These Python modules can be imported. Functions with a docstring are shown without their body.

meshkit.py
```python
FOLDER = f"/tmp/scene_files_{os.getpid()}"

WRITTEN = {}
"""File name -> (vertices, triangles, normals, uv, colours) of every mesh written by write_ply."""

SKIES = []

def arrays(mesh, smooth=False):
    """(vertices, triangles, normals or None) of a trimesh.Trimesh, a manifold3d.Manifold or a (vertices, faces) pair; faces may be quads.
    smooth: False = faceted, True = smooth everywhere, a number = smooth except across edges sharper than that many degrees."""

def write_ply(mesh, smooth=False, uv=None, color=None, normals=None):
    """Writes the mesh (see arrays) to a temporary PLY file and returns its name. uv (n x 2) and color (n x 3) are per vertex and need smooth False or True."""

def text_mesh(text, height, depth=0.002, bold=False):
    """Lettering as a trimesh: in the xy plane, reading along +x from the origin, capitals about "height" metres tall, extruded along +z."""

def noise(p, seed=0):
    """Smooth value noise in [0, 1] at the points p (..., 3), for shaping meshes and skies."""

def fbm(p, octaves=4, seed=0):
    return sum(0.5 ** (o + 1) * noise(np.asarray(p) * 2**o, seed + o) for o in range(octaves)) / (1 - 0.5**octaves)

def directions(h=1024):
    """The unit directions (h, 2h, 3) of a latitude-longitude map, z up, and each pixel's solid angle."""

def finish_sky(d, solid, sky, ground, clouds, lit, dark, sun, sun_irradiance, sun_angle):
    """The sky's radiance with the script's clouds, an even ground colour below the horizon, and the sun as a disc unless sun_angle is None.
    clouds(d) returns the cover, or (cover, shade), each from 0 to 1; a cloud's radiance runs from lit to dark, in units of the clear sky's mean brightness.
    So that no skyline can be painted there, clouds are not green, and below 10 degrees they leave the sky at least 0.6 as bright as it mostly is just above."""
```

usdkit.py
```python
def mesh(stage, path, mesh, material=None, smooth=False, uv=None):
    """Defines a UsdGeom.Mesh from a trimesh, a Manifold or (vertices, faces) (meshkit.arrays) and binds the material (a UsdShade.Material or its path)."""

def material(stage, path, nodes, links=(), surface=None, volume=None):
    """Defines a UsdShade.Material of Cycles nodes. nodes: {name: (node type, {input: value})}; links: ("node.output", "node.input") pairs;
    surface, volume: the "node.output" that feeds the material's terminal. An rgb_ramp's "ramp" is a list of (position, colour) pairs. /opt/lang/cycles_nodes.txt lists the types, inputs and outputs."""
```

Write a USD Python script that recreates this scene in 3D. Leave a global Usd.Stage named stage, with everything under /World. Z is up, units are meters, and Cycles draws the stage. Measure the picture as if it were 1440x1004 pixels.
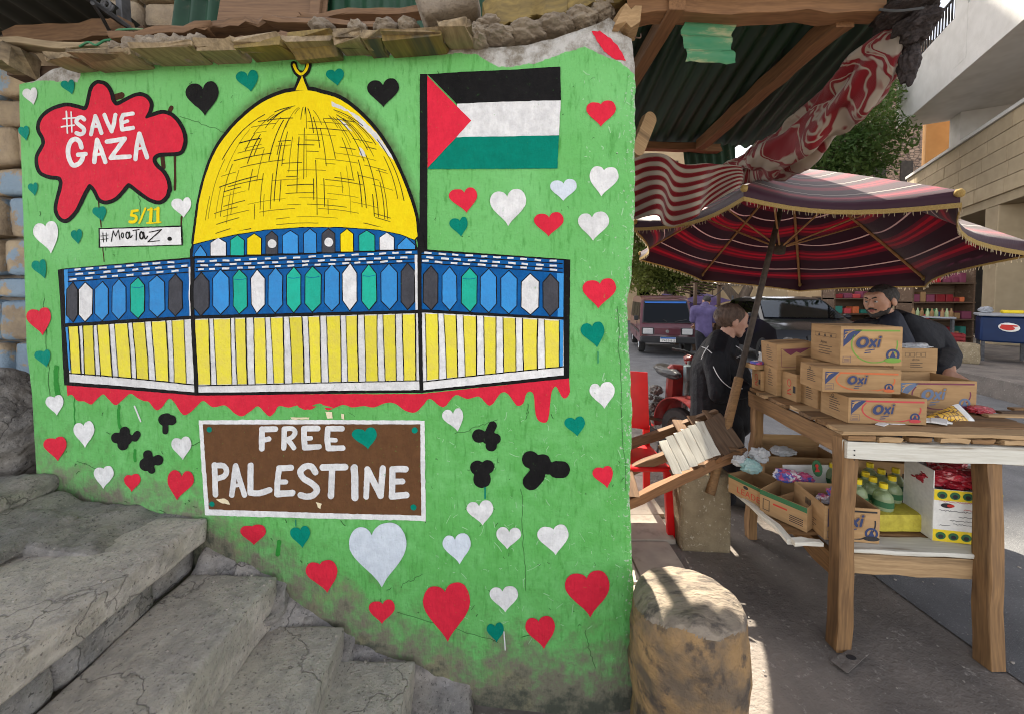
import math, random
import numpy as np, trimesh, usdkit, meshkit
import manifold3d as m3
from pxr import Usd, UsdGeom, UsdLux, UsdShade, Sdf, Gf, Vt
from shapely.geometry import Polygon, LineString, Point, MultiPolygon, box as sbox
from shapely.ops import unary_union

stage = Usd.Stage.CreateInMemory()
UsdGeom.SetStageUpAxis(stage, "Z")
UsdGeom.SetStageMetersPerUnit(stage, 1.0)
W = UsdGeom.Xform.Define(stage, "/World")
UsdGeom.Scope.Define(stage, "/World/Looks")
PI = math.pi

# ---------------------------------------------------------------- camera, sky, sun
FPX, CX, CY, PITCH, EYE = 520.0, 720.0, 433.0, math.radians(2.0), 1.5     # photograph is 1440 x 1004
cam = UsdGeom.Camera.Define(stage, "/World/camera")
cam.CreateHorizontalApertureAttr(36.0)
cam.CreateVerticalApertureAttr(36.0 * 713 / 1024)
cam.CreateFocalLengthAttr(FPX / 1440 * 36.0)
cam.CreateVerticalApertureOffsetAttr(-(502 - CY) / 1440 * 36.0)
cam.CreateClippingRangeAttr(Gf.Vec2f(0.05, 500))
cam.CreateExposureAttr(1.78)
xf = UsdGeom.Xformable(cam)
xf.AddTranslateOp().Set((0, 0, EYE))
xf.AddRotateXOp().Set(90 - math.degrees(PITCH))

SUN_EL, SUN_AZ = math.radians(52), math.radians(1)      # azimuth from +y towards +x
SUN = np.array([math.cos(SUN_EL) * math.sin(SUN_AZ), math.cos(SUN_EL) * math.cos(SUN_AZ), math.sin(SUN_EL)])
dome = UsdLux.DomeLight.Define(stage, "/World/sky")
dome.GetPrim().SetCustomDataByKey("kind", "structure")
skym = usdkit.material(stage, "/World/Looks/sky_air", {
    "s": ("sky_texture", {"sky_type": "single_scattering", "sun_disc": False, "sun_elevation": SUN_EL, "sun_rotation": SUN_AZ, "aerosol_density": 2.0}),
    "bw": ("rgb_to_bw", {}), "warm": ("mix_color", {"blend_type": "multiply", "fac": 1.0, "b": (1.06, 1.0, 0.94), "use_clamp": False}),
    "tc": ("texture_coordinate", {}), "n": ("noise_texture", {"scale": 2.2, "detail": 5.0, "roughness": 0.6}),
    "r": ("map_range", {"from_min": 0.3, "from_max": 0.7, "to_min": 0.55, "to_max": 0.9, "clamp": True}),
    "m": ("mix_color", {"use_clamp": False}), "b": ("background_shader", {"strength": 0.15})},
    [("s.color", "bw.color"), ("bw.val", "warm.a"), ("tc.generated", "n.vector"), ("n.fac", "r.value"), ("r.result", "m.fac"), ("s.color", "m.a"), ("warm.result", "m.b"), ("m.result", "b.color")], surface="b.background")
UsdShade.MaterialBindingAPI.Apply(dome.GetPrim()).Bind(skym)
sun = UsdLux.DistantLight.Define(stage, "/World/sun")
sun.CreateIntensityAttr(1.25); sun.CreateAngleAttr(0.53); sun.CreateNormalizeAttr(True) if hasattr(sun, "CreateNormalizeAttr") else None
sun.CreateColorAttr(Gf.Vec3f(1.0, 0.91, 0.76))
_z = SUN; _x = np.cross([0, 0, 1], _z); _x /= np.linalg.norm(_x); _y = np.cross(_z, _x)
UsdGeom.Xformable(sun).AddTransformOp().Set(Gf.Matrix4d(*_x, 0, *_y, 0, *_z, 0, 0, 0, 0, 1))

# ---------------------------------------------------------------- helpers
_f = np.array([0, math.cos(PITCH), -math.sin(PITCH)]); _u = np.array([0, math.sin(PITCH), math.cos(PITCH)])
def ray(px, py):
    return _f + (px - CX) / FPX * np.array([1.0, 0, 0]) + (CY - py) / FPX * _u
def at(px, py, Y):                      # the point seen at a pixel on the upright plane y = Y
    d = ray(px, py); return np.array([0, 0, EYE]) + d * (Y / d[1])
def atz(px, py, z):                     # ... on the level z
    d = ray(px, py); return np.array([0, 0, EYE]) + d * ((z - EYE) / d[2])
def atp(px, py, p, n):                  # ... on any plane
    d = ray(px, py); o = np.array([0, 0, EYE]); return o + d * (np.dot(np.asarray(p) - o, n) / np.dot(d, n))
def topx(p):
    q = np.asarray(p, float) - [0, 0, EYE]; w = q @ _f
    return np.array([CX + FPX * q[0] / w, CY - FPX * (q @ _u) / w])

ORG, COUNT = {}, {}
def newpath(name, parent=None):
    base = (parent or "/World") + "/"
    k = COUNT.get(base + name, 0); COUNT[base + name] = k + 1
    return base + (name if k == 0 else "%s_%03d" % (name, k))
def props(path, label=None, cat=None, group=None, kind=None):
    p = stage.GetPrimAtPath(path)
    for k, v in (("label", label), ("category", cat), ("group", group), ("kind", kind)):
        if v: p.SetCustomDataByKey(k, v)
def thing(name, label, cat, loc=(0, 0, 0), group=None, rotz=0.0):
    path = newpath(name); x = UsdGeom.Xform.Define(stage, path)
    x.AddTranslateOp().Set(Gf.Vec3d(*map(float, loc)))
    if rotz: x.AddRotateZOp().Set(math.degrees(rotz))
    ORG[path] = np.zeros(3) if rotz else np.asarray(loc, float)   # turned things take local coordinates
    props(path, label, cat, group); return path
class G:                                 # geometry: vertices, triangles, local coordinates for grain
    def __init__(s, v=None, f=None, lc=None):
        s.v = np.zeros((0, 3)) if v is None else np.asarray(v, float); s.f = np.zeros((0, 3), int) if f is None else np.asarray(f, int)
        if s.f.ndim == 2 and s.f.shape[1] == 4: s.f = np.vstack([s.f[:, [0, 1, 2]], s.f[:, [0, 2, 3]]])
        s.lc = s.v.copy() if lc is None else np.asarray(lc, float)
    def add(s, *others):
        for o in others:
            o = asG(o); s.f = np.vstack([s.f, o.f + len(s.v)]); s.v = np.vstack([s.v, o.v]); s.lc = np.vstack([s.lc, o.lc])
        return s
    def move(s, t): s.v = s.v + np.asarray(t, float); return s
    def rot(s, ax, deg, c=(0, 0, 0)):
        R = trimesh.transformations.rotation_matrix(math.radians(deg), ax)[:3, :3]; s.v = (s.v - c) @ R.T + c; return s
    def scale(s, k): s.v = s.v * np.asarray(k, float); return s
    def copy(s): return G(s.v.copy(), s.f.copy(), s.lc.copy())
def asG(m):
    if isinstance(m, G): return m
    if hasattr(m, "to_mesh"):
        q = m.to_mesh(); return G(q.vert_properties[:, :3], q.tri_verts)
    if isinstance(m, tuple): return G(*m)
    return G(m.vertices, m.faces)
def obj(name, mesh, mat, parent=None, label=None, cat=None, group=None, kind=None, smooth=False, pv=None):
    g = asG(mesh); path = newpath(name, parent); off = np.zeros(3)
    q = parent
    while q and q not in ORG: q = q.rpartition("/")[0]
    if q: off = ORG[q]
    elif parent is None and cat: pass
    v, f = g.v - off, g.f
    lc = g.lc
    if smooth and smooth is not True:
        tm = trimesh.Trimesh(v, f, process=False)
        # split by angle while keeping the extra columns: find the source vertex of every split vertex
        sm = trimesh.graph.smooth_shade(tm, angle=math.radians(smooth), facet_minarea=None)
        from scipy.spatial import cKDTree
        idx = cKDTree(v).query(sm.vertices)[1]; lc = lc[idx]; pv = {k: np.asarray(a)[idx] for k, a in (pv or {}).items()}
        v, f = np.array(sm.vertices), np.array(sm.faces)
    used = np.unique(f)
    if len(used) < len(v):
        mp_ = np.zeros(len(v), int); mp_[used] = np.arange(len(used)); v, f, lc = v[used], mp_[f], np.asarray(lc)[used]; pv = {k: np.asarray(a)[used] for k, a in (pv or {}).items()}
    m = usdkit.mesh(stage, path, (v, f), MAT[mat] if isinstance(mat, str) else mat, smooth=bool(smooth))
    pr = UsdGeom.PrimvarsAPI(m)
    pr.CreatePrimvar("lc", Sdf.ValueTypeNames.Float3Array, "vertex").Set(Vt.Vec3fArray.FromNumpy(np.asarray(lc, np.float32)))
    for k, a in (pv or {}).items():
        pr.CreatePrimvar(k, Sdf.ValueTypeNames.FloatArray, "vertex").Set(Vt.FloatArray.FromNumpy(np.asarray(a, np.float32)))
    props(path, label, cat, group, kind); return path
def copies(src, items):                  # items: (loc, rotz, label, group)
    out = []
    for loc, rz, label, group in items:
        path = newpath(src.rpartition("/")[2].rstrip("0123456789").rstrip("_")); x = UsdGeom.Xform.Define(stage, path)
        x.GetPrim().GetReferences().AddInternalReference(src); x.GetPrim().SetInstanceable(True)
        x.ClearXformOpOrder(); x.AddTranslateOp(opSuffix="c").Set(Gf.Vec3d(*map(float, loc))); x.AddRotateZOp(opSuffix="c").Set(math.degrees(rz))
        props(path, label, None, group); out.append(path)
    return out

fbm, noise = meshkit.fbm, meshkit.noise
def fb(p, s, o=3, seed=0): return fbm(np.asarray(p) * s + 37.3, o, seed) - 0.5
def unit(v): v = np.asarray(v, float); return v / np.linalg.norm(v)
def bx(x0, x1, y0, y1, z0, z1, c=0.0):   # box, chamfered by c
    if c <= 0:
        return asG(trimesh.creation.box(bounds=[[x0, y0, z0], [x1, y1, z1]]))
    P = [(X, Y, Z) for a in (0, 1, 2) for X in ((x0, x1) if a == 0 else (x0 + c, x1 - c)) for Y in ((y0, y1) if a == 1 else (y0 + c, y1 - c)) for Z in ((z0, z1) if a == 2 else (z0 + c, z1 - c))]
    return asG(trimesh.convex.convex_hull(np.array(P)))
def beam(p0, p1, w, h, up=(0, 0, 1), c=0.003, n=6, jit=0.0, seed=0, ends=0.0):   # timber between two points: w across, h along up
    p0, p1 = np.asarray(p0, float), np.asarray(p1, float); L = np.linalg.norm(p1 - p0); a = (p1 - p0) / L
    s = unit(np.cross(a, up)); u = np.cross(s, a); r = np.random.default_rng(seed + 11)
    prof = np.array([(-w/2 + c, -h/2), (w/2 - c, -h/2), (w/2, -h/2 + c), (w/2, h/2 - c), (w/2 - c, h/2), (-w/2 + c, h/2), (-w/2, h/2 - c), (-w/2, -h/2 + c)])
    V, LC = [], []; o = r.uniform(-20, 20, 3); j0 = r.normal(0, 1, (n + 1, 8, 2)) * jit; js = r.normal(0, 1, (n + 1, 2)) * jit
    for i in range(n + 1):
        t = i / n; q = prof + js[i] + j0[i] * 0.5; base = p0 + a * L * t
        e = (r.normal(0, 1, 8) * ends if i in (0, n) else np.zeros(8))
        V.append(base + q[:, :1] * s + q[:, 1:] * u + e[:, None] * a); LC.append(np.column_stack([np.full(8, t * L), q]) + o)
    V, LC = np.vstack(V), np.vstack(LC); F = []
    for i in range(n):
        for k in range(8):
            k2 = (k + 1) % 8; F += [(i*8+k, i*8+k2, i*8+8+k2), (i*8+k, i*8+8+k2, i*8+8+k)]
    for k in range(1, 7): F += [(0, k + 1, k), (n*8, n*8+k, n*8+k+1)]
    F = np.array(F)
    return G(V, F[:, ::-1] if np.dot(np.cross(s, u), a) < 0 else F, LC)
def tube(pts, r, n=8, closed=False, caps=True):
    P = np.asarray(pts, float); R = np.broadcast_to(np.asarray(r, float), (len(P),)); V = []; F = []
    T = np.gradient(P, axis=0); T /= np.linalg.norm(T, axis=1)[:, None] + 1e-12
    ref = np.array([0, 0, 1.0]) if abs(T[0][2]) < 0.9 else np.array([1.0, 0, 0]); x = unit(np.cross(T[0], ref))
    ang = np.arange(n) / n * 2 * PI
    for i in range(len(P)):
        x = unit(x - T[i] * np.dot(x, T[i])); y = np.cross(T[i], x)
        V.append(P[i] + R[i] * (np.cos(ang)[:, None] * x + np.sin(ang)[:, None] * y))
    for i in range(len(P) - 1):
        for k in range(n):
            k2 = (k + 1) % n; F += [(i*n+k, i*n+k2, i*n+n+k2), (i*n+k, i*n+n+k2, i*n+n+k)]
    V = np.vstack(V)
    if caps:
        V = np.vstack([V, P[0], P[-1]]); a, b = len(V) - 2, len(V) - 1
        for k in range(n): F += [(a, (k+1) % n, k), (b, (len(P)-1)*n+k, (len(P)-1)*n+(k+1) % n)]
    return G(V, np.array(F))
def lathe(prof, n=24, c=(0, 0, 0)):      # (r, z) profile turned about z
    P = np.asarray(prof, float); a = np.arange(n) / n * 2 * PI; V = np.vstack([np.column_stack([r*np.cos(a), r*np.sin(a), np.full(n, z)]) for r, z in P]); F = []
    for i in range(len(P) - 1):
        for k in range(n):
            k2 = (k + 1) % n; F += [(i*n+k, i*n+k2, i*n+n+k2), (i*n+k, i*n+n+k2, i*n+n+k)]
    return G(V + np.asarray(c, float), np.array(F))
def spline(pts, n=8, closed=True):
    P = np.asarray(pts, float); N = len(P); out = []
    for i in range(N if closed else N - 1):
        p0, p1, p2, p3 = (P[(i-1) % N], P[i], P[(i+1) % N], P[(i+2) % N]) if closed else (P[max(i-1, 0)], P[i], P[i+1], P[min(i+2, N-1)])
        for t in np.arange(n) / n:
            out.append(0.5 * ((2*p1) + (-p0+p2)*t + (2*p0-5*p1+4*p2-p3)*t*t + (-p0+3*p1-3*p2+p3)*t**3))
    if not closed: out.append(P[-1])
    return np.array(out)
def polys(g):
    if g.is_empty: return []
    return [p for p in getattr(g, "geoms", [g]) if p.geom_type == "Polygon" and p.area > 1e-9]
def tri2d(g, mx=None):                   # shapely area -> (points, triangles), edges no longer than mx
    V, F, k = [], [], 0
    for p in polys(g):
        v, f = trimesh.creation.triangulate_polygon(p, engine="earcut")
        v = np.column_stack([v, np.zeros(len(v))])
        if mx: v, f = trimesh.remesh.subdivide_to_size(v, f, mx, max_iter=12)
        m = trimesh.Trimesh(v, f, process=False); m.merge_vertices(digits_vertex=7)
        v, f = np.array(m.vertices)[:, :2], np.array(m.faces)
        a = np.cross(v[f[:, 1]] - v[f[:, 0]], v[f[:, 2]] - v[f[:, 0]]); f[a < 0] = f[a < 0][:, ::-1]; f = f[np.abs(a) > 1e-12]
        V.append(v); F.append(f + k); k += len(v)
    return (np.vstack(V), np.vstack(F)) if V else (np.zeros((0, 2)), np.zeros((0, 3), int))
def ext(g, d):                           # shapely area extruded along z
    m = G()
    for p in polys(g): m.add(trimesh.creation.extrude_polygon(p, d, engine="earcut"))
    return m
def rbox(x0, x1, y0, y1, z0, z1, res, amp, freq, seed=0, rnd=0.02, oct=4):   # rough stone block
    n = [max(1, int(round((b - a) / res))) for a, b in ((x0, x1), (y0, y1), (z0, z1))]
    V, F, k = [], [], 0
    for ax in range(3):
        b, c = (ax + 1) % 3, (ax + 2) % 3
        for sgn in (0, 1):
            gb, gc = np.meshgrid(np.arange(n[b] + 1), np.arange(n[c] + 1), indexing="ij"); q = np.zeros(gb.shape + (3,)); q[..., ax] = n[ax] * sgn; q[..., b] = gb; q[..., c] = gc
            idx = np.arange(gb.size).reshape(gb.shape) + k; qd = np.stack([idx[:-1, :-1], idx[1:, :-1], idx[1:, 1:], idx[:-1, 1:]], -1).reshape(-1, 4)
            F.append(qd if sgn else qd[:, ::-1]); V.append(q.reshape(-1, 3)); k += gb.size
    V = np.vstack(V); F = np.vstack(F); F = np.vstack([F[:, [0, 1, 2]], F[:, [0, 2, 3]]])
    u, inv = np.unique(V.astype(int), axis=0, return_inverse=True); F = inv.ravel()[F]
    lo, hi = np.array([x0, y0, z0]), np.array([x1, y1, z1]); P = lo + u / np.array(n) * (hi - lo)
    inner = np.clip(P, lo + rnd, hi - rnd); d = P - inner; L = np.linalg.norm(d, axis=1, keepdims=True)
    P = np.where(L > 0, inner + d / np.maximum(L, 1e-9) * np.minimum(L, rnd), P)
    m = trimesh.Trimesh(P, F, process=False); nn = m.vertex_normals
    P = P + nn * (amp * 2 * fb(P, freq, oct, seed))[:, None]
    return G(P, F)
def lump(c, r, amp, freq, seed=0, sub=4, oct=3):      # boulder-like lump
    s = trimesh.creation.icosphere(subdivisions=sub); v = s.vertices
    return G(np.asarray(c) + v * np.asarray(r, float) * (1 + amp * 2 * fb(v, freq, oct, seed))[:, None], s.faces)
def chain(bones, J, seg=20, ln=0.02, it=8):           # smooth body from joints {name: (x,y,z,r)} and bones
    parts = []
    for b in bones:
        hs = []
        for n in b:
            x, y, z, r = J[n]; hs.append(m3.Manifold.sphere(r, seg).translate((x, y, z)))
        parts.append(m3.Manifold.batch_hull(hs) if len(hs) > 1 else hs[0])
    M = m3.Manifold.batch_boolean(parts, m3.OpType.Add)
    M = M.refine_to_length(ln); q = M.to_mesh(); t = trimesh.Trimesh(q.vert_properties[:, :3], q.tri_verts)
    if it: trimesh.smoothing.filter_taubin(t, iterations=it)
    return asG(t)

# ---------------------------------------------------------------- materials
MAT = {}
def S(*c): return tuple(((x / 255 + 0.055) / 1.055) ** 2.4 if x > 10 else x / 255 / 12.92 for x in c)
def mk(name, nodes, links, surface="p.BSDF", volume=None):
    MAT[name] = usdkit.material(stage, "/World/Looks/" + name, nodes, links, surface=surface, volume=volume); return name
def stuff(name, c, c2=None, sc=6.0, rough=0.7, bump=0.15, bsc=60.0, dist=0.004, co="pos", lo=0.35, hi=0.65, det=5.0, stretch=(1, 1, 1), spec=0.3, metal=0.0, c3=None, sc3=2.0, lo3=0.55, hi3=0.7, trans=None, rand=0.0, coat=0.0, f3=0.85):
    """Principled surface: two colours mixed by noise, a third in patches, and noise relief."""
    c2 = c2 or tuple(x * 0.75 for x in c)
    N = {"p": ("principled_bsdf", {"roughness": rough, "specular_ior_level": spec, "metallic": metal, "coat_weight": coat}), "n": ("noise_texture", {"scale": sc, "detail": det, "roughness": 0.6}),
         "r": ("map_range", {"from_min": lo, "from_max": hi, "clamp": True}), "m": ("mix_color", {"a": c, "b": c2}), "mp": ("mapping", {"scale": stretch})}
    L = [("mp.vector", "n.vector"), ("n.fac", "r.value"), ("r.result", "m.fac")]; last = "m.result"
    if co == "pos": N["g"] = ("geometry", {}); L.append(("g.position", "mp.vector"))
    elif co == "lc": N["g"] = ("attribute", {"attribute": "lc"}); L.append(("g.vector", "mp.vector"))
    else: N["g"] = ("texture_coordinate", {}); L.append(("g.object", "mp.vector"))
    if c3:
        N["n3"] = ("noise_texture", {"scale": sc3, "detail": 6.0, "roughness": 0.65}); N["r3"] = ("map_range", {"from_min": lo3, "from_max": hi3, "to_max": f3, "clamp": True}); N["m3"] = ("mix_color", {"b": c3})
        L += [("mp.vector", "n3.vector"), ("n3.fac", "r3.value"), ("r3.result", "m3.fac"), (last, "m3.a")]; last = "m3.result"
    if rand:
        N["oi"] = ("object_info", {}); N["rr"] = ("map_range", {"to_min": 1 - rand, "to_max": 1 + rand * 0.6}); N["hv"] = ("hsv", {})
        L += [("oi.random", "rr.value"), ("rr.result", "hv.value"), (last, "hv.color")]; last = "hv.color"
    L.append((last, "p.base_color"))
    if bump:
        N["bn"] = ("noise_texture", {"scale": bsc, "detail": 6.0, "roughness": 0.65}); N["bp"] = ("bump", {"strength": min(1.0, bump), "distance": dist})
        L += [("mp.vector", "bn.vector"), ("bn.fac", "bp.height"), ("bp.normal", "p.normal")]
    surf = "p.BSDF"
    if trans:
        N["tr"] = ("translucent_bsdf", {}); N["mx"] = ("mix_closure", {"fac": trans}); L += [(last, "tr.color"), ("p.BSDF", "mx.closure1"), ("tr.BSDF", "mx.closure2")]; surf = "mx.closure"
    return mk(name, N, L, surf)
def wood(name, c, c2, c3=None, k=1.9, rough=0.75, rand=0.0, lo3=0.55, hi3=0.68):
    return stuff(name, c, c2, sc=55 * k, rough=rough, bump=0.5, bsc=90 * k, dist=0.003, co="lc", stretch=(0.06, 1, 1), lo=0.3, hi=0.72, c3=c3, sc3=6 * k, lo3=lo3, hi3=hi3, rand=rand)
# ---------------------------------------------------------------- ground
def gz(x, y):
    x, y = np.asarray(x, float), np.asarray(y, float)
    z = -0.022 * np.clip(y - 3.2, 0, 60)
    z = z - 0.17 * np.clip((0.80 - x) / 0.5, 0, 1) * np.clip((2.2 - y) / 0.6, 0, 1)
    return z
stuff("asphalt", (.17, .172, .178), (.115, .117, .123), sc=3.0, rough=0.75, bump=1.0, bsc=260, dist=0.008, c3=(.34, .335, .33), sc3=120, lo3=0.6, hi3=0.66)
stuff("pavement_concrete", (.225, .195, .17), (.13, .115, .104), sc=2.6, rough=0.85, bump=1, bsc=42, dist=0.016, c3=(.34, .31, .28), sc3=34, lo3=0.6, hi3=0.68, det=9.0)
stuff("paver_stone", (.42, .37, .31), (.33, .29, .25), sc=7, rough=0.9, bump=0.4, bsc=80, dist=0.004, c3=(.24, .2, .17), sc3=9)
stuff("earth", (.2, .17, .145), (.13, .115, .1), sc=7, rough=0.95, bump=1.0, bsc=45, dist=0.02)

def sheet(xs, ys, fz):
    X, Y = np.meshgrid(xs, ys, indexing="ij"); V = np.column_stack([X.ravel(), Y.ravel(), fz(X, Y).ravel()]); n, m = X.shape
    i = np.arange(n * m).reshape(n, m); return G(V, np.stack([i[:-1, :-1], i[1:, :-1], i[1:, 1:], i[:-1, 1:]], -1).reshape(-1, 4))
def rough_z(X, Y):
    p = np.stack([X, Y, X * 0], -1); return gz(X, Y) + 0.012 * fb(p, 1.7, 4, 3)
xs = np.unique(np.concatenate([np.linspace(-60, -4, 15), np.linspace(-4, 4, 90), np.linspace(4, 60, 30)]))
ys = np.unique(np.concatenate([np.linspace(-30, -1, 10), np.linspace(-1, 6, 90), np.linspace(6, 120, 40)]))
obj("ground", sheet(xs, ys, lambda X, Y: rough_z(X, Y) - 0.012), "pavement_concrete", kind="structure", smooth=True)
def rx0(y): return 1.98 + 0.035 * np.sin(y * 2.1) + np.clip(3.6 - np.abs(y - 0.3), 0, 9) * 0 - np.clip(y - 4.2, 0, 2.6) * 0.75
ysr = np.unique(np.concatenate([np.linspace(-6, 8, 110), np.linspace(8, 90, 50)]))
U = np.linspace(0, 1, 50)
Vr, n, m = [], len(ysr), len(U)
for y in ysr:
    xa = rx0(y) + 0.03 * fb(np.array([[y * 3, 0, 0]]), 1.0, 4, 9)[0]; xx = xa + (U ** 1.6) * (40 - xa)
    if y > 4.5: xx = np.minimum(xa, -0.2 * (y - 4.5)) + (U ** 1.3) * (60 - xa)
    Vr.append(np.column_stack([xx, np.full(m, y), np.clip(rough_z(xx, np.full(m, y)) - 0.012 + 0.006, -9, 9)]))
i = np.arange(n * m).reshape(n, m)
obj("road", G(np.vstack(Vr), np.stack([i[:-1, :-1], i[:-1, 1:], i[1:, 1:], i[1:, :-1]], -1).reshape(-1, 4)[:, ::-1]), "asphalt", kind="structure", smooth=True)

# paved strip at the foot of the wall: separate stone slabs
strip = newpath("paved_path"); UsdGeom.Xform.Define(stage, strip); props(strip, kind="structure"); ORG[strip] = np.zeros(3)
rg = random.Random(4); y = 1.02; row = 0
while y < 3.3:
    d = rg.uniform(.24, .34); xr = 0.86 + (y - 1.3) * 0.16; xl = 0.49 if y < 1.42 else 0.34; w = (xr - xl) / 2; sh = rg.uniform(-.05, .05)
    for a, b in ((xl, xl + w + sh), (xl + w + sh, xr)):
        g = rbox(a + .004, b - .004, y + .004, y + d - .004, -.12, .018 + rg.uniform(-.004, .004), .06, .003, 14, rg.randrange(999), .008)
        obj("paving_stone", g, "paver_stone", strip, smooth=40)
    y += d

# ---------------------------------------------------------------- stone stairs up to the left
st = thing("stone_stairs", "worn grey stone stairs rising to the left along the foot of the green wall", "stairs", (-0.9, 1.2, 0))
WA, WB = np.array([0.457, 1.4, 0]), np.array([-2.25, 1.68, 0]); WU = unit(WA - WB); WN = unit(np.cross(WU, [0, 0, 1.0]))
if WN[1] > 0: WN = -WN
wally = lambda x: WB[1] + (x - WB[0]) * (WA[1] - WB[1]) / (WA[0] - WB[0])
def slab(x0, x1, z0, z1, yb, seed, name, mat, amp=.007, res=.014, rnd=.012, yf=-0.6, fr=2.6):
    g = rbox(x0, x1, yf, yb, z0, z1, res, amp, fr, seed, rnd, 5)
    g.v += trimesh.Trimesh(g.v, g.f, process=False).vertex_normals * (.010 * fb(g.v * [1, .55, 1.6], 11, 4, seed + 3) - .03 * np.clip(.10 - np.abs(fb(g.v * [1, .5, 1], 3.1, 3, seed + 7)), 0, .04))[:, None]
    g.v[:, 0] += 0.035 * fb(np.column_stack([g.v[:, 1] * 1.0, g.v[:, 2] * 0, g.v[:, 0] * 0 + seed]), 2.5, 4, seed) * 2
    obj(name, g, mat, st, smooth=50)
def stone3(name, a, b, dark, big=2.2):
    N = {"p": ("principled_bsdf", {"roughness": .88, "specular_ior_level": .2}), "g": ("geometry", {}), "n1": ("noise_texture", {"scale": big, "detail": 6.0, "roughness": .6}), "n2": ("noise_texture", {"scale": 17.0, "detail": 9.0, "roughness": .72}), "n3": ("noise_texture", {"scale": 95.0, "detail": 4.0, "roughness": .6}),
         "nd": ("noise_texture", {"scale": 6.0, "detail": 5.0}), "ad": ("mix_vector", {"fac": .22}), "v": ("voronoi_texture", {"feature": "distance_to_edge", "scale": 2.1}), "rv": ("map_range", {"from_min": .0, "from_max": .007, "to_min": .35, "clamp": True}),
         "r1": ("map_range", {"from_min": .36, "from_max": .64, "clamp": True}), "m1": ("mix_color", {"a": a, "b": b}), "r2": ("map_range", {"from_min": .44, "from_max": .68, "to_max": .75, "clamp": True}), "m2": ("mix_color", {"b": dark}), "r3": ("map_range", {"from_min": .60, "from_max": .66, "to_max": .8, "clamp": True}), "m3": ("mix_color", {"b": tuple(x * .6 for x in dark)}), "r4": ("map_range", {"from_min": .36, "from_max": .30, "to_max": .7, "clamp": True}), "m4": ("mix_color", {"b": tuple(min(.6, x * 1.35) for x in a)}),
         "m5": ("mix_color", {"a": tuple(x * .5 for x in dark)}), "h": ("math", {"math_type": "multiply_add", "value2": .35}), "h2": ("math", {"math_type": "multiply_add", "value2": .25}), "bp": ("bump", {"strength": 1.0, "distance": .03})}
    L = [("g.position", x + ".vector") for x in ("n1", "n2", "n3", "nd")] + [("g.position", "ad.a"), ("nd.color", "ad.b"), ("ad.result", "v.vector"), ("v.distance", "rv.value"), ("n1.fac", "r1.value"), ("r1.result", "m1.fac"), ("m1.result", "m2.a"), ("n2.fac", "r2.value"), ("r2.result", "m2.fac"), ("m2.result", "m3.a"), ("n3.fac", "r3.value"), ("r3.result", "m3.fac"), ("n3.fac", "r4.value"), ("r4.result", "m4.fac"), ("m3.result", "m4.a"),
         ("rv.result", "m5.fac"), ("m4.result", "m5.b"), ("m5.result", "p.base_color"), ("n3.fac", "h.value1"), ("n2.fac", "h.value3"), ("rv.result", "h2.value1"), ("h.value", "h2.value3"), ("h2.value", "bp.height"), ("bp.normal", "p.normal")]
    mk(name, N, L)
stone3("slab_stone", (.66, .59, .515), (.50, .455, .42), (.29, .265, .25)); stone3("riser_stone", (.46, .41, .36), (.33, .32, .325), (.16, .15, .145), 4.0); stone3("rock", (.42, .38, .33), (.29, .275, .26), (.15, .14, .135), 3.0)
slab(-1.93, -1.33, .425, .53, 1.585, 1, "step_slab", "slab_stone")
slab(-1.36, -0.985, .12, .315, 1.535, 2, "step_slab", "slab_stone", .018)
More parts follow.
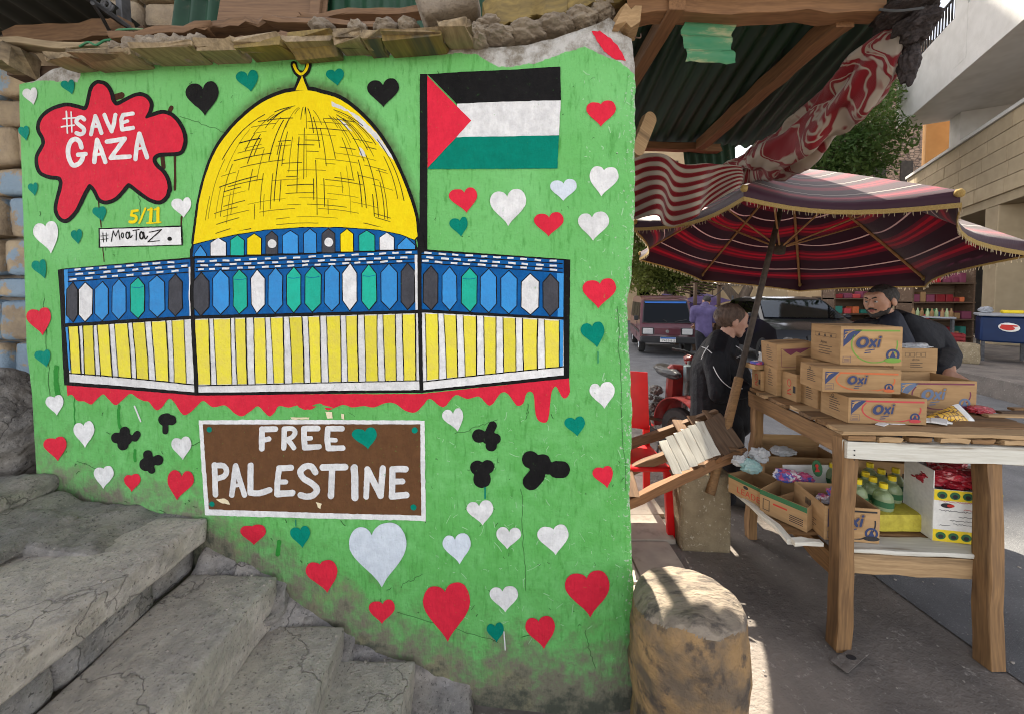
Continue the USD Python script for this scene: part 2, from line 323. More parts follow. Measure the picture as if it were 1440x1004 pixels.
slab(-1.1, -0.69, -.08, .125, 1.50, 3, "step_slab", "slab_stone", .018)
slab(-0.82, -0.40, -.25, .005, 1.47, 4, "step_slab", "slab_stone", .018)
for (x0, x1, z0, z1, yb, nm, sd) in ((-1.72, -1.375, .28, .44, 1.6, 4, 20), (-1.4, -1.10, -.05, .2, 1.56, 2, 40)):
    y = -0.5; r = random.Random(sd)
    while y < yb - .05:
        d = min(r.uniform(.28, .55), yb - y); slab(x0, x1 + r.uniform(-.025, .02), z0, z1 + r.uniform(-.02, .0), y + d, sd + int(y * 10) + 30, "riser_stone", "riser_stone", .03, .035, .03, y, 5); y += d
rp = np.random.default_rng(31)
def pebbles(name, n, fpos, r0, r1, mat, seed):
    g = G()
    for k in range(n):
        r = rp.uniform(r0, r1); c = fpos(); q = trimesh.creation.icosphere(subdivisions=1); g.add(G(c + q.vertices * [r, r * rp.uniform(.6, 1.2), r * .6] * (1 + rp.normal(0, .12, (len(q.vertices), 1))), q.faces))
    return obj(name, g, mat, kind="stuff", label="small grit and pebbles scattered over the steps and pavement", cat="grit")
stuff("grit", (.42, .38, .33), (.2, .18, .16), sc=30, rough=.9, bump=0)
def _gp():
    if rp.random() < .45:
        k = rp.integers(0, 4); x0, x1, z = ((-1.85, -1.36, .531), (-1.33, -1.0, .314), (-.98, -.70, .123), (-.68, -.42, .003))[k]; x = rp.uniform(x0, x1); y = wally(x) - abs(rp.normal(0, .25)) - .03; return np.array([x, y, z])
    x, y = rp.uniform(-.3, 3.2), rp.uniform(.9, 3.4); return np.array([x, y, float(gz(x, y)) - .002])
pebbles("grit", 420, _gp, .002, .007, "grit", 1)
# broken mortar where the treads meet the wall
for k, (x0, x1, z0, z1) in enumerate(((-1.34, -1.16, .2, .40), (-1.18, -1.0, .2, .345), (-1.02, -.86, .05, .22), (-.88, -.70, .0, .15), (-.72, -.52, -.1, .05), (-.54, -.2, -.15, -.01))):
    wy = wally((x0 + x1) / 2); g = rbox(x0 - .02, x1 + .04, wy - .10, wy + .03, z0 - .05, z1, .012, .05, 6, 60 + k, .03, 6); w = np.clip((wy - g.v[:, 1]) / .10, 0, 1); up_ = np.clip((g.v[:, 2] - z0) / (z1 - z0), 0, 1)
    g.v[:, 2] -= up_ * (z1 - z0) * (.75 * w ** .7 + .35 * np.clip((g.v[:, 0] - x0) / (x1 - x0), 0, 1)); g.v[:, 1] += .03 * fb(g.v, 20, 3, k)
    obj("mortar_lump", g, "riser_stone", st, smooth=60)
# landing behind the top slab
def land(X, Y): return .50 + 0.05 * fb(np.stack([X, Y, X * 0], -1), 2.2, 4, 8) * 2 + .02 * np.clip(-1.9 - X, 0, 3)
obj("terrain", sheet(np.linspace(-7, -1.7, 60), np.linspace(-2, 2.6, 60), land), "earth", kind="structure", smooth=True)
for k, (px0, py0, px1, py1, Y, th, dp, lab) in enumerate(((-90, 676, 52, 680, 1.58, .07, .3, "flat grey rock ledge at the foot of the wall beside the boulder"), (30, 703, 262, 742, 1.54, .07, .2, "long low layered grey rock along the wall foot behind the top step"),
        (-40, 722, 75, 742, 1.42, .04, .2, "small flat grey stone at the left edge of the photo in front of the ledge"))):
    a_, b_ = at(px0, py0, Y), at(px1, py1, Y); g = rbox(0, np.linalg.norm(b_ - a_), -dp, .1, -th, .0, .02, .028, 4.5, 80 + k, .03, 5); q = fb(g.v, 9, 3, k)
    g.v += np.column_stack([q * 0, q * 0, np.floor(q * 9) * .006]); d_ = unit(b_ - a_); R_ = np.column_stack([d_, unit(np.cross([0, 0, 1.0], d_)), unit(np.cross(d_, np.cross([0, 0, 1.0], d_)))])
    obj("rock_ledge", G(g.v @ R_.T + a_, g.f), "rock", label=lab, cat="rock", smooth=45)
p = at(6, 590, 1.85); g = lump((0, 0, 0), (.2, .2, .27), .3, 1.8, 91, 5, 5); obj("boulder", g.move(p + [-.02, 0, -.02]), "rock", label="big grey boulder leaning at the left end of the green wall", cat="boulder", smooth=50)

# ---------------------------------------------------------------- the painted wall
def dsp(s, t): return 0.016 * fb(np.column_stack([s, t, s * 0]), 1.6, 2, 5) + 0.007 * fb(np.column_stack([s, t, s * 0 + 3]), 6.5, 2, 6)
def w2(pxy):                              # picture points -> (s, t) on the wall
    P = np.atleast_2d(np.asarray(pxy, float)); D = _f + (P[:, :1] - CX) / FPX * np.array([[1.0, 0, 0]]) + (CY - P[:, 1:2]) / FPX * _u
    o = np.array([0, 0, EYE]); k = ((WB - o) @ WN) / (D @ WN); Q = o + D * k[:, None]
    return np.column_stack([(Q - WB) @ WU, Q[:, 2]])
def w3(st_, off=0.0):
    s, t = st_[:, 0], st_[:, 1]; return WB * [1, 1, 0] + s[:, None] * WU + t[:, None] * np.array([0, 0, 1.0]) + (dsp(s, t) + off)[:, None] * WN
Lx = np.array([(117, 21), (237, 25), (305, 28), (371, 30), (489, 33), (557, 41), (600, 43), (640, 45), (683, 47), (760, 49), (1100, 60)], float)
Rx = np.array([(0, 887), (54, 889), (70, 891), (91, 893), (169, 894), (330, 892), (395, 889), (414, 884), (440, 883), (508, 886), (567, 889), (609, 889), (700, 886), (757, 888), (820, 891), (881, 891), (966, 895), (1003, 894), (1100, 894)], float)
Tx = np.array([(21, 117), (45, 112), (70, 96), (95, 90), (110, 88), (120, 80), (300, 74), (668, 62), (690, 66), (740, 62), (790, 50), (835, 34), (858, 22), (868, 30), (876, 46), (895, 55)], float)
nu, nv = 300, 260
uu = np.linspace(0, 1, nu); vv = np.linspace(0, 1, nv); r_ = np.random.default_rng(2)
xb = 22 + 867 * uu; top = np.interp(xb, Tx[:, 0], Tx[:, 1]) + 2.2 * 2 * fb(np.column_stack([xb * .06, xb * 0, xb * 0]), 1, 4, 1)
PX, PY = np.zeros((nu, nv)), np.zeros((nu, nv))
for a in range(nu):
    PY[a] = top[a] + (1085 - top[a]) * vv
    PX[a] = np.interp(PY[a], Lx[:, 0], Lx[:, 1]) * (1 - uu[a]) + np.interp(PY[a], Rx[:, 0], Rx[:, 1]) * uu[a]
PX += (np.clip(uu - .9, 0, 1) * 10)[:, None] * 2.6 * 2 * fb(np.stack([PY * .07, PY * 0, PY * 0], -1), 1, 4, 12)
ST = w2(np.column_stack([PX.ravel(), PY.ravel()]))
edge = np.minimum(np.minimum(uu[:, None] + 0 * vv, 1 - uu[:, None] + 0 * vv) * 2.7, (vv[None] + 0 * uu[:, None]) * 2.4).ravel()
V = w3(ST); V += WN * (-0.007 * np.exp(-edge / .008) - 0.003 * np.exp(-edge / .03))[:, None]
nt = 3 * fb(np.column_stack([ST[:, 0], ST[:, 1], ST[:, 0] * 0]), 5, 4, 21)
px_, py_ = PX.ravel(), PY.ravel()
# where the paint has gone: the damp foot (following the stairs), the broken top edge, the right edge
foot = np.interp(px_, [20, 45, 130, 270, 300, 400, 500, 600, 740, 890], [640, 660, 690, 715, 735, 800, 860, 905, 925, 930])
graw = (py_ - foot + 50) / 110 + .2 * nt; grime = np.clip(graw, 0, 1.3); gw = np.clip((graw + .75) / 1.0, 0, 1) ** 1.5
plaster = np.clip(1 - (py_ - np.interp(px_, [20, 30, 60, 110, 118, 670, 700, 760, 820, 870, 895], [90, 112, 108, 112, 80, 70, 92, 84, 62, 84, 100])) / 9, 0, 1.3) + .25 * nt * (py_ < 130)
redge = np.exp(-np.clip(1 - np.repeat(uu, nv), 0, 1) / .02)
low = np.clip((py_ - 330) / 300, 0, 1)
i = np.arange(nu * nv).reshape(nu, nv); F = np.stack([i[:-1, :-1], i[:-1, 1:], i[1:, 1:], i[1:, :-1]], -1).reshape(-1, 4)
N = {"p": ("principled_bsdf", {"roughness": 0.7, "specular_ior_level": 0.2}), "g": ("geometry", {}),
     "ag": ("attribute", {"attribute": "grime"}), "ap": ("attribute", {"attribute": "plaster"}), "al": ("attribute", {"attribute": "low"}), "ae": ("attribute", {"attribute": "redge"}),
     "n1": ("noise_texture", {"scale": 2.6, "detail": 8.0, "roughness": 0.65}), "n2": ("noise_texture", {"scale": 14.0, "detail": 8.0, "roughness": 0.7}), "n3": ("noise_texture", {"scale": 75.0, "detail": 6.0, "roughness": 0.7}),
     "ms": ("mapping", {"scale": (1, 1, .22)}), "n4": ("noise_texture", {"scale": 60.0, "detail": 5.0, "roughness": 0.6}),
     "r1": ("map_range", {"from_min": .35, "from_max": .68, "clamp": True}), "green": ("mix_color", {"a": (.20, .57, .185), "b": (.14, .475, .12)}),
     "greenl": ("mix_color", {"b": (.095, .395, .075)}), "lw": ("math", {"math_type": "multiply", "value2": 0.75}), "lwn": ("math", {"math_type": "multiply"}), "r2b": ("map_range", {"from_min": .3, "from_max": .62, "clamp": True}),
     # streaks
     "r4": ("map_range", {"from_min": .54, "from_max": .72, "to_max": .6, "clamp": True}), "g4": ("mix_color", {"b": (.05, .25, .035)}),
     # chips
     "chs": ("math", {"math_type": "multiply_add", "value2": .17}), "chn": ("math", {"math_type": "add"}), "rc": ("map_range", {"from_min": .685, "from_max": .72, "to_max": .8, "clamp": True}), "chip": ("mix_color", {"b": (.52, .56, .48)}),
     # grime
     "aw": ("attribute", {"attribute": "gw"}), "gn": ("math", {"math_type": "multiply_add", "value2": 2.4, "value3": -1.2}), "gsub": ("math", {"math_type": "multiply_add"}), "rg": ("map_range", {"from_min": .02, "from_max": .75, "to_max": .95, "clamp": True}),
     "gc": ("mix_color", {"a": (.21, .18, .14), "b": (.33, .29, .16)}), "rgy": ("map_range", {"from_min": .55, "from_max": .7, "clamp": True}), "gc2": ("mix_color", {"b": (.085, .075, .068)}), "rg2": ("map_range", {"from_min": .8, "from_max": 1.15, "clamp": True}), "gm": ("mix_color", {}),
     "pn": ("math", {"math_type": "multiply_add", "value2": 1.9}), "psub": ("math", {"math_type": "subtract", "value2": .95}), "rp": ("map_range", {"from_min": .42, "from_max": .55, "clamp": True}), "pc": ("mix_color", {"a": (.55, .53, .50), "b": (.22, .19, .15)}), "rpp": ("map_range", {"from_min": .42, "from_max": .62, "clamp": True}), "pm": ("mix_color", {}),
     "h1": ("math", {"math_type": "multiply_add", "value2": .5}), "h2": ("math", {"math_type": "multiply_add", "value2": 1.2}), "bp": ("bump", {"strength": 0.9, "distance": 0.016})}
L = [("g.position", "n1.vector"), ("g.position", "n2.vector"), ("g.position", "n3.vector"), ("g.position", "ms.vector"), ("ms.vector", "n4.vector"),
     ("n1.fac", "r1.value"), ("r1.result", "green.fac"), ("green.result", "greenl.a"), ("al.fac", "lwn.value1"), ("n2.fac", "r2b.value"), ("r2b.result", "lwn.value2"), ("lwn.value", "lw.value1"), ("lw.value", "greenl.fac"),
     ("n4.fac", "r4.value"), ("r4.result", "g4.fac"), ("greenl.result", "g4.a"),
     ("ae.fac", "chs.value1"), ("n3.fac", "chs.value3"), ("chs.value", "rc.value"), ("rc.result", "chip.fac"), ("g4.result", "chip.a"),
     ("n2.fac", "gn.value1"), ("gn.value", "gsub.value1"), ("aw.fac", "gsub.value2"), ("ag.fac", "gsub.value3"), ("gsub.value", "rg.value"), ("rg.result", "gm.fac"), ("n1.fac", "rgy.value"), ("rgy.result", "gc.fac"), ("gc.result", "gc2.a"), ("gsub.value", "rg2.value"), ("rg2.result", "gc2.fac"), ("chip.result", "gm.a"), ("gc2.result", "gm.b"),
     ("n2.fac", "pn.value1"), ("ap.fac", "pn.value3"), ("pn.value", "psub.value1"), ("psub.value", "rp.value"), ("rp.result", "pm.fac"), ("n2.fac", "rpp.value"), ("rpp.result", "pc.fac"), ("gm.result", "pm.a"), ("pc.result", "pm.b"), ("pm.result", "p.base_color"),
     ("n3.fac", "h1.value1"), ("n4.fac", "h1.value3"), ("n2.fac", "h2.value1"), ("h1.value", "h2.value3"), ("h2.value", "bp.height"), ("bp.normal", "p.normal")]
mk("green_wall_paint", N, L)
stuff("plaster_rough", (.42, .39, .34), (.26, .22, .18), sc=9, rough=0.9, bump=1, bsc=40, dist=0.015)
wall = thing("painted_wall", "green plastered wall painted with a mural of a golden dome, hearts, a flag and lettering", "wall", (-0.9, 1.55, 0))
obj("plaster_face", G(V, F), "green_wall_paint", wall, smooth=True, pv={"gw": gw, "grime": grime, "plaster": plaster, "low": low, "redge": redge})
loop = np.concatenate([i[:, 0], i[-1, 1:], i[::-1, -1][1:], i[0, ::-1][1:-1]]); A = V[loop]; nL = len(loop)
rngw = np.random.default_rng(5); B = A - WN * .30; M_ = A - WN * .1 + rngw.normal(0, .006, A.shape) - 0.0
Vb = np.vstack([A, M_, B, B.mean(0)[None]]); Fb = []
for k in range(nL):
    q = (k + 1) % nL; Fb += [(k, nL + k, q), (q, nL + k, nL + q), (nL + k, 2*nL + k, nL + q), (nL + q, 2*nL + k, 2*nL + q), (2*nL + k, 3*nL, 2*nL + q)]
obj("wall_core", G(Vb, np.array(Fb)[:, ::-1]), "plaster_rough", wall)

# paint
def paintm(name, c, c2=None, wear=0.0, wc=(.10, .36, .07), rough=0.55):
    c2 = c2 or tuple(x * .78 for x in c)
    N = {"p": ("principled_bsdf", {"roughness": rough + .1, "specular_ior_level": .08}), "g": ("geometry", {}), "n2": ("noise_texture", {"scale": 14.0, "detail": 8.0, "roughness": 0.7}), "n3": ("noise_texture", {"scale": 75.0, "detail": 6.0, "roughness": 0.7}),
         "ms": ("mapping", {"scale": (1, 1, .3)}), "n4": ("noise_texture", {"scale": 60.0, "detail": 5.0, "roughness": 0.6}), "nb": ("noise_texture", {"scale": 22.0, "detail": 6.0, "roughness": .7}),
         "r": ("map_range", {"from_min": .4, "from_max": .7, "clamp": True}), "m": ("mix_color", {"a": c, "b": c2}), "rw": ("map_range", {"from_min": .64, "from_max": .69, "to_max": wear * 1.6, "clamp": True}), "oi": ("object_info", {}), "rr": ("map_range", {"to_min": .9, "to_max": 1.06}), "hv": ("hsv", {}), "r5": ("map_range", {"from_min": .42, "from_max": .72, "to_max": .5, "clamp": True}), "m5": ("mix_color", {"b": c2}), "mw": ("mix_color", {"b": wc}),
         "h1": ("math", {"math_type": "multiply_add", "value2": .5}), "h2": ("math", {"math_type": "multiply_add", "value2": 1.0}), "bp": ("bump", {"strength": 0.8, "distance": 0.012})}
    L = [("g.position", "n2.vector"), ("g.position", "n3.vector"), ("g.position", "ms.vector"), ("g.position", "nb.vector"), ("ms.vector", "n4.vector"), ("nb.fac", "r.value"), ("r.result", "m.fac"), ("n4.fac", "r5.value"), ("r5.result", "m5.fac"), ("m.result", "m5.a"), ("oi.random", "rr.value"), ("rr.result", "hv.value"), ("m5.result", "hv.color"), ("hv.color", "mw.a"), ("n3.fac", "rw.value"), ("rw.result", "mw.fac"), ("mw.result", "p.base_color"),
         ("n3.fac", "h1.value1"), ("n4.fac", "h1.value3"), ("n2.fac", "h2.value1"), ("h1.value", "h2.value3"), ("h2.value", "bp.height"), ("bp.normal", "p.normal")]
    mk("paint_" + name, N, L)
for nm, c, c2, w in (("white", (.82, .81, .80), (.60, .59, .59), .35), ("white_blue", (.68, .735, .80), (.55, .60, .67), .25), ("red", (.72, .026, .055), (.60, .02, .045), .25), ("teal", (0.0, .235, .165), (0.0, .19, .13), .15), ("black", (.008, .0075, .008), (.014, .013, .013), .15),
        ("grey", (.07, .07, .082), (.05, .05, .058), 0), ("yellow", (.90, .70, .008), (.86, .62, .006), 0), ("lemon", (.80, .70, .05), (.72, .60, .10), .1), ("blue", (.006, .115, .36), (.004, .075, .26), .05), ("light_blue", (.045, .29, .66), (.05, .25, .58), .05),
        ("mint", (.02, .47, .33), (.02, .40, .28), .05), ("brown", (.135, .062, .027), (.105, .048, .022), .25), ("dark_brown", (.07, .025, .012), (.05, .02, .01), .3), ("cream", (.80, .70, .48), (.7, .6, .4), .2)):
    paintm(nm, c, c2, w)
LAY = .00055
def zm(x0, y0, k):
    return lambda pts: np.atleast_2d(np.asarray(pts, float)) / k + [x0, y0]
ZA, ZB, ZC, ZD, ZE, ZF, ZG = zm(30, 100, 5.736), zm(20, 260, 5.736), zm(270, 575, 5.906), zm(430, 575, 5.906), zm(265, 75, 3.718), zm(425, 75, 3.717), zm(70, 340, 3.863)
ZH, ZI, ZJ, ZK, ZL, ZN, ZO, ZQ = zm(330, 310, 3.463), zm(580, 330, 3.584), zm(20, 520, 5.019), zm(610, 560, 4.562), zm(320, 720, 4.8), zm(590, 760, 4.116), zm(590, 40, 3.239), zm(220, 0, 4.235)
Z1, Z4, Z5, Z7 = zm(0, 0, 2.952), zm(0, 320, 2.952), zm(420, 320, 2.952), zm(420, 640, 2.758)
def wob(g, amp=.35, seed=0):              # hand-painted edge, in picture units
    out = []
    for p in polys(g):
        def ring(r):
            q = LineString(r.coords).segmentize(2.0); c = np.array(q.coords)[:-1]
            nz = np.column_stack([fb(np.column_stack([c * .22, c[:, :1] * 0 + s]), 1, 3, seed) for s in (1, 40)]) * 2; return c + amp * nz * 1.6
        try:
            q = Polygon(ring(p.exterior), [ring(h) for h in p.interiors]).buffer(0); out.append(q)
        except Exception: out.append(p)
    return unary_union(out).simplify(.12) if out else g
def paint(name, g, mat, layer, parent=None, label=None, amp=.35):
    g = wob(g, amp, len(COUNT)); v, f = tri2d(g, 6.5)
    if not len(f): return None
    m = G(w3(w2(v), .0005 + LAY * layer), f)
    fn = np.cross(m.v[m.f[:, 1]] - m.v[m.f[:, 0]], m.v[m.f[:, 2]] - m.v[m.f[:, 0]]) @ WN; m.f[fn < 0] = m.f[fn < 0][:, ::-1]
    return obj(name, m, "paint_" + mat, parent or wall, label=label, smooth=True)
def stroke(pts, w, sm=True): 
    P = np.asarray(pts, float); P = spline(P, 6, False) if sm and len(P) > 2 else P
    return LineString(P).buffer(w / 2, 6)
def strokes(z, k, items):                 # (width, points[, straight])
    return unary_union([stroke(z(it[1]), it[0] / k, len(it) < 3) for it in items])
HEARTS = []
def heart(z, x0, y0, x1, y1, tx, nx, ny, col, parent=None, layer=4, lift=.07):
    w, h = x1 - x0, y1 - y0; ye = y0 + .33 * h; rt, lt = nx + (x1 - nx) * .52, x0 + (nx - x0) * .5
    yr, yl = (y0, y0 + lift * h) if tx >= nx - .06 * w else (y0 + lift * .4 * h, y0)
    def bz(a, b, c, d, n=10):
        t = np.linspace(0, 1, n)[:-1, None]; a, b, c, d = map(np.asarray, (a, b, c, d)); return (1-t)**3*a + 3*t*(1-t)**2*b + 3*t*t*(1-t)*c + t**3*d
    P = np.vstack([bz((nx, ny), (nx + .04*w, ny - .65*(ny - yr)), (rt - .55*(rt - nx), yr), (rt, yr)), bz((rt, yr), (rt + .6*(x1 - rt), yr), (x1, ye - .5*(ye - yr)), (x1, ye)), bz((x1, ye), (x1, ye + .38*(y1 - ye)), (tx + .10*w, y1 - .22*h), (tx, y1)),
                   bz((tx, y1), (tx - .10*w, y1 - .22*h), (x0, ye + .38*(y1 - ye)), (x0, ye)), bz((x0, ye), (x0, ye - .5*(ye - yl)), (lt - .6*(lt - x0), yl), (lt, yl)), bz((lt, yl), (lt + .55*(nx - lt), yl), (nx - .04*w, ny - .65*(ny - yl)), (nx, ny))])
    g = Polygon(z(P)).buffer(.25).buffer(.0)
    paint("painted_heart", g, col, layer, parent, amp=.3)
for a in ((ZA, 8,137,130,275,100,75,165,"white"), (ZA, 325,75,435,193,415,385,108,"teal"), (Z1, 773,340,908,482,853,843,375,"black"), (Z1, 980,293,1072,382,1043,1030,322,"teal"), (Z1, 77,525,122,585,110,100,537,"teal"), (Z1, 118,760,158,815,147,140,774,"teal"),
          (ZB, 160,297,362,555,305,258,345,"white"), (ZB, 637,178,745,298,715,690,192,"teal"), (ZB, 1272,105,1428,268,1372,1362,140,"white"), (ZB, 465,362,552,482,522,510,392,"teal"), (ZB, 147,605,262,757,252,210,637,"teal"), (ZF, 125,83,218,172,185,172,102,"teal"), (ZF, 340,133,506,285,425,422,172,"black"),
          (Z4, 113,333,213,448,180,165,352,"red"), (Z4, 145,507,210,578,193,185,517,"teal"), (ZJ, 225,177,345,318,303,285,197,"white"), (ZJ, 420,360,567,545,502,490,397,"white"), (ZJ, 213,468,370,640,310,295,487,"red"), (ZJ, 1113,467,1255,630,1195,1185,492,"white"), (ZJ, 567,675,703,835,630,635,697,"white"), (ZJ, 775,732,890,857,830,830,747,"red"), (ZJ, 1085,705,1270,915,1150,1185,757,"red"),
          (ZO, 760,333,893,450,825,825,352,"red"), (ZO, 775,632,905,768,828,840,652,"white"), (ZO, 595,690,715,788,655,655,712,"white_blue"), (ZO, 135,727,262,842,215,205,754,"red"), (ZO, 322,735,485,902,405,400,772,"white"), (ZO, 137,862,220,950,190,185,882,"teal"), (ZO, 522,840,655,950,588,590,867,"red"), (ZO, 722,838,862,968,790,785,867,"white"),
          (ZI, 858,222,1025,372,937,945,252,"red"), (ZI, 848,440,966,568,930,905,467,"teal"), (ZI, 892,740,1018,872,967,945,772,"white"), (ZK, 838,112,968,237,920,905,137,"teal"), (ZI, 150,873,255,988,228,205,907,"white"), (ZK, 1018,430,1147,570,1112,1085,447,"red"), (ZK, 213,650,382,808,315,292,692,"white"),
          (Z7, 560,300,667,418,625,607,327,"white_blue"), (ZK, 403,820,560,958,472,485,857,"white"), (ZK, 665,803,862,997,782,768,837,"white"), (ZL, 85,82,258,222,175,165,97,"red"), (ZL, 423,90,557,238,505,492,120,"teal"), (ZL, 823,68,1207,500,1043,975,157,"white_blue"), (ZL, 530,320,742,540,675,625,352,"red"), (ZL, 957,585,1130,745,1045,1050,617,"red"),
          (ZN, 22,238,292,575,165,148,297,"red"), (ZN, 842,163,1097,437,988,967,212,"red"), (ZN, 407,255,570,408,497,480,292,"white"), (ZN, 390,468,488,580,447,437,494,"teal"), (ZN, 613,427,782,617,720,690,464,"red")):
    heart(*a)
# splash with #SAVE GAZA
red = spline(np.vstack([ZA([(630,108),(680,125),(715,180),(735,250),(775,285),(840,255),(900,225),(960,208),(1010,225),(1040,265),(1035,315),(1005,385),(1060,375),(1130,352),(1195,362),(1250,405),(1295,480),(1310,560),(1295,625),(1265,655),(1180,660),(1110,668),(1070,695),(1065,735),(1090,780),(1140,825),(1175,890),(1187,960)]),
    ZB([(1240,35),(1225,90),(1180,130),(1120,120),(1060,85),(1000,40),(950,2),(918,-8),(880,35),(820,100),(750,130),(700,115),(670,60),(640,15),(608,-2),(585,30),(560,75),(530,140),(490,215),(440,270),(410,280),(375,255),(355,200),(365,120),(385,40)]),
    ZA([(335,900),(318,862),(290,850),(240,845),(170,820),(140,770),(135,700),(165,640),(190,590),(185,540),(155,480),(155,430),(180,380),(230,335),(300,305),(370,290),(450,305),(510,320),(540,290),(560,220),(580,150),(605,118)])]), 4)
RG = Polygon(red).buffer(0)
paint("drip_stain", unary_union([stroke(ZA([(1238,690),(1240,830),(1238,960)]), 3.2), stroke(ZA([(1140,690),(1148,780)]), 6), stroke(ZA([(765,215),(810,200)]), 9), stroke(ZA([(1200,330),(1215,300)]), 6), stroke(ZB([(680,130),(690,230),(705,345)]), 1.8), stroke(ZB([(1352,262),(1350,332)]), 2.6), stroke(ZB([(715,510),(726,622)]), 1.4)]), "dark_brown", 1)
sp = paint("painted_splash", RG.buffer(5.6), "black", 2)
paint("splash_fill", RG, "red", 3, sp)
paint("lettering", strokes(ZA, 5.736, [(13,[(368,330),(374,505)]),(12,[(405,335),(410,495)]),(12,[(340,388),(440,380)]),(13,[(325,455),(430,440)]),
    (33,[(510,395),(487,376),(458,386),(446,415),(472,440),(506,470),(503,503),(475,514),(447,503)]),(32,[(565,515),(578,450),(600,368)],1),(33,[(600,368),(625,430),(650,505)],1),(22,[(580,452),(630,450)]),(33,[(675,360),(705,430),(735,490)],1),(34,[(735,490),(755,430),(768,360)],1),(32,[(910,350),(830,362)],1),(33,[(830,362),(815,400),(820,478)],1),(33,[(820,478),(910,465)],1),(26,[(820,425),(868,410)],1),
    (38,[(490,620),(470,570),(432,552),(395,582),(378,650),(392,720),(422,765),(468,752),(498,712),(505,678)]),(36,[(460,680),(525,674)]),(36,[(595,738),(605,650),(615,560)],1),(36,[(615,560),(650,640),(682,738)],1),(24,[(605,680),(655,672)],1),(36,[(695,575),(840,550)],1),(36,[(840,550),(725,705)],1),(36,[(725,705),(880,695)],1),(36,[(925,715),(935,620),(960,512)],1),(36,[(960,512),(990,610),(1020,700)],1),(22,[(935,637),(1000,620)],1)]), "white", 5, sp, label="white hand-painted letters reading #SAVE GAZA")
paint("painted_date", strokes(ZB, 5.736, [(22,[(1002,212),(955,217)],1),(20,[(957,215),(950,252)],1),(24,[(952,250),(985,258),(990,285),(970,303),(938,303)]),(16,[(1065,195),(1015,312)],1),(26,[(1112,200),(1102,308)],1),(14,[(1085,208),(1115,200)],1),(13,[(1075,313),(1125,311)],1),(26,[(1166,193),(1162,303)],1),(14,[(1138,205),(1168,195)],1),(13,[(1138,309),(1186,305)],1)]), "yellow", 4)
pl = paint("painted_plate", Polygon(ZB([(686,355),(1357,334),(1362,490),(688,510)])).buffer(.3), "black", 3)
paint("plate_fill", Polygon(ZB([(697,362),(1350,344),(1352,486),(699,502)])), "white", 4, pl)
el = lambda cx, cy, rx, ry, a=0, e=360: [(cx + rx*math.cos(math.radians(t)), cy + ry*math.sin(math.radians(t))) for t in np.linspace(a, e, 16)]
paint("lettering", strokes(ZB, 5.736, [(6,[(722,392),(728,466)]),(6,[(748,393),(752,462)]),(5,[(705,417),(765,409)]),(5,[(705,446),(765,439)]),(7,[(790,462),(805,375)],1),(7,[(805,375),(825,420)],1),(7,[(825,420),(848,368)],1),(7,[(848,368),(860,446)],1),(8,el(880,412,9,20)),(10,el(922,412,13,26)),(8,[(938,385),(942,430),(960,412)]),(8,[(965,374),(1015,364)],1),(8,[(992,370),(990,450)],1),(13,el(1033,412,14,28)),(10,[(1050,385),(1062,440),(1082,420)]),(8,[(1095,387),(1195,365)],1),(9,[(1195,365),(1085,465)],1),(7,[(1085,465),(1180,455)],1),(34,[(1260,440),(1262,440)],1)]), "black", 6, pl)
# brown board FREE PALESTINE
b2 = lambda p: ZD(p)
bd = paint("painted_board", Polygon(np.vstack([ZC([(65,88),(500,84)]), ZD([(500,90),(987,95),(1000,925)]), ZC([(105,880)])])), "white", 3, amp=.6)
paint("board_fill", Polygon(np.vstack([ZC([(100,120)]), ZD([(950,125),(962,880)]), ZC([(140,830)])])), "brown", 4, bd, amp=.5)
paint("lettering", unary_union([strokes(ZC, 5.906, [(48,[(592,160),(588,322)],1),(48,[(590,162),(700,160)],1),(44,[(600,250),(645,243)],1),(44,[(775,160),(768,318)],1),(40,[(778,158),(838,158),(862,188),(838,228),(790,250)]),(42,[(800,245),(852,316)],1),(48,[(1045,157),(935,158)],1),(48,[(935,158),(935,245),(942,316)],1),(46,[(942,316),(1058,308)],1),(38,[(945,240),(990,238)],1),
    (48,[(195,458),(200,705)],1),(46,[(205,462),(270,465),(295,505),(275,550),(215,572)]),(46,[(335,708),(370,465)],1),(46,[(370,465),(440,708)],1),(30,[(355,632),(412,622)],1),(50,[(495,462),(490,690)],1),(50,[(490,690),(565,692),(650,665)]),(50,[(828,482),(730,485)],1),(48,[(730,485),(715,600),(712,700)],1),(54,[(712,700),(838,690)],1),(42,[(725,600),(782,600)],1),
    (52,[(1030,518),(1000,475),(950,470),(905,512),(930,568),(1000,610),(1045,660),(1012,708),(960,720),(908,706)])]),
    strokes(ZD, 5.906, [(46,[(302,160),(185,160)],1),(46,[(185,160),(180,250),(190,322)],1),(46,[(190,322),(310,320)],1),(38,[(190,252),(248,255)],1),(56,[(147,478),(330,475)],1),(52,[(225,490),(215,715)],1),(60,[(408,482),(412,728)],1),(48,[(505,722),(515,495)],1),(52,[(515,495),(625,715)],1),(52,[(625,715),(642,488)],1),(52,[(832,494),(722,495)],1),(52,[(722,495),(718,720)],1),(54,[(718,720),(838,708)],1),(48,[(725,598),(805,595)],1)])]), "white", 6, bd, label="white hand-painted letters reading FREE PALESTINE")
heart(ZD, 386,150,590,326,520,495,188,"teal", bd, 6)
for z, x, y, r in ((ZC,155,165,23),(ZC,168,785,23),(ZD,905,175,26),(ZD,898,810,26)):
    paint("painted_dot", Point(*z([(x, y)])[0]).buffer(r / 5.906), "teal", 6, bd)
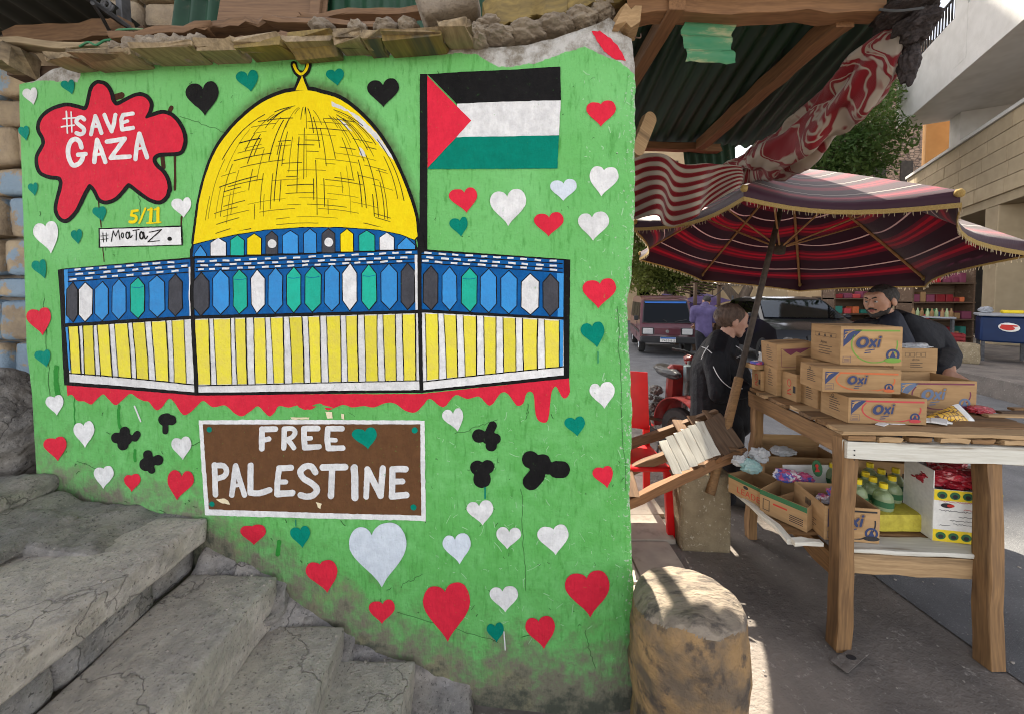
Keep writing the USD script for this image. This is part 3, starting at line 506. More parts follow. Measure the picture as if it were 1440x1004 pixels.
# flag
fl = paint("painted_flag", Polygon(ZO([(36,211),(330,197),(641,179),(644,333),(400,338),(172,348)])), "black", 4)
paint("flag_stripe", Polygon(ZO([(172,347),(400,338),(643,333),(635,491),(400,496),(168,499)])), "white", 5, fl)
paint("flag_stripe", Polygon(ZO([(40,499),(400,496),(635,491),(628,642),(40,643)])), "teal", 4.3, fl)
paint("flag_triangle", Polygon(ZO([(36,218),(135,322),(237,425),(38,638)])), "red", 6, fl)
paint("flagpole", Polygon(ZO([(2,210),(36,210),(36,1004),(40,1015),(0,1015),(2,700)])), "black", 3, fl)
# blobs
cap = lambda z, pts, r, k: LineString(z(pts)).buffer(r / k)
c1 = lambda z, x, y, r, k: Point(*z([(x, y)])[0]).buffer(r / k)
for gs in ([c1(ZJ,722,478,38,5.02),c1(ZJ,778,435,36,5.02),cap(ZJ,[(850,480),(865,455)],26,5.02),c1(ZJ,766,528,38,5.02),c1(ZJ,785,485,46,5.02)],
           [c1(ZJ,1060,350,42,5.02),c1(ZJ,1112,352,36,5.02),c1(ZJ,1080,338,36,5.02),cap(ZJ,[(1068,380),(1066,432)],21,5.02)],
           [c1(ZJ,928,665,46,5.02),c1(ZJ,942,598,34,5.02),c1(ZJ,1016,634,38,5.02),c1(ZJ,970,705,26,5.02),c1(ZJ,960,645,42,5.02)],
           [c1(ZK,290,238,44,4.56),cap(ZK,[(352,228),(378,172)],28,4.56),c1(ZK,395,256,35,4.56),c1(ZK,370,300,36,4.56),c1(ZK,345,255,34,4.56)],
           [c1(ZK,280,440,46,4.56),c1(ZK,345,435,44,4.56),c1(ZK,310,515,56,4.56)],
           [c1(ZK,622,388,56,4.56),c1(ZK,700,402,50,4.56),c1(ZK,665,425,56,4.56),cap(ZK,[(660,490),(625,530)],54,4.56),cap(ZK,[(790,450),(820,452)],54,4.56),c1(ZK,735,440,42,4.56)]):
    paint("painted_blot", unary_union(gs).buffer(1.6).buffer(-1.6), "black", 3)
# dripping red under the building
drip = spline(np.vstack([ZJ([(372,185),(402,175),(440,215),(490,222),(540,243),(580,205),(625,172),(660,205),(710,248),(755,215),(815,168),(860,195),(910,218),(950,225),(1000,280),(1045,262),(1095,200),(1140,235),(1195,312),(1245,300),(1300,250)]),
    Z4([(850,716),(890,742),(940,735),(980,768),(1010,780),(1050,755),(1075,740),(1118,780),(1142,765),(1160,738),(1200,745),(1245,735),(1285,755),(1330,735),(1380,750)]),
    Z5([(0,732),(30,755),(60,735),(95,730),(120,758),(180,735),(220,745),(270,740),(310,745),(360,728),(400,730),(440,758),(480,768),(515,738),(545,710),(600,745),(650,695),(700,710),(750,700),(795,738),(840,685),(870,690),(905,736),(932,728),(948,684),(975,690),(985,780),(1010,806),(1036,792),(1048,690),(1068,658),(1092,700),(1112,704),(1126,680)])]), 4, False)
paint("painted_drip", Polygon(np.vstack([drip, Z5([(1122,622),(505,690),(0,690)]), Z4([(830,688)]), ZJ([(368,108)])])).buffer(0), "red", 1.6)
# the painted building
md = paint("painted_building", unary_union([Polygon(np.vstack([ZG([(48,155),(75,148),(770,86)]), [(590,349)], ZI([(60,76),(795,127),(790,722)]), [(594,552)], ZG([(800,832),(78,778),(65,450)])]))]), "black", 2)
paint("blue_band", Polygon(ZG([(84,152),(764,97),(776,403),(90,445)])), "blue", 3, md)
paint("blue_band", Polygon(np.vstack([[(274,364.5),(587.5,353)], ZH([(893,438),(500,447)]), [(274.5,444)]])), "blue", 3, md)
paint("blue_band", Polygon(ZI([(45,86),(762,132),(760,417),(42,377)])), "blue", 3, md)
paint("pale_wall", Polygon(ZG([(106,463),(785,421),(797,814),(108,760)])), "white", 3, md)
paint("pale_wall", Polygon(np.vstack([[(275.5,449),(588.5,441),(590.5,548)], [(281,551)]])), "white", 3, md)
paint("pale_wall", Polygon(ZI([(45,392),(760,430),(762,706),(52,782)])), "white", 3, md)
paint("margin", unary_union([Polygon(ZG([(82,155),(103,153),(108,440),(90,445)])), Polygon(ZG([(92,465),(108,463),(122,690),(108,700)])), Polygon(ZI([(738,432),(760,430),(758,660),(742,664)])), Polygon(ZI([(728,196),(762,198),(760,416),(732,414)]))]), "light_blue", 3.6, md)
paint("margin", unary_union([Polygon(ZG([(757,140),(768,138),(776,403),(764,405)])), Polygon(ZH([(880,170),(892,170),(894,436),(882,438)]))]), "white", 4.4, md)
rs = random.Random(8)
wins = []                                   # (x left, x right, y top, y bottom, colour) in picture pixels
for z, k, o, it in ((ZG, 3.863, (70, 340), ((97,158,222,438,"grey"),(162,237,222,436,"white"),(248,325,218,430,"light_blue"),(344,421,203,425,"light_blue"),(443,521,195,418,"mint"),(546,627,184,412,"light_blue"),(649,724,178,405,"grey"))),
                 (Z4, 2.952, (0, 320), ((806,871,188,368,"grey"),(884,953,175,362,"light_blue"),(968,1028,175,360,"mint"),(1044,1100,175,358,"white"),(1115,1176,168,357,"light_blue"),(1193,1252,165,355,"mint"),(1269,1335,162,352,"mint"),(1350,1410,154,348,"light_blue"))),
                 (ZH, 3.463, (330, 310), ((528,598,210,441,"white"),(622,693,215,439,"mint"),(717,795,212,436,"light_blue"),(813,879,210,436,"grey"))),
                 (ZI, 3.584, (580, 330), ((57,130,160,381,"grey"),(150,225,164,384,"light_blue"),(248,327,169,390,"mint"),(345,425,173,394,"light_blue"),(448,528,183,401,"light_blue"),(548,637,198,405,"white"),(657,738,200,411,"grey")))):
    for x0, x1, y0, y1, c in it: wins.append((x0/k+o[0], x1/k+o[0], y0/k+o[1], y1/k+o[1], c))
for x0, x1, y0, y1, c in wins:
    h = (y1 - y0) * rs.uniform(.17, .21); xm = (x0 + x1) / 2 + rs.uniform(-1, 1); j = lambda: rs.uniform(-.6, .6)
    P = Polygon([(xm, y0), (x1+j(), y0+h+j()), (x1+j(), y1-h+j()), (xm+j(), y1), (x0+j(), y1-h+j()), (x0+j(), y0+h+j())])
    wp = paint("painted_window", P.buffer(.8), "black", 3.8, md, amp=.2)
    paint("window_fill", P.buffer(-.6), c, 4.8, wp, amp=.2)
    if c == "mint": paint("window_line", stroke([(x0+2, y0+h+3), (xm, y0+h+4), (x1-2, y0+h+2.5)], .8), "blue", 5.6, wp, amp=.1)
pill = []
ytop = lambda x: np.interp(x, [98, 273], [459, 449]) if x < 273 else (np.interp(x, [274, 589], [449.5, 441.5]) if x < 591 else np.interp(x, [593, 792], [440.5, 451]))
ybot = lambda x: np.interp(x, [98, 276], [525, 540.5]) if x < 278 else (np.interp(x, [279, 591], [541, 535]) if x < 591.5 else np.interp(x, [594, 792], [535.5, 516]))
for z, k, o, it in ((ZG, 3.863, 70, ((108,158,122,172),(186,238,195,248),(264,325,280,340),(360,428,375,443),(458,518,475,537),(558,632,580,648),(668,730,682,745))), (Z4, 2.952, 0, ((812,868,828,880),(890,957,908,968))),
                 (ZH, 3.463, 330, ((5,55,22,68),(97,148,108,160),(178,237,197,243),(270,328,285,338),(362,415,372,420),(450,515,460,517),(547,600,552,602),(637,695,640,697),(727,783,735,785),(820,880,825,880))),
                 (ZI, 3.584, 580, ((68,128,75,132),(162,220,175,228),(258,322,270,322),(362,420,368,420),(460,518,463,520),(557,630,563,628),(667,738,672,738)))):
    for a, b, c, d in it: pill.append(tuple(v / k + o for v in (a, b, c, d)))
for a, b, c, d in pill:
    P = Polygon([(a, ytop(a)+.8), (b, ytop(b)+.8), (d, ybot(d)-.8), (c, ybot(c)-.8)])
    pp = paint("yellow_panel", P, "lemon", 4, md, amp=.4)
    paint("panel_line", unary_union([stroke([(a-.6, ytop(a)), ((a+c)/2-.6+rs.uniform(-.6,.6), (ytop(a)+ybot(c))/2), (c-.6, ybot(c))], rs.uniform(.9, 1.5)), stroke([(b+.5, ytop(b)), ((b+d)/2+.5+rs.uniform(-.6,.6), (ytop(b)+ybot(d))/2), (d+.5, ybot(d))], rs.uniform(1., 2.0))]), "black", 5, pp, amp=.35)
paint("base_line", unary_union([stroke(ZG([(105,712),(380,735),(797,775)]), 1.7), stroke([(280,541.5),(430,538.5),(591,535)], 1.4), stroke(ZI([(55,740),(400,700),(762,664)]), 1.6)]), "black", 5.2, md)
paint("frame_line", unary_union([stroke(ZG([(776,88),(780,410),(803,820)]), 5), stroke([(590.5,350),(591,440),(592.5,550)], 5.5), stroke(ZG([(88,456),(400,432),(785,410)]), 3.6), stroke([(272,446.5),(430,443),(591,439)], 3.6), stroke(ZI([(40,387),(400,405),(765,424)]), 3.6), stroke([(590.5,330),(594,352)],9)]), "black", 5.6, md)
dash, dl = [], []
for P, Q in ((ZG([(105,158)])[0], ZG([(755,106)])[0]), (ZG([(105,182)])[0], ZG([(755,131)])[0]), (ZG([(105,208)])[0], ZG([(755,156)])[0]), (np.array([276.,368.5]), np.array([587.,355.5])), (np.array([276.,374.]), np.array([587.,362.])), (np.array([276.,379.8]), np.array([587.,367.])),
             (ZI([(48,92)])[0], ZI([(755,138)])[0]), (ZI([(48,115)])[0], ZI([(755,162)])[0]), (ZI([(48,134)])[0], ZI([(755,182)])[0])):
    L_ = np.linalg.norm(Q - P); d = (Q - P) / L_; t = rs.uniform(1, 12)
    while t < L_ - 8:
        l = rs.uniform(5.5, 8.5); dash.append(LineString([P + d*t, P + d*(t+l) + [0, rs.uniform(-.5,.5)]]).buffer(1.25, cap_style="square")); t += l + rs.uniform(9, 15)
    dl.append(LineString([P + [0, 2.9], Q + [0, 2.9]]).buffer(.75))
paint("frieze_line", unary_union(dl), "black", 4, md); paint("frieze_dash", unary_union(dash), "white", 5, md, amp=.5)
# drum and dome
dome_bot = np.vstack([ZF([(590,978),(520,950),(400,925),(200,912),(0,912)]), ZE([(540,915),(400,925),(250,950),(130,975),(30,1000)])])
dm = paint("painted_drum", Polygon(np.vstack([dome_bot[::-1] + [0, -3], [(587,352),(430,358),(268,364),(268,352)]])).buffer(.8), "black", 2.6, md)
paint("drum_band", Polygon(np.vstack([dome_bot[::-1] + [0, 1.0], [(586,350.2),(430,355.6),(271,361.5)]])).buffer(0), "blue", 3.6, dm)
for x0, x1, yt, yb, c in ((274,291,346,361,"light_blue"),(297,319,335,360.5,"white"),(325,344,331.5,360,"mint"),(348,368,329,359,"yellow"),(374.5,391,326,358,"grey"),(398,420,325,357.3,"light_blue"),(428,446,322.5,356.8,"light_blue"),(454,472,322.5,356,"grey"),(480,498,323,355,"yellow"),(506,528,325,354,"mint"),(535,555.5,328,352.5,"white"),(560,585,334.5,351.5,"light_blue")):
    h = 7 if x0 not in (274, 560) else 12; xm = (x0+x1)/2
    P = Polygon([(xm, yt), (x1, yt+h), (x1, yb), (x0, yb), (x0, yt+h)]); wp = paint("painted_window", P.buffer(.8), "black", 4.4, dm, amp=.2); paint("window_fill", P.buffer(-.4), c, 5.2, wp, amp=.2)
    if c == "grey": paint("window_spot", Point(xm + .5, yb - 14.5).buffer(6.2), "white", 6, wp, amp=.3)
upper = np.vstack([ZE([(30,1000),(45,900),(60,770),(90,650),(140,520),(210,420),(300,330),(390,260),(480,220),(540,205),(630,198)]), ZF([(100,213),(200,245),(300,320),(400,430),(480,560),(550,720),(592,850),(606,960)])])
DG = Polygon(np.vstack([spline(upper, 6, False), dome_bot]))
mk("paint_overspray", {"p": ("principled_bsdf", {"roughness": .8, "specular_ior_level": .1, "base_color": (.045, .02, .012)}), "t": ("transparent_bsdf", {}), "a": ("attribute", {"attribute": "alpha"}), "g": ("geometry", {}), "n": ("noise_texture", {"scale": 40.0, "detail": 5.0}), "m": ("math", {"math_type": "multiply"}), "k": ("math", {"math_type": "multiply", "value2": 1.7, "use_clamp": True}), "x": ("mix_closure", {})}, [("g.position", "n.vector"), ("a.fac", "m.value1"), ("n.fac", "m.value2"), ("m.value", "k.value1"), ("k.value", "x.fac"), ("t.BSDF", "x.closure1"), ("p.BSDF", "x.closure2")], "x.closure")
us = spline(upper[3:], 8, False); tn = np.gradient(us, axis=0); nn2 = np.column_stack([tn[:, 1], -tn[:, 0]]); nn2 /= np.linalg.norm(nn2, axis=1)[:, None]; fo = np.sin(np.linspace(0, PI, len(us))) ** .5
Vs = np.vstack([w3(w2(us + nn2 * o * (4 + 20 * fo[:, None])), .0016) for o in (0, .35, .7, 1.0)]); al = np.concatenate([np.full(len(us), q) for q in (.8, .5, .18, 0)]) * np.tile(fo, 4); i2 = np.arange(len(Vs)).reshape(4, -1)
obj("overspray", G(Vs, np.stack([i2[:-1, :-1], i2[:-1, 1:], i2[1:, 1:], i2[1:, :-1]], -1).reshape(-1, 4)), "paint_overspray", md, smooth=True, pv={"alpha": al})
do = paint("painted_dome", unary_union([DG.buffer(1.2), stroke(upper + [0, -2.2], 7.5)]), "black", 3.2, md)
paint("dome_fill", DG, "yellow", 6.2, do)
ln = []; bt = spline(dome_bot[::-1], 6, False); ap = np.array([423., 134.]); dr = np.random.default_rng(7)
ya_ = lambda x: np.interp(x, *spline(upper, 6, False).T[[0, 1]])
for k in range(38):                         # meridian strokes
    fx = (k + .5) / 38 + dr.uniform(-.008, .008); b = np.array([276 + fx * 308, np.interp(276 + fx * 308, bt[:, 0], bt[:, 1])]); s_ = (fx - .5) * 2
    th = np.linspace(0, PI / 2, 26); q = np.column_stack([430 + s_ * 146 * np.sin(th) ** (.92), 150 + (b[1] - 158) * (1 - np.cos(th))]); a0 = dr.integers(2, 9)
    while a0 < 23:
        L_ = dr.integers(4, 11); seg = q[a0:min(a0 + L_, 25)] + dr.normal(0, .7, 2)
        if len(seg) > 2 and dr.random() < .75: ln.append(LineString(seg).buffer(dr.uniform(.22, .62)))
        a0 += L_ + dr.integers(1, 5)
for k in range(19):                         # parallels
    y0 = 165 + k * 8.2 + dr.uniform(-3, 3); hw = 150 * math.sqrt(max(.04, 1 - ((y0 - 340) / 208) ** 2)) * .93; x = 428 - hw + dr.uniform(0, 30)
    while x < 428 + hw - 12:
        L_ = dr.uniform(14, 62); xx = np.linspace(x, min(x + L_, 428 + hw), 7); yy = y0 + 30 * ((xx - 428) / 150) ** 2 + np.where(xx < 428, 1, .7) * abs(dr.normal(0, 1.5)) * (428 - xx) / 90
        ln.append(LineString(np.column_stack([xx, yy])).buffer(dr.uniform(.22, .6) * (1.5 if dr.random() < .12 else 1))); x += L_ + dr.uniform(8, 70)
paint("dome_line", unary_union(ln).intersection(DG.buffer(-4)), "black", 7, do, amp=.15)
paint("dome_shine", unary_union([Polygon(ZF(q)) for q in ([(155,255),(200,275),(300,335),(380,410),(440,490),(480,560),(455,545),(400,470),(330,400),(240,310),(160,280)], [(185,340),(230,370),(265,415),(215,380)], [(300,490),(325,510),(335,545),(305,535)])]), "white", 6.8, do, amp=1.2)
cr = paint("painted_crescent", unary_union([stroke([(413,91),(416,100),(423,106),(431,101),(434,91)], 9), stroke([(423,104),(424,128)], 9), Polygon([(412,129),(437,129),(427,103),(421,103)])]), "black", 4, md)
paint("crescent_fill", unary_union([stroke([(413.5,92),(417,100),(423.5,105),(430,100),(433,91.5)], 3.6), Polygon([(416,128),(433,128),(425,107)])]), "yellow", 5, cr)
paintm("deep_green", (.04, .30, .045), None, .2); paintm("crack", (.035, .10, .03), None, .1); paintm("scratch", (.36, .66, .34), None, .1)
paint("green_run", unary_union([stroke(ZJ([(298, -20), (292, 60), (305, 180)]), 7), stroke(ZJ([(418, 190), (420, 300), (426, 395)]), 1.6), stroke(ZJ([(735, 255), (732, 330), (745, 412)]), 4), stroke(ZJ([(850, 570), (848, 640)]), 4), stroke(ZL([(345, 200), (335, 285)]), 6)]), "deep_green", .8, amp=.9)
paint("teal_run", unary_union([stroke(ZI([(935, 590), (935, 646)]), 1.2), stroke(ZK([(330, 568), (330, 636)]), 2.4), stroke(ZL([(462, 50), (462, 92)]), 1.2)]), "teal", 3, amp=.3); paint("white_run", unary_union([stroke(ZN([(490, 520), (497, 625)]), 1.6), stroke(ZJ([(845, 255), (890, 362)]), 2.2)]), "white", 3, amp=.3)
cr_ = np.random.default_rng(19); ck = []
for p, q in ((ZK([(605, 30)])[0], ZK([(596, 135)])[0]), (Z7([(865, 130)])[0], Z7([(880, 520)])[0]), (ZN([(955, 515)])[0], ZN([(1012, 735)])[0]), (ZJ([(455, 640)])[0], ZJ([(600, 700)])[0]), (ZL([(1165, 500)])[0], ZL([(1310, 420)])[0]), (np.array([195., 250.]), np.array([198., 310.])), (np.array([255., 165.]), np.array([330., 190.])), (np.array([700., 590.]), np.array([640., 610.])), (np.array([560., 860.]), np.array([700., 900.])), (np.array([868., 430.]), np.array([880., 690.])), (np.array([62., 420.]), np.array([70., 560.]))):
    n_ = 14; t = np.linspace(0, 1, n_)[:, None]; ck.append(LineString(p + (q - p) * t + cr_.normal(0, 1.1, (n_, 2))).buffer(.33))
paint("wall_crack", unary_union(ck), "crack", .7, amp=.2)
def nicks(n, xy, s, name, mat, w):
    out = []
    for _ in range(n):
        p = np.array(xy()); a = cr_.normal(1.2, .9); l = cr_.gamma(2, s); out.append(LineString([p, p + l * np.array([math.cos(a), math.sin(a)]) * .6 + cr_.normal(0, .8, 2), p + l * np.array([math.cos(a), math.sin(a)])]).buffer(cr_.uniform(.2, w)))
    m_ = paint(name, unary_union(out), mat, .75, amp=.15); props(m_, kind="stuff")
nicks(170, lambda: (cr_.uniform(600, 882), cr_.uniform(560, 900)), 2.6, "scratch", "scratch", .5); nicks(60, lambda: (cr_.uniform(820, 888), cr_.uniform(100, 560)), 2.2, "scratch", "scratch", .8); nicks(110, lambda: (cr_.uniform(60, 880), cr_.uniform(560, 900)), 2.0, "dark_nick", "crack", .5); nicks(60, lambda: (cr_.uniform(40, 880), cr_.uniform(95, 560)), 1.6, "dark_nick", "crack", .45)
# leftovers near the top corner and small stains
paint("old_red_stripe", Polygon(ZO([(785,18),(820,15),(870,50),(905,90),(940,150),(890,145),(840,110),(810,65)])), "red", 2, amp=1.0)
paint("old_cream_paint", unary_union([Polygon(ZC([(825,65),(975,62),(975,80),(840,84)])), Polygon(ZD([(165,20),(220,25),(225,75),(180,78)])), Polygon(ZD([(295,35),(318,42),(320,85),(298,80)])), Polygon(ZC([(205,745),(275,738),(300,752),(320,790),(240,772)])), Polygon(ZD([(88,760),(140,780),(125,825),(105,810)]))]), "cream", 5.4, amp=1.0)
# ---------------------------------------------------------------- roof edge above the green wall
wood("old_plank", (.33, .25, .15), (.15, .11, .065), (.06, .045, .03), k=1.0, lo3=.52)
wood("painted_plank", (.26, .185, .06), (.11, .08, .035), (.04, .05, .055), k=1.0, lo3=.53)
wood("brown_board", (.20, .115, .06), (.11, .062, .035), (.06, .04, .025))
wood("table_wood", (.27, .15, .062), (.13, .07, .032), (.06, .036, .02), lo3=.52)
wood("pale_wood", (.44, .29, .15), (.27, .17, .085), (.15, .095, .05), lo3=.57)
wood("dark_wood", (.12, .07, .04), (.055, .034, .022), (.16, .11, .07))
wood("white_wood", (.62, .6, .53), (.48, .45, .38), (.22, .17, .12), lo3=.6, hi3=.66)
wood("beam_wood", (.27, .14, .065), (.15, .075, .036), (.12, .07, .04), lo3=.58)
stuff("mud", (.34, .28, .21), (.22, .18, .14), sc=9, rough=.95, bump=1, bsc=40, dist=.02)
stuff("old_stone", (.40, .31, .20), (.26, .2, .14), sc=9, rough=.92, bump=1, bsc=35, dist=.012, c3=(.2, .30, .40), sc3=2.6, lo3=.54, hi3=.57, rand=.15)
stuff("mortar_joint", (.22, .19, .155), (.15, .13, .11), sc=14, rough=.95, bump=.8, bsc=60, dist=.01)
stuff("green_sheet", (.008, .03, .014), (.014, .055, .027), sc=5, rough=.5, bump=.2, bsc=60, dist=.003, c3=(.13, .10, .06), sc3=7, lo3=.62, hi3=.72, stretch=(1, .25, 1))  # darkened so the shade under the canopy sits in the colour
stuff("green_sheet_lit", (.03, .17, .08), (.09, .21, .10), sc=16, rough=.6, bump=.4, bsc=40, dist=.004, c3=(.3, .29, .16), sc3=16, lo3=.52, hi3=.64, stretch=(.4, 1, 1.6))  # lighter copy of the sheet green, front light put into the colour
stuff("awning_dark", (.035, .037, .032), (.02, .021, .019), sc=5, rough=.7, bump=.2, stretch=(4, .6, 1))
stuff("iron", (.11, .11, .115), (.06, .06, .062), sc=25, rough=.6, bump=.3, bsc=120, dist=.002, metal=.4)
stuff("rusty_iron", (.14, .07, .04), (.05, .04, .035), sc=25, rough=.7, bump=.3, bsc=120, dist=.002)
roof = thing("plank_roof", "edge of a rough plank and mud roof sticking out over the top of the painted wall", "roof", (-0.8, 1.5, 2.4))
FX = [105, 160, 215, 310, 400, 480, 560, 672]; FT = [86, 83, 80, 64, 54.5, 48.5, 46, 46]; UB = [105, 103, 100, 90, 85, 82, 78, 69]
rr = random.Random(3); x = 106.0; k = 0
while x < 668:
    w = min(rr.choice([26, 38, 52, 66, 80]), 671 - x); xm = x + w / 2; ub = np.interp(xm, FX, UB); ft = np.interp(xm, FX, FT)
    P0 = w2([(xm, ub)]); z0 = P0[0, 1] - .003; yw = w3(P0)[0][1]; a = atz(x, np.interp(x, FX, FT) + 9, z0); b = atz(x + w, np.interp(x + w, FX, FT) + 9, z0); xl = at(x, ub, yw)[0]; xr = at(x + w, ub, yw)[0]
    th = (9 + rr.uniform(-1, 4)) * yw / 520; yf = yw - rr.uniform(.085, .115); xc = (xl + xr) / 2; wd = xr - xl
    q = beam((xc - .012, yf, z0 + th / 2), (xc + .03, yw + .3, z0 + th / 2 + .01), wd - .0015, th, n=7, jit=.007, seed=k, ends=.008, c=.005)
    obj("plank", q, "painted_plank" if xm > 380 and k % 3 else "old_plank", roof, smooth=35)
    obj("plank_end", beam((xc - .012, yf - .004, z0 + th * .62), (xc - .011, yf + .05, z0 + th * .62), wd - .001, th * .8, n=1, jit=.003, seed=k + 90, ends=.007, c=.006), "old_plank", roof, smooth=35)
    x += w; k += 1
def board(name, mat, a, b, w, h, parent, seed, Ya, Yb=None, up=(0, 0, 1), **kw):
    return obj(name, beam(at(*a, Ya), at(*b, Yb or Ya), w, h, up, seed=seed, **{"n": 8, "jit": .004, "ends": .012, "c": .004, **kw}), mat, parent, smooth=35)
board("board", "brown_board", (163, 58), (300, 44), .07, .03, roof, 31, 1.60); board("board", "brown_board", (285, 45), (380, 36), .07, .028, roof, 32, 1.61)
board("board", "brown_board", (376, 31), (548, 43), .06, .025, roof, 33, 1.58); board("board", "brown_board", (425, 28), (610, 20), .06, .025, roof, 34, 1.68)
board("board", "old_plank", (12, 64), (192, 74), .06, .028, roof, 35, 1.64, jit=.005); board("board", "brown_board", (18, 58), (182, 43), .06, .085, roof, 36, 1.85, jit=.006)
board("beam_end", "old_plank", (8, 84), (38, 90), .1, .085, roof, 37, 1.66, n=4, jit=.008)
board("log", "painted_plank", (688, 36), (790, 15), .15, .12, roof, 38, 1.5, jit=.01, ends=.03); board("log", "painted_plank", (775, 20), (872, -2), .16, .13, roof, 39, 1.5, jit=.01, ends=.03)
board("block", "pale_wood", (866, 38), (889, 37), .1, .066, roof, 40, 1.43, n=3)
for k, (px, py, r, h) in enumerate(((196, 74, .05, .04), (216, 71, .045, .05), (238, 70, .05, .04), (262, 72, .045, .05), (285, 69, .04, .05), (178, 76, .04, .03), (455, 43, .05, .03), (545, 44, .05, .03), (575, 42, .045, .03), (505, 46, .04, .03))):
    obj("mud_clod", lump(at(px, py, 1.56), (r, .06, h), .35, 2.4, 200 + k, 3, 3), "mud", roof, smooth=True)
obj("rock", rbox(0, .24, -.1, .15, -.06, .07, .02, .03, 6, 5, .03).rot((0, 1, 0), -18).move(at(592, 30, 1.52)), "mud", roof, smooth=50)
for k, (px, py, r, h) in enumerate(((668, 60, .04, .03), (675, 66, .035, .02), (675, 52, .05, .035), (700, 56, .07, .03), (740, 50, .08, .03), (780, 42, .08, .03), (815, 33, .07, .035), (845, 22, .05, .04), (690, 42, .06, .03))):
    obj("mud_clod", lump(at(px, py, 1.47), (r, .07, h), .35, 2.4, 230 + k, 4, 4), "mud", roof, smooth=True)
# roof slab behind, closes the dark gap
obj("roof_boarding", bx(-2.3, .40, 1.72, 2.5, 2.50, 2.54), "dark_wood", roof)

# green corrugated sheets and a plywood sheet standing on the roof
def corr(u0, u1, fn, pitch=.075, amp=.011, nv=6, per=8):     # fn(u, v) -> point, normal dir
    n = max(8, int((u1 - u0) / pitch * per)); U = np.linspace(u0, u1, n); V = np.linspace(0, 1, nv); P = np.zeros((n, nv, 3)); LC = np.zeros((n, nv, 3))
    for i_, u in enumerate(U):
        for j_, v in enumerate(V):
            p, nn = fn(u, v); P[i_, j_] = np.asarray(p) + np.asarray(nn) * amp * math.sin(u / pitch * 2 * PI); LC[i_, j_] = (u, v, 0)
    idx = np.arange(n * nv).reshape(n, nv); F = np.stack([idx[:-1, :-1], idx[1:, :-1], idx[1:, 1:], idx[:-1, 1:]], -1).reshape(-1, 4)
    g = G(P.reshape(-1, 3), F, LC.reshape(-1, 3)); return g
def thick(g, d):                          # closed thin shell
    nn = trimesh.Trimesh(g.v, g.f, process=False).vertex_normals; m = len(g.v); e = trimesh.Trimesh(g.v, g.f, process=False)
    ed = e.edges; es = e.edges_sorted; u, ix, ct = np.unique(es, axis=0, return_index=True, return_counts=True); be = ed[ix[ct == 1]]
    side = np.vstack([np.column_stack([be[:, 1], be[:, 0], be[:, 0] + m]), np.column_stack([be[:, 1], be[:, 0] + m, be[:, 1] + m])])
    return G(np.vstack([g.v + nn * d / 2, g.v - nn * d / 2]), np.vstack([g.f, g.f[:, ::-1] + m, side]), np.vstack([g.lc, g.lc]))
pa = at(238, 48, 1.95)
t = thing("corrugated_sheet", "dark green corrugated sheets leaning behind the boards above the dome", "sheet", pa)
for nm, (x0, x1) in (("sheet", (238, 345)), ("sheet", (440, 600)), ("sheet", (585, 760))):
    A_ = at(x0, 60, 1.95); B_ = at(x1, 40, 1.95); obj(nm, thick(corr(0, B_[0] - A_[0], lambda u, v: (A_ + [u - .10 * v, .25 * v, v * 1.0 - .02], (0, -1, .2)), .09, .016), .002), "green_sheet", t, smooth=True)
pb = at(380, 45, 1.88); ply = thing("plywood_sheet", "brown plywood sheet standing between the green corrugated sheets", "board", pb)
obj("panel", bx(-.27, .27, -.006, .006, -.05, .9, .002).rot((1, 0, 0), -12).move(pb), "brown_board", ply)
obj("batten", bx(.2, .25, -.03, -.008, -.05, .7, .002).rot((1, 0, 0), -12).move(pb), "brown_board", ply)

# ---------------------------------------------------------------- old stone house behind on the left
oh = thing("old_house", "old rubble stone house with flaking blue paint behind the left end of the green wall", "house", (-2.4, 2.1, 0))
obj("wall_core", bx(-5.0, -1.0, 2.10, 2.5, -.3, 5.0), "mortar_joint", oh); obj("wall_core", bx(-1.0, .36, 2.42, 2.7, -.3, 2.38), "mortar_joint", oh)
ro = random.Random(12)
def courses(xa, xb, za, zb, y, hmin, hmax, wmin, wmax, mat, parent, seed, dep=.1, back=0.0, amp=.012, rnd=.025, res=.03, nm="stone"):
    r = random.Random(seed); z = za
    while z < zb:
        h = r.uniform(hmin, hmax); x = xa - r.uniform(0, wmin)
        while x < xb:
            w = r.uniform(wmin, wmax); obj(nm, rbox(x + .006, x + w - .006, y - dep * r.uniform(.5, 1), y + .05, z + .006, z + h - .006, res, amp, 9, r.randrange(9999), rnd, 4), mat, parent, smooth=50); x += w
        z += h
courses(-4.0, -2.42, .6, 3.0, 2.1, .12, .24, .18, .38, "old_stone", oh, 5); courses(-2.45, -1.6, 2.75, 3.7, 2.1, .12, .2, .16, .32, "old_stone", oh, 6)
aw = thing("dark_awning", "dark corrugated awning high at the top left corner", "awning", at(90, 30, 1.6))
A_, B_ = at(-160, 60, 1.98), at(192, 38, 1.98)
obj("panel", thick(corr(0, B_[0] - A_[0] + .02, lambda u, v: (A_ + [u, -1.3 * v, (B_ - A_)[2] * u / (B_ - A_)[0] + .10 * v], (0, 0, 1)), .12, .012), .003), "awning_dark", aw, smooth=True)
obj("edge_rail", beam(A_ + [0, .02, -.01], B_ + [.03, .02, -.01], .03, .05, n=2), "dark_wood", aw)
for f in (.35, .8): obj("rafter", beam(A_ + (B_ - A_) * f + [0, 0, .04], A_ + (B_ - A_) * f + [.05, -1.3, .15], .04, .04, n=2), "dark_wood", aw)
br = thing("iron_bracket", "grey scrolled iron bracket holding up the dark awning", "bracket", at(160, 20, 1.7))
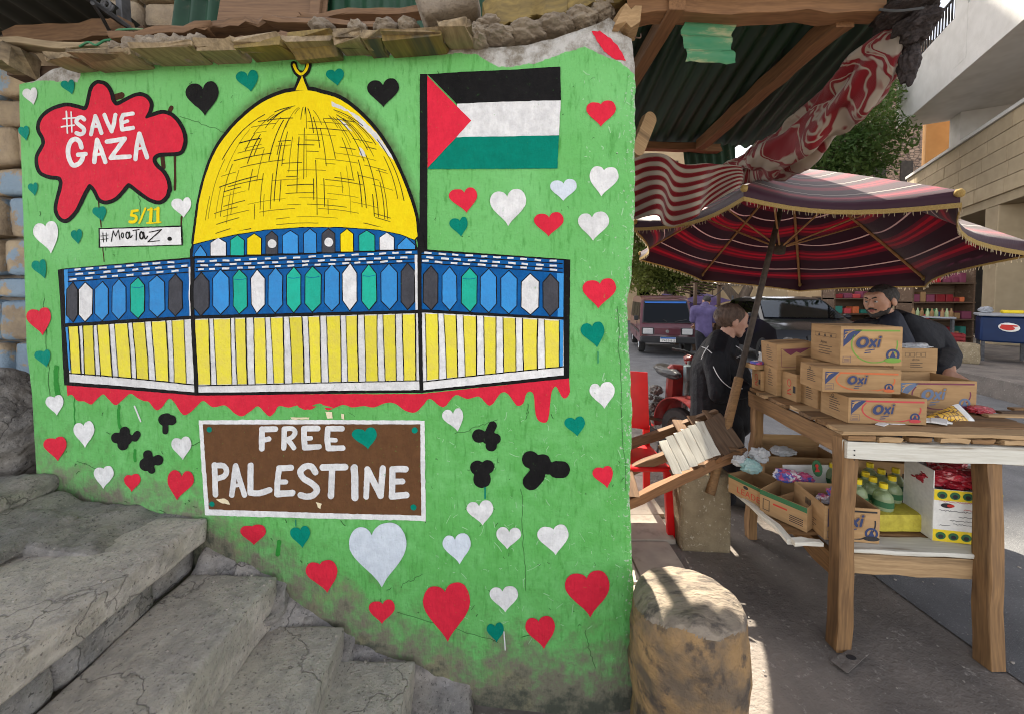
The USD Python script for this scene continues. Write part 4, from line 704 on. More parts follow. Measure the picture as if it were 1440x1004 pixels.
obj("strut", tube([at(130, 5, 1.65), at(144, 26, 1.75), at(157, 50, 1.85)], .008, 6), "iron", br); obj("bar", tube([at(110, -12, 1.6), at(140, 10, 1.7), at(182, 40, 1.85)], .013, 6), "iron", br)
obj("post", beam(at(172, -15, 1.9), at(175, 36, 1.9), .03, .05, (0, 1, 0), n=1), "iron", br)
sc = [at(150 + 9 * math.cos(a) * (1 - a / 16), 8 + 10 * math.sin(a) * (1 - a / 16), 1.74) for a in np.linspace(0, 11, 40)]; obj("scroll", tube(sc, .006, 6), "iron", br)
obj("green_wire", tube(spline([at(112, 66, 1.6), at(124, 60, 1.58), at(135, 64, 1.58), at(146, 58, 1.58), at(158, 55, 1.58), at(164, 44, 1.58), at(178, 42, 1.58), at(198, 42, 1.6), at(215, 46, 1.62)], 6, False), .0045, 5), "green_sheet_lit", label="loose green wire tangled on the plank below the iron bracket", cat="wire", smooth=True)

# ---------------------------------------------------------------- canopy on the right
CZ = at(1185, 26, 1.45)[2]
can = thing("market_canopy", "dark green corrugated canopy on wooden beams beside the painted wall", "canopy", (0.9, 2.0, CZ))
dA, dB = atz(1187, 24, CZ), atz(985, 204, CZ); fA, fB = atz(893, 206, CZ), atz(1012, 209, CZ)
obj("sheet", thick(corr(.30, 1.80, lambda u, v: ((.30 + (u - .30) / 1.5 * (1.15 + .48 * v) + .05 * v, 1.2 + 1.62 * v, CZ + .075 - .02 * v), (0, 0, 1)), .085, .013, 5), .002), "green_sheet", can, smooth=True)
obj("beam", beam(at(885, 14, 1.42), at(1228, 13, 1.42), .07, .072, n=10, jit=.004, seed=3, ends=.01), "beam_wood", can, smooth=35)
obj("beam", beam(dA + [0, 0, 0], dB, .066, .07, n=10, jit=.004, seed=4), "beam_wood", can, smooth=35)
obj("beam", beam(fA, fB, .05, .05, n=6, jit=.003, seed=5, ends=.008), "beam_wood", can, smooth=35)
obj("beam", beam(atz(893, 206, CZ) + [-.3, .6, 0], atz(893, 206, CZ) + [-.28, -1.3, 0], .06, .06, n=4, seed=6), "beam_wood", can)
q = thick(corr(0, .22, lambda u, v: ((at(958 + 70 * v, 26, 1.46)[0] + .008 * math.sin(u * 40 + v * 5), 1.45 + .01 * v - u * .12, CZ + .045 - u), (0, -1, 0)), .06, .009, 9), .002)
q.v += np.column_stack([.012 * 2 * fb(q.v, 22, 3, 2), q.v[:, 0] * 0, .012 * 2 * fb(q.v, 30, 2, 5) * (q.v[:, 2] < CZ - .1)])
obj("torn_sheet", q, "green_sheet_lit", can, label="torn pale green sheet hanging from the beam", smooth=True)
q = thick(corr(0, .42, lambda u, v: (fA + [.36 + u * .9 + .1 * v, .05 + .12 * v, .03 - .30 * v * (1 - .3 * u)], (0, -1, .3)), .07, .012, 6), .002); obj("hanging_sheet", q, "green_sheet", can, smooth=True)
obj("wire_hook", tube(spline([at(893, 53, 1.41), at(898, 54, 1.40), at(901, 53, 1.40), at(901, 48, 1.40)], 4, False), .0025, 5), "rusty_iron", can)
g = ext(LineString([(0, 0), (0, .16)]).buffer(.034), .03); g.v -= [0, .08, .015]; R = g.rot((1, 0, 0), 90).rot((0, 1, 0), 24).rot((0, 0, 1), 20).move(at(904, 190, 1.8)); obj("wooden_paddle", R, "pale_wood", label="pale wooden paddle sticking out from behind the right edge of the green wall", cat="paddle", smooth=40)

# blankets: red and cream woven cloth
def blanket(name, scale, thr=.5, stripe=None):
    N = {"p": ("principled_bsdf", {"roughness": .9, "specular_ior_level": .1, "sheen_weight": .3}), "a": ("attribute", {"attribute": "lc"}), "w": ("noise_texture", {"scale": scale, "detail": 2.0, "distortion": 1.5}), "v": ("voronoi_texture", {"scale": scale * 1.3, "feature": "distance_to_edge"}),
         "r": ("rgb_ramp", {"ramp": [(0, (.20, .012, .018)), (.40, (.24, .014, .02)), (.425, (.42, .35, .28)), (.445, (.40, .33, .26)), (.46, (.25, .018, .022)), (.53, (.21, .012, .018)), (.56, (.42, .35, .28)), (1, (.46, .40, .33))], "interpolate": True}),
         "b": ("noise_texture", {"scale": 320.0, "detail": 2.0}), "bp": ("bump", {"strength": .6, "distance": .004}), "tr": ("translucent_bsdf", {}), "mx": ("mix_closure", {"fac": .3})}
    L = [("a.vector", "w.vector"), ("a.vector", "b.vector"), ("w.fac", "r.fac"), ("r.color", "p.base_color"), ("b.fac", "bp.height"), ("bp.normal", "p.normal"), ("r.color", "tr.color"), ("p.BSDF", "mx.closure1"), ("tr.BSDF", "mx.closure2")]
    if stripe:
        del N["w"]; N["w"] = ("wave_texture", {"wave_type": "bands", "bands_direction": "y", "scale": stripe, "distortion": 1.6, "detail": 2.0, "detail_scale": 1.2}); 
    mk(name, N, L, "mx.closure")
blanket("blanket_flower", 4.0); blanket("blanket_stripe", 5.0, stripe=4.5)
pth = spline(np.array([at(1252, 30, 1.42), at(1215, 92, 1.52), at(1168, 140, 1.7), at(1118, 180, 1.9), at(1075, 205, 2.12), at(1030, 228, 2.35), at(1000, 250, 2.5)]), 9, False)
nk, nr = len(pth), 44; V = []; LC = []; T_ = np.gradient(pth, axis=0); T_ /= np.linalg.norm(T_, axis=1)[:, None]
rad = np.interp(np.arange(nk), np.array([0, .12, .3, .5, .65, .72, .85, 1]) * (nk - 1), [.04, .115, .145, .15, .155, .10, .085, .05])
for k in range(nk):
    s_ = unit(np.cross(T_[k], (0, 0, 1))); u_ = np.cross(s_, T_[k]); a = np.arange(nr) / nr * 2 * PI
    fold = 1 + .20 * np.sin(3 * a + k * .12) + .13 * np.sin(6 * a - k * .22 + 1) + .40 * fb(np.column_stack([np.cos(a) * 1.3, np.sin(a) * 1.3, np.full(nr, k * .09)]), 1.6, 4, 3) * 2
    rx_ = rad[k] * fold * .62; rz_ = rad[k] * fold * np.where(np.sin(a) < 0, 1.05, .5)
    V.append(pth[k] + np.array([0, 0, -.045]) + np.cos(a)[:, None] * rx_[:, None] * s_ + np.sin(a)[:, None] * rz_[:, None] * u_); LC.append(np.column_stack([np.full(nr, k * .03), a * .16, np.full(nr, 0.3)]))
V = [q + .055 * fb(q, 8, 4, 77)[:, None] * np.array([[1, .4, 1.2]]) + .012 * fb(q, 26, 3, 78)[:, None] for q in V]
idx = np.arange(nk * nr).reshape(nk, nr); F = np.stack([idx[:-1], np.roll(idx, -1, 1)[:-1], np.roll(idx, -1, 1)[1:], idx[1:]], -1).reshape(-1, 4)
V = np.vstack(V + [pth[:1] * 1, pth[-1:] * 1]); F = np.vstack([np.vstack([F[:, [0, 1, 2]], F[:, [0, 2, 3]]]), [(nk * nr, (k + 1) % nr, k) for k in range(nr)], [(nk * nr + 1, (nk-1)*nr + k, (nk-1)*nr + (k+1) % nr) for k in range(nr)]])
obj("rolled_blanket", G(V, F, np.vstack(LC + [LC[0][:1], LC[-1][:1]])), "blanket_flower", label="rolled red and cream patterned blanket hung along the outer edge of the canopy", cat="blanket", smooth=True)
n1, n2 = 60, 40; V = np.zeros((n1, n2, 3)); LC = np.zeros((n1, n2, 3)); a0 = at(892, 216, 2.02); a1 = at(1040, 238, 1.98)
for i_ in range(n1):
    for j_ in range(n2):
        u, v = i_ / (n1 - 1), j_ / (n2 - 1); L_ = .34 - .24 * max(0, u - .4) / .6
        V[i_, j_] = a0 + (a1 - a0) * u + np.array([.02 * v, .05 * math.sin(u * 17 + v * 2) * (.3 + v) + .03 * v, -L_ * v + .015 * math.sin(u * 9)]); LC[i_, j_] = (u * .7, v * .45 + .03 * math.sin(u * 8), .1)
idx = np.arange(n1 * n2).reshape(n1, n2)
obj("hanging_blanket", thick(G(V.reshape(-1, 3), np.stack([idx[:-1, :-1], idx[1:, :-1], idx[1:, 1:], idx[:-1, 1:]], -1).reshape(-1, 4), LC.reshape(-1, 3)), .006), "blanket_stripe", label="red and white striped blanket hanging from the far beam next to the green wall", cat="blanket", smooth=True)
stuff("black_weave", (.028, .022, .022), (.06, .045, .042), sc=60, rough=.75, bump=1, bsc=140, dist=.01, stretch=(1, 1, 2.5))
stuff("tail_cord", (.05, .05, .05), bump=0)
bd_ = thing("woven_bundle", "crumpled black woven bag tied to the far corner of the canopy above the balcony railing", "bag", at(1275, 40, 1.4))
g = lump(at(1276, 10, 1.36), (.072, .11, .04), .4, 2.2, 8, 5, 4); g.add(lump(at(1285, 40, 1.36), (.045, .07, .06), .4, 2.6, 18, 5, 4)); obj("bag", g, "black_weave", bd_, smooth=True)
obj("tail", lump(at(1279, 92, 1.36), (.025, .03, .065), .5, 2.2, 9, 4, 4), "black_weave", bd_, smooth=True); obj("edge_cord", tube(spline([at(1236, 14, 1.3), at(1262, 16, 1.28), at(1298, 12, 1.29)], 6, False), .004, 5), "tail_cord", bd_)
yel = []
for k in range(5):
    c = at(1188 + k * 5, 152 - k * 2.4, 1.58); yel.append(tube(spline([c, c + [.008, 0, -.012], c + [.0, -.006, -.022], c + [-.008, 0, -.01]], 5, True), .0016, 4))
obj("fringe_string", G().add(*yel), "pale_wood", label="loose yellow fringe threads dangling from the rolled blanket", cat="string")

# ---------------------------------------------------------------- market umbrella
UA, UR, URISE, UN, U0 = np.array([2.086, 2.799, 2.444]), 1.081, .62, unit([.196, .116, 1.0]), -.401
ue1 = unit(np.cross([0, 1, 0], UN)); ue2 = np.cross(UN, ue1); UC = UA - UN * URISE
ust = []
for a, c in ((0, "d"), (.1, "r"), (.12, "d"), (.17, "w"), (.178, "d"), (.25, "m"), (.27, "r"), (.285, "m"), (.31, "d"), (.38, "w"), (.388, "d"), (.44, "m"), (.46, "r"), (.475, "m"), (.49, "r"), (.505, "m"), (.53, "d"), (.61, "w"), (.618, "d"), (.67, "m"), (.69, "r"), (.705, "m"), (.72, "r"), (.735, "m"), (.76, "d"), (.845, "w"), (.853, "d"), (.89, "m"), (.91, "r"), (.93, "m"), (.96, "d")): ust.append((a, {"d": (.06, .012, .03), "r": (.42, .014, .05), "m": (.20, .012, .042), "w": (.62, .58, .50)}[c]))
st2 = []
for k, (a, c) in enumerate(ust):
    st2.append((a, c))
mk("umbrella_cloth", {"p": ("principled_bsdf", {"roughness": .55, "specular_ior_level": .5, "sheen_weight": .35, "sheen_roughness": .4}), "a": ("attribute", {"attribute": "rad"}), "r": ("rgb_ramp", {"ramp": st2, "interpolate": False}), "tr": ("translucent_bsdf", {}), "mx": ("mix_closure", {"fac": .42}),
   "l": ("attribute", {"attribute": "lc"}), "b": ("noise_texture", {"scale": 240.0}), "bp": ("bump", {"strength": .4, "distance": .002}), "tc": ("mix_color", {"blend_type": "multiply", "fac": 1.0, "b": (.72, .5, .62)})},
   [("a.fac", "r.fac"), ("r.color", "p.base_color"), ("r.color", "tc.a"), ("tc.result", "tr.color"), ("l.vector", "b.vector"), ("b.fac", "bp.height"), ("bp.normal", "p.normal"), ("p.BSDF", "mx.closure1"), ("tr.BSDF", "mx.closure2")], "mx.closure")
stuff("umbrella_trim", (.50, .36, .13), (.38, .25, .09), sc=200, rough=.9, bump=.5, bsc=300, dist=.003, trans=.3)
stuff("fringe_thread", (.62, .52, .36), (.5, .4, .26), sc=100, rough=.9, bump=0, trans=.4)
stuff("cane", (.42, .22, .09), (.3, .15, .06), sc=30, rough=.6, bump=.2); stuff("pole_wood", (.07, .05, .036), (.035, .026, .02), sc=30, rough=.7, bump=.4, bsc=80, dist=.003)
um = thing("market_umbrella", "big tilted market umbrella with dark red striped cloth and yellow fringe over the stall", "umbrella", (float(UA[0]), float(UA[1]), 0))
ang = [-PI/2 - PI/8 + U0 + k * PI / 4 for k in range(9)]
def up(r, a, drop=0.0): return UA + UN * (-URISE * (r ** 1.06) + .0 - drop) + UR * r * (math.cos(a) * ue1 + math.sin(a) * ue2)
nr_, na = 14, 9; frg = []
for k in range(8):
    V = np.zeros((nr_ + 3, na, 3)); RD = np.zeros((nr_ + 3, na)); LC = np.zeros((nr_ + 3, na, 3))
    for i_ in range(nr_ + 3):
        for j_ in range(na):
            t = j_ / (na - 1); r = min(i_ / nr_, 1.0); p = up(r, ang[k]) * (1 - t) + up(r, ang[k + 1]) * t; sag = 4 * t * (1 - t)
            p = p - UN * (.035 * sag * math.sin(PI * min(r * .9, 1))) - UN * (.02 * sag * r) + (UC - p) * (.10 * sag * r * (r > .5) * (r - .5) * 2)
            if i_ > nr_: p = p - np.array([0, 0, 1.0]) * (.034 * (i_ - nr_) * (1 - .25 * sag)) + unit(p - UC) * .003
            V[i_, j_] = p; RD[i_, j_] = r if i_ <= nr_ else .98; LC[i_, j_] = (r, t, k)
    idx = np.arange((nr_ + 3) * na).reshape(nr_ + 3, na); F = np.stack([idx[:-1, :-1], idx[1:, :-1], idx[1:, 1:], idx[:-1, 1:]], -1).reshape(-1, 4)
    obj("canopy_panel", thick(G(V.reshape(-1, 3), F, LC.reshape(-1, 3)), .0016), "umbrella_cloth", um, smooth=60, pv={"rad": np.concatenate([RD.ravel()] * 2)})
    b0 = V[-1]; e = V[-2]; seg = G()
    vv_ = np.vstack([b0 + [0, 0, .012], b0 + [0, 0, -.010]]); out = (b0 - UC); out[:, 2] = 0; out /= np.linalg.norm(out, axis=1)[:, None]; o2 = np.vstack([out, out]) * .004
    F2 = [(j_, j_ + 1, na + j_ + 1, na + j_) for j_ in range(na - 1)]; obj("trim", thick(G(vv_ + o2, F2), .006), "umbrella_trim", um, smooth=60)
    r = random.Random(k); fr = G()
    for q in range(46):
        t = (q + r.random()) / 46 * (na - 1); j_ = min(int(t), na - 2); p = b0[j_] * (1 - t + j_) + b0[j_ + 1] * (t - j_) + out[j_] * .005; l = r.uniform(.02, .034); d = np.array([r.uniform(-.006, .006), r.uniform(-.006, .006), -l])
        s_ = unit(b0[j_ + 1] - b0[j_]) * .0016; fr.add(G([p - s_, p + s_, p + s_ * .6 + d, p - s_ * .6 + d, p + out[j_] * .002, p + d + out[j_] * .002], [(0, 1, 2), (0, 2, 3), (0, 4, 5), (0, 5, 3)]))
    obj("fringe", fr, "fringe_thread", um, kind="stuff")
    obj("rib", tube([up(r, ang[k], .016) for r in np.linspace(.03, .99, 8)], .0095, 6), "cane", um, smooth=True)
    hubp = UA - UN * .62; obj("strut", tube([hubp, up(.52, ang[k], .025)], .006, 6), "cane", um, smooth=True)
    obj("corner_sleeve", lump(V[nr_, 0] - [0, 0, .012], (.018, .018, .02), .2, 2, k, 2, 2), "umbrella_trim", um, smooth=True)
pb_ = at(1010, 660, 2.2); base = UA + (UA - np.array([pb_[0], pb_[1], pb_[2]])) * 0
ptop, pbot = UA + UN * .03, at(1023, 596, 2.22)
d_ = unit(pbot - ptop); obj("pole", tube([ptop, pbot], .018, 12), "pole_wood", um, smooth=True); obj("pole_foot", tube([pbot - d_ * .30, pbot + d_ * .42], .026, 12), "table_wood", um, smooth=True)
obj("hub", tube([UA - UN * .585, UA - UN * .66], .035, 12), "pole_wood", um, smooth=True)
# ---------------------------------------------------------------- stall table
TZ = .92
stuff("cardboard", (.43, .265, .125), (.31, .185, .085), sc=9, lo=.3, hi=.75, det=8.0, rough=.85, bump=.35, bsc=160, dist=.001, co="lc", rand=.12, stretch=(1, 1, 6))
stuff("cardboard_inside", (.34, .21, .105), (.27, .165, .08), sc=10, rough=.9, bump=.1, co="lc", rand=.1)
for nm, c in (("navy", (.03, .045, .12)), ("orange", (.55, .13, .04)), ("green", (.16, .30, .045)), ("crimson", (.48, .05, .055)), ("plum", (.16, .03, .06)), ("black", (.02, .018, .02)), ("tan", (.26, .145, .06)), ("white", (.72, .70, .65)), ("red", (.5, .03, .02)), ("dark_green", (.03, .12, .045)), ("blue_grey", (.12, .16, .25)), ("yellow", (.75, .55, .02)), ("teal", (.02, .16, .12))):
    stuff("ink_" + nm, c, tuple(x * .85 + .012 for x in c), sc=60, rough=.7, bump=0, co="lc")
stuff("paper_white", (.74, .73, .70), (.62, .61, .58), sc=12, rough=.8, bump=.2, bsc=60, dist=.002)
stuff("plastic_white", (.7, .7, .7), (.6, .62, .64), sc=10, rough=.35, bump=.3, bsc=30, dist=.004, trans=.25)
stuff("plastic_teal", (.25, .55, .55), (.45, .62, .6), sc=9, rough=.3, bump=.5, bsc=40, dist=.006, trans=.2)
stuff("foil_red", (.42, .02, .03), (.22, .01, .02), sc=12, rough=.22, bump=.6, bsc=26, dist=.01, spec=.6, c3=(.62, .3, .28), sc3=14, lo3=.62, hi3=.68, coat=.4)
stuff("foil_mixed", (.5, .08, .18), (.08, .10, .35), sc=22, rough=.3, bump=.5, bsc=30, dist=.008, lo=.47, hi=.53, c3=(.7, .7, .7), sc3=18, lo3=.54, hi3=.58)
mk("bottle_plastic", {"p": ("principled_bsdf", {"base_color": (.30, .36, .20), "roughness": .1, "specular_ior_level": .7}), "t": ("transparent_bsdf", {"color": (.75, .82, .6)}), "m": ("mix_closure", {"fac": .5})}, [("t.BSDF", "m.closure1"), ("p.BSDF", "m.closure2")], "m.closure")
stuff("cap_yellow", (.78, .60, .02), (.7, .5, .02), sc=20, rough=.4, bump=0); stuff("cap_white", (.7, .7, .7), rough=.4, bump=0)
stuff("sponge_yellow", (.55, .47, .06), (.40, .33, .04), sc=25, rough=.6, bump=.6, bsc=50, dist=.006)
tb = thing("market_table", "rough wooden market table with a white front board standing on the pavement", "table", (1.75, 1.95, 0))
FL, BL = atz(1190, 606, TZ), atz(1053, 545, TZ); ux = unit(np.array([np.cross([BL[0]-FL[0], BL[1]-FL[1], 0], [0, 0, 1])[0], np.cross([BL[0]-FL[0], BL[1]-FL[1], 0], [0, 0, 1])[1], 0])); uy = unit([BL[0]-FL[0], BL[1]-FL[1], 0]); TW, TL = .86, float(np.linalg.norm((BL - FL)[:2]))
def tp(a, b, z): return np.array([FL[0], FL[1], 0]) + ux * a + uy * b + np.array([0, 0, z])
def tbeam(nm, mat, a0, b0, z0, a1, b1, z1, w, h, seed, **kw): return obj(nm, beam(tp(a0, b0, z0), tp(a1, b1, z1), w, h, kw.pop("up", (0, 0, 1)), seed=seed, **{"n": 6, "jit": .002, "ends": .003, **kw}), mat, tb, smooth=35)
nb = 8
for k in range(nb):
    w = TL / nb; tbeam("top_board", "table_wood" if k % 3 else "pale_wood", -.01 + .012 * (k % 2), w * (k + .5), TZ - .009, TW + .01 * (k % 3), w * (k + .5), TZ - .009, w - .005, .018, 60 + k)
for k in range(7): tbeam("packing_strip", "pale_wood" if k % 2 else "table_wood", .01 + k * .12, .012, TZ - .031, .01 + k * .12 + (.085 if k % 3 else .11), .012, TZ - .031, .03, .02, 80 + k, n=3)
tbeam("front_board", "white_wood", .005, .008, TZ - .082, TW, .008, TZ - .086, .024, .076, 90); tbeam("side_board", "table_wood", .012, .03, TZ - .07, .012, TL, TZ - .07, .024, .09, 91); tbeam("side_board", "table_wood", TW - .012, .03, TZ - .07, TW - .012, TL, TZ - .07, .024, .09, 92); tbeam("back_board", "table_wood", .005, TL, TZ - .07, TW, TL, TZ - .07, .024, .09, 93)
lg = [(.035, .045), (.60, .045), (.04, TL - .03), (.60, TL - .03)]
pr0, pr1 = atz(1178, 905, 0), atz(1390, 930, 0)
for k, (a, b) in enumerate(lg):
    ft = (pr0 if k == 0 else pr1 if k == 1 else tp(a - .03, b, 0)).copy(); ft[2] = float(gz(ft[0], ft[1])) - .012
    obj("leg", beam(ft, tp(a, b, TZ - .045), .062 if k < 2 else .05, .062 if k < 2 else .05, (0, 1, 0), n=8, jit=.003, seed=100 + k, ends=.002, c=.004), "table_wood", tb, smooth=35)
tbeam("front_rail", "pale_wood", .04, .02, .345, .58, .03, .335, .04, .085, 110); tbeam("side_rail", "table_wood", .0, .02, .30, .0, TL, .36, .03, .1, 111, jit=.005); tbeam("side_rail", "table_wood", .62, .05, .33, .62, TL, .35, .03, .08, 112); tbeam("brace", "table_wood", .64, .06, .30, .66, .5, .46, .03, .05, 113)
SZ = .405
for k in range(6): tbeam("shelf_board", ("white_wood", "table_wood", "pale_wood", "table_wood", "dark_wood", "table_wood")[k], -.19 if k else .04, .06 + k * .115, SZ - .01, .60, .06 + k * .115, SZ - .01, .105, .018, 120 + k)
e0, e1 = atz(1027, 683, SZ), atz(1110, 757, SZ); obj("shelf_edge", beam(e0, e1 + [0, -.01, 0], .03, .022, n=5, jit=.003, seed=130), "white_wood", tb, smooth=35)
obj("shelf_edge", beam(e1 + [0, -.02, 0], e1 + [.12, -.03, 0], .03, .022, n=3, jit=.003, seed=131), "white_wood", tb, smooth=35)
for k, (a, z) in enumerate(((.02, .86), (.02, .84), (.02, .82), (.845, .86), (.845, .84), (.845, .82))): obj("nail", tube([tp(a + .012, -.0035, z - .02), tp(a + .012, -.006, z - .02)], .003, 6), "ink_black", tb)

# ---------------------------------------------------------------- cartons
def face_print(parent, name, g2, mat, fn, off=.0006):     # g2 in metres on the face; fn maps (u, v, off) to the carton's local space
    v, f = tri2d(g2)
    if len(f): return obj(name, G(np.array([fn(a, b, off) for a, b in v]), f), mat, parent)
def ring(cx, cy, rx, ry, w, a0=0, a1=360):
    t = np.radians(np.linspace(a0, a1, 40)); return Polygon(np.vstack([np.column_stack([cx + rx*np.cos(t), cy + ry*np.sin(t)]), np.column_stack([cx + (rx-w)*np.cos(t), cy + (ry-w)*np.sin(t)])[::-1]])).buffer(0)
def logo(cx, cy, h):                       # chunky letters: a big O, then a small x and i over two dashes
    o = ring(0, 0, .56, .54, .001).union(Polygon(el(0, 0, .56, .54))).difference(Polygon(el(.03, .02, .24, .30)))
    ln_ = lambda a, b, w: LineString([a, b]).buffer(w, 4)
    g = unary_union([o, ln_((.68, -.42), (1.14, .16), .11), ln_((.70, .16), (1.12, -.42), .11), ln_((1.40, -.42), (1.44, .14), .10), Point(1.46, .42).buffer(.11)])
    u_ = unary_union([LineString([(.35, -.78), (1.15, -.70)]).buffer(.045, cap_style="flat"), LineString([(.3, -1.0), (.85, -.96)]).buffer(.045, cap_style="flat")])
    from shapely import affinity
    return [affinity.affine_transform(q, [h, .12 * h, .06 * h, h, cx - .45 * h, cy]) for q in (g, u_)]
def textg(s, h): 
    m = meshkit.text_mesh(s, h, .0004); v = m.vertices; f = m.faces[(v[m.faces][:, :, 2] > .0002).all(1)]; return v[:, :2], f
def put_text(parent, s, h, x, y, mat, fn, off=.0008, sk=0.0):
    v, f = textg(s, h); return obj("printed_text", G(np.array([fn(x + a + sk * b, y + b, off) for a, b in v]), f), mat, parent)
CART = "cardboard cartons stacked on the market table"
def carton(label, loc, rz, w, d, h, open_=True, col=None, front="logo", left=None, group=None, tilt=None, name="carton", mat="cardboard", flaps=0, ink="ink_navy"):
    c = thing(name, label, "carton", loc, group=group, rotz=rz); t = .004
    if tilt: UsdGeom.Xformable(stage.GetPrimAtPath(c)).AddRotateXYZOp().Set(Gf.Vec3f(*tilt))
    # local axes: x along the front, y to the back, z up, origin at the front left foot
    r = np.random.default_rng(int(w * 1e4) % 97 + int(h * 1e4)); dv = lambda g: G(g.v + 0, g.f, g.lc + r.uniform(0, 9, 3))
    def pan(nm, *b, m=mat):
        g = bx(*b, .0012); return obj(nm, G(g.v, g.f, g.v + r.uniform(0, 9, 3)), m, c)
    pan("front_panel", 0, w, 0, t, 0, h); pan("back_panel", 0, w, d - t, d, 0, h); pan("left_panel", 0, t, t, d - t, 0, h - .0005); pan("right_panel", w - t, w, t, d - t, 0, h - .0005); pan("base_panel", t, w - t, t, d - t, .0005, t)
    if not open_:
        pan("lid_flap", .001, w - .001, .001, d / 2 - .001, h - .0008, h + .0035); pan("lid_flap", .001, w - .001, d / 2 + .001, d - .001, h - .0008, h + .0035); obj("tape", bx(.002, w - .002, d / 2 - .022, d / 2 + .022, h + .0038, h + .0045), "ink_tan", c)
    for k in range(flaps):
        g = bx(0, w if k % 2 == 0 else .003, 0, .003, 0, min(d, .09), .0008) if k % 2 == 0 else bx(0, .003, 0, d, 0, .08, .0008)
        g = g.rot((1, 0, 0), 25).move((0, d - .002, h - .002)) if k == 0 else (g.rot((0, 1, 0), -30).move((0, 0, h - .002)) if k == 1 else g.rot((1, 0, 0), 155, (0, 0, 0)).move((0, .003, h)))
        obj("flap", G(g.v, g.f, g.v), mat, c)
    F_ = lambda u, v, o: (u, -o, v); L_ = lambda u, v, o: (-o, d - u, v)
    if front == "logo":
        m = .012; tall = h / w
        face_print(c, "printed_ring", ring(w * .55, h * .56, w * .38, h * .50, .006, 150, 372).intersection(sbox(m, m, w - m, h - m)), col, F_)
        face_print(c, "printed_band", sbox(w * .22, h - m - .008, w - m, h - m), col, F_)
        tri_ = Polygon([(m, h - m), (m + min(.085, h * .55), h - m), (m, h - m - min(.085, h * .55))]); s_ = min(.085, h * .55)
        face_print(c, "printed_corner", tri_, ink, F_); face_print(c, "printed_corner_line", unary_union([LineString([(m + s_ * q * .1, h - m - s_ * (1 - q) * .95 * .9), (m + s_ * q * .8, h - m - s_ * (1 - q) * .15)]).buffer(.0022) for q in (.35, .6, .82)]).intersection(tri_.buffer(-.004)), "cardboard", F_, .0012)
        g, u_ = logo(w * .44, h * (.55 if tall < .5 else .60), min(h * .36, .052)); face_print(c, "printed_logo_edge", g.buffer(.005), "ink_tan", F_, .0010); face_print(c, "printed_logo", g, ink, F_, .0014); face_print(c, "printed_dash", u_, ink, F_, .0014)
        ex, ey, er = w * .85, h * .28, min(h * .17, .03); face_print(c, "printed_emblem", unary_union([ring(ex, ey, er, er, er * .35), Polygon([(ex - er * .5, ey - er * .5), (ex, ey + er * .7), (ex + er * .5, ey - er * .5)])]), ink, F_, .0010); face_print(c, "printed_ribbon", Polygon(el(ex, ey - er * .85, er * 1.25, er * .42)), col, F_, .0016)
        face_print(c, "printed_frame", unary_union([sbox(m, m, m + .036, m + .03).difference(sbox(m + .0012, m + .0012, m + .0348, m + .0288))] + [sbox(m + .005, m + .006 + k * .006, m + .03, m + .0075 + k * .006) for k in range(3)]), ink, F_)
    elif front == "label":
        face_print(c, "printed_frame", unary_union([sbox(w * .38 + k * .028 - .028, h * .62, w * .38 + k * .028 - .005, h * .62 + .022).difference(sbox(w * .38 + k * .028 - .0265, h * .62 + .0015, w * .38 + k * .028 - .0065, h * .62 + .0205)) for k in range(4)]), "ink_black", F_)
        face_print(c, "printed_line", unary_union([sbox(w * .38, h * (.34 - .09 * k), w * (.66 - .05 * (k % 2)), h * (.34 - .09 * k) + .003) for k in range(3)]), "ink_black", F_); put_text(c, "Arma", .011, w * .42, h * .46, "ink_black", F_)
    if left == "text":
        put_text(c, "Arma", .013, d * .36, h * .50, "ink_black", L_); face_print(c, "printed_line", unary_union([sbox(d * .3, h * (.42 - .07 * k), d * (.74 - .06 * (k % 2)), h * (.42 - .07 * k) + .0028) for k in range(4)]), "ink_black", L_)
        face_print(c, "printed_frame", unary_union([sbox(d * .16, h * .68, d * .86, h * .80).difference(sbox(d * .16 + .0013, h * .68 + .0013, d * .86 - .0013, h * .80 - .0013))] + [Polygon([(d * (.26 + .2 * k), h * .70), (d * (.30 + .2 * k), h * .78), (d * (.34 + .2 * k), h * .70)]) for k in range(3)]), "ink_black", L_)
    elif left == "lines":
        face_print(c, "printed_line", unary_union([sbox(d * .34, h * (.78 - .09 * k), d * (.62 + .05 * (k % 3)), h * (.78 - .09 * k) + .003) for k in range(6)] + [ring(d * .46, h * .88, .008, .008, .0025)]), "ink_black", L_)
    elif left == "red":
        face_print(c, "printed_mark", unary_union([ring(d * .5, h * .62, .016, .02, .004), LineString([(d * .4, h * .3), (d * .62, h * .42)]).buffer(.003), sbox(d * .38, h * .2, d * .66, h * .24)]), "ink_red", L_); face_print(c, "printed_line", sbox(d * .75, h * .3, d * .92, h * .55), "ink_black", L_)
    elif left == "barcode":
        face_print(c, "printed_barcode", unary_union([sbox(d * .40 + k * .0034, h * .62, d * .40 + k * .0034 + (.0022 if k % 3 else .0012), h * .82) for k in range(12)]), "ink_black", L_); put_text(c, "Arma", .012, d * .42, h * .45, "ink_black", L_); face_print(c, "printed_line", unary_union([sbox(d * .30, h * (.36 - .07 * k), d * (.76 - .06 * (k % 2)), h * (.36 - .07 * k) + .0028) for k in range(4)]), "ink_black", L_)
    return c
def on(px, py, Y, z=None):
    p = at(px, py, Y)
    if z is not None: p[2] = z
    return p
TA = math.atan2(ux[1], ux[0]); zt = TZ + .0015
def wpx(n, Y): return n * Y / 520
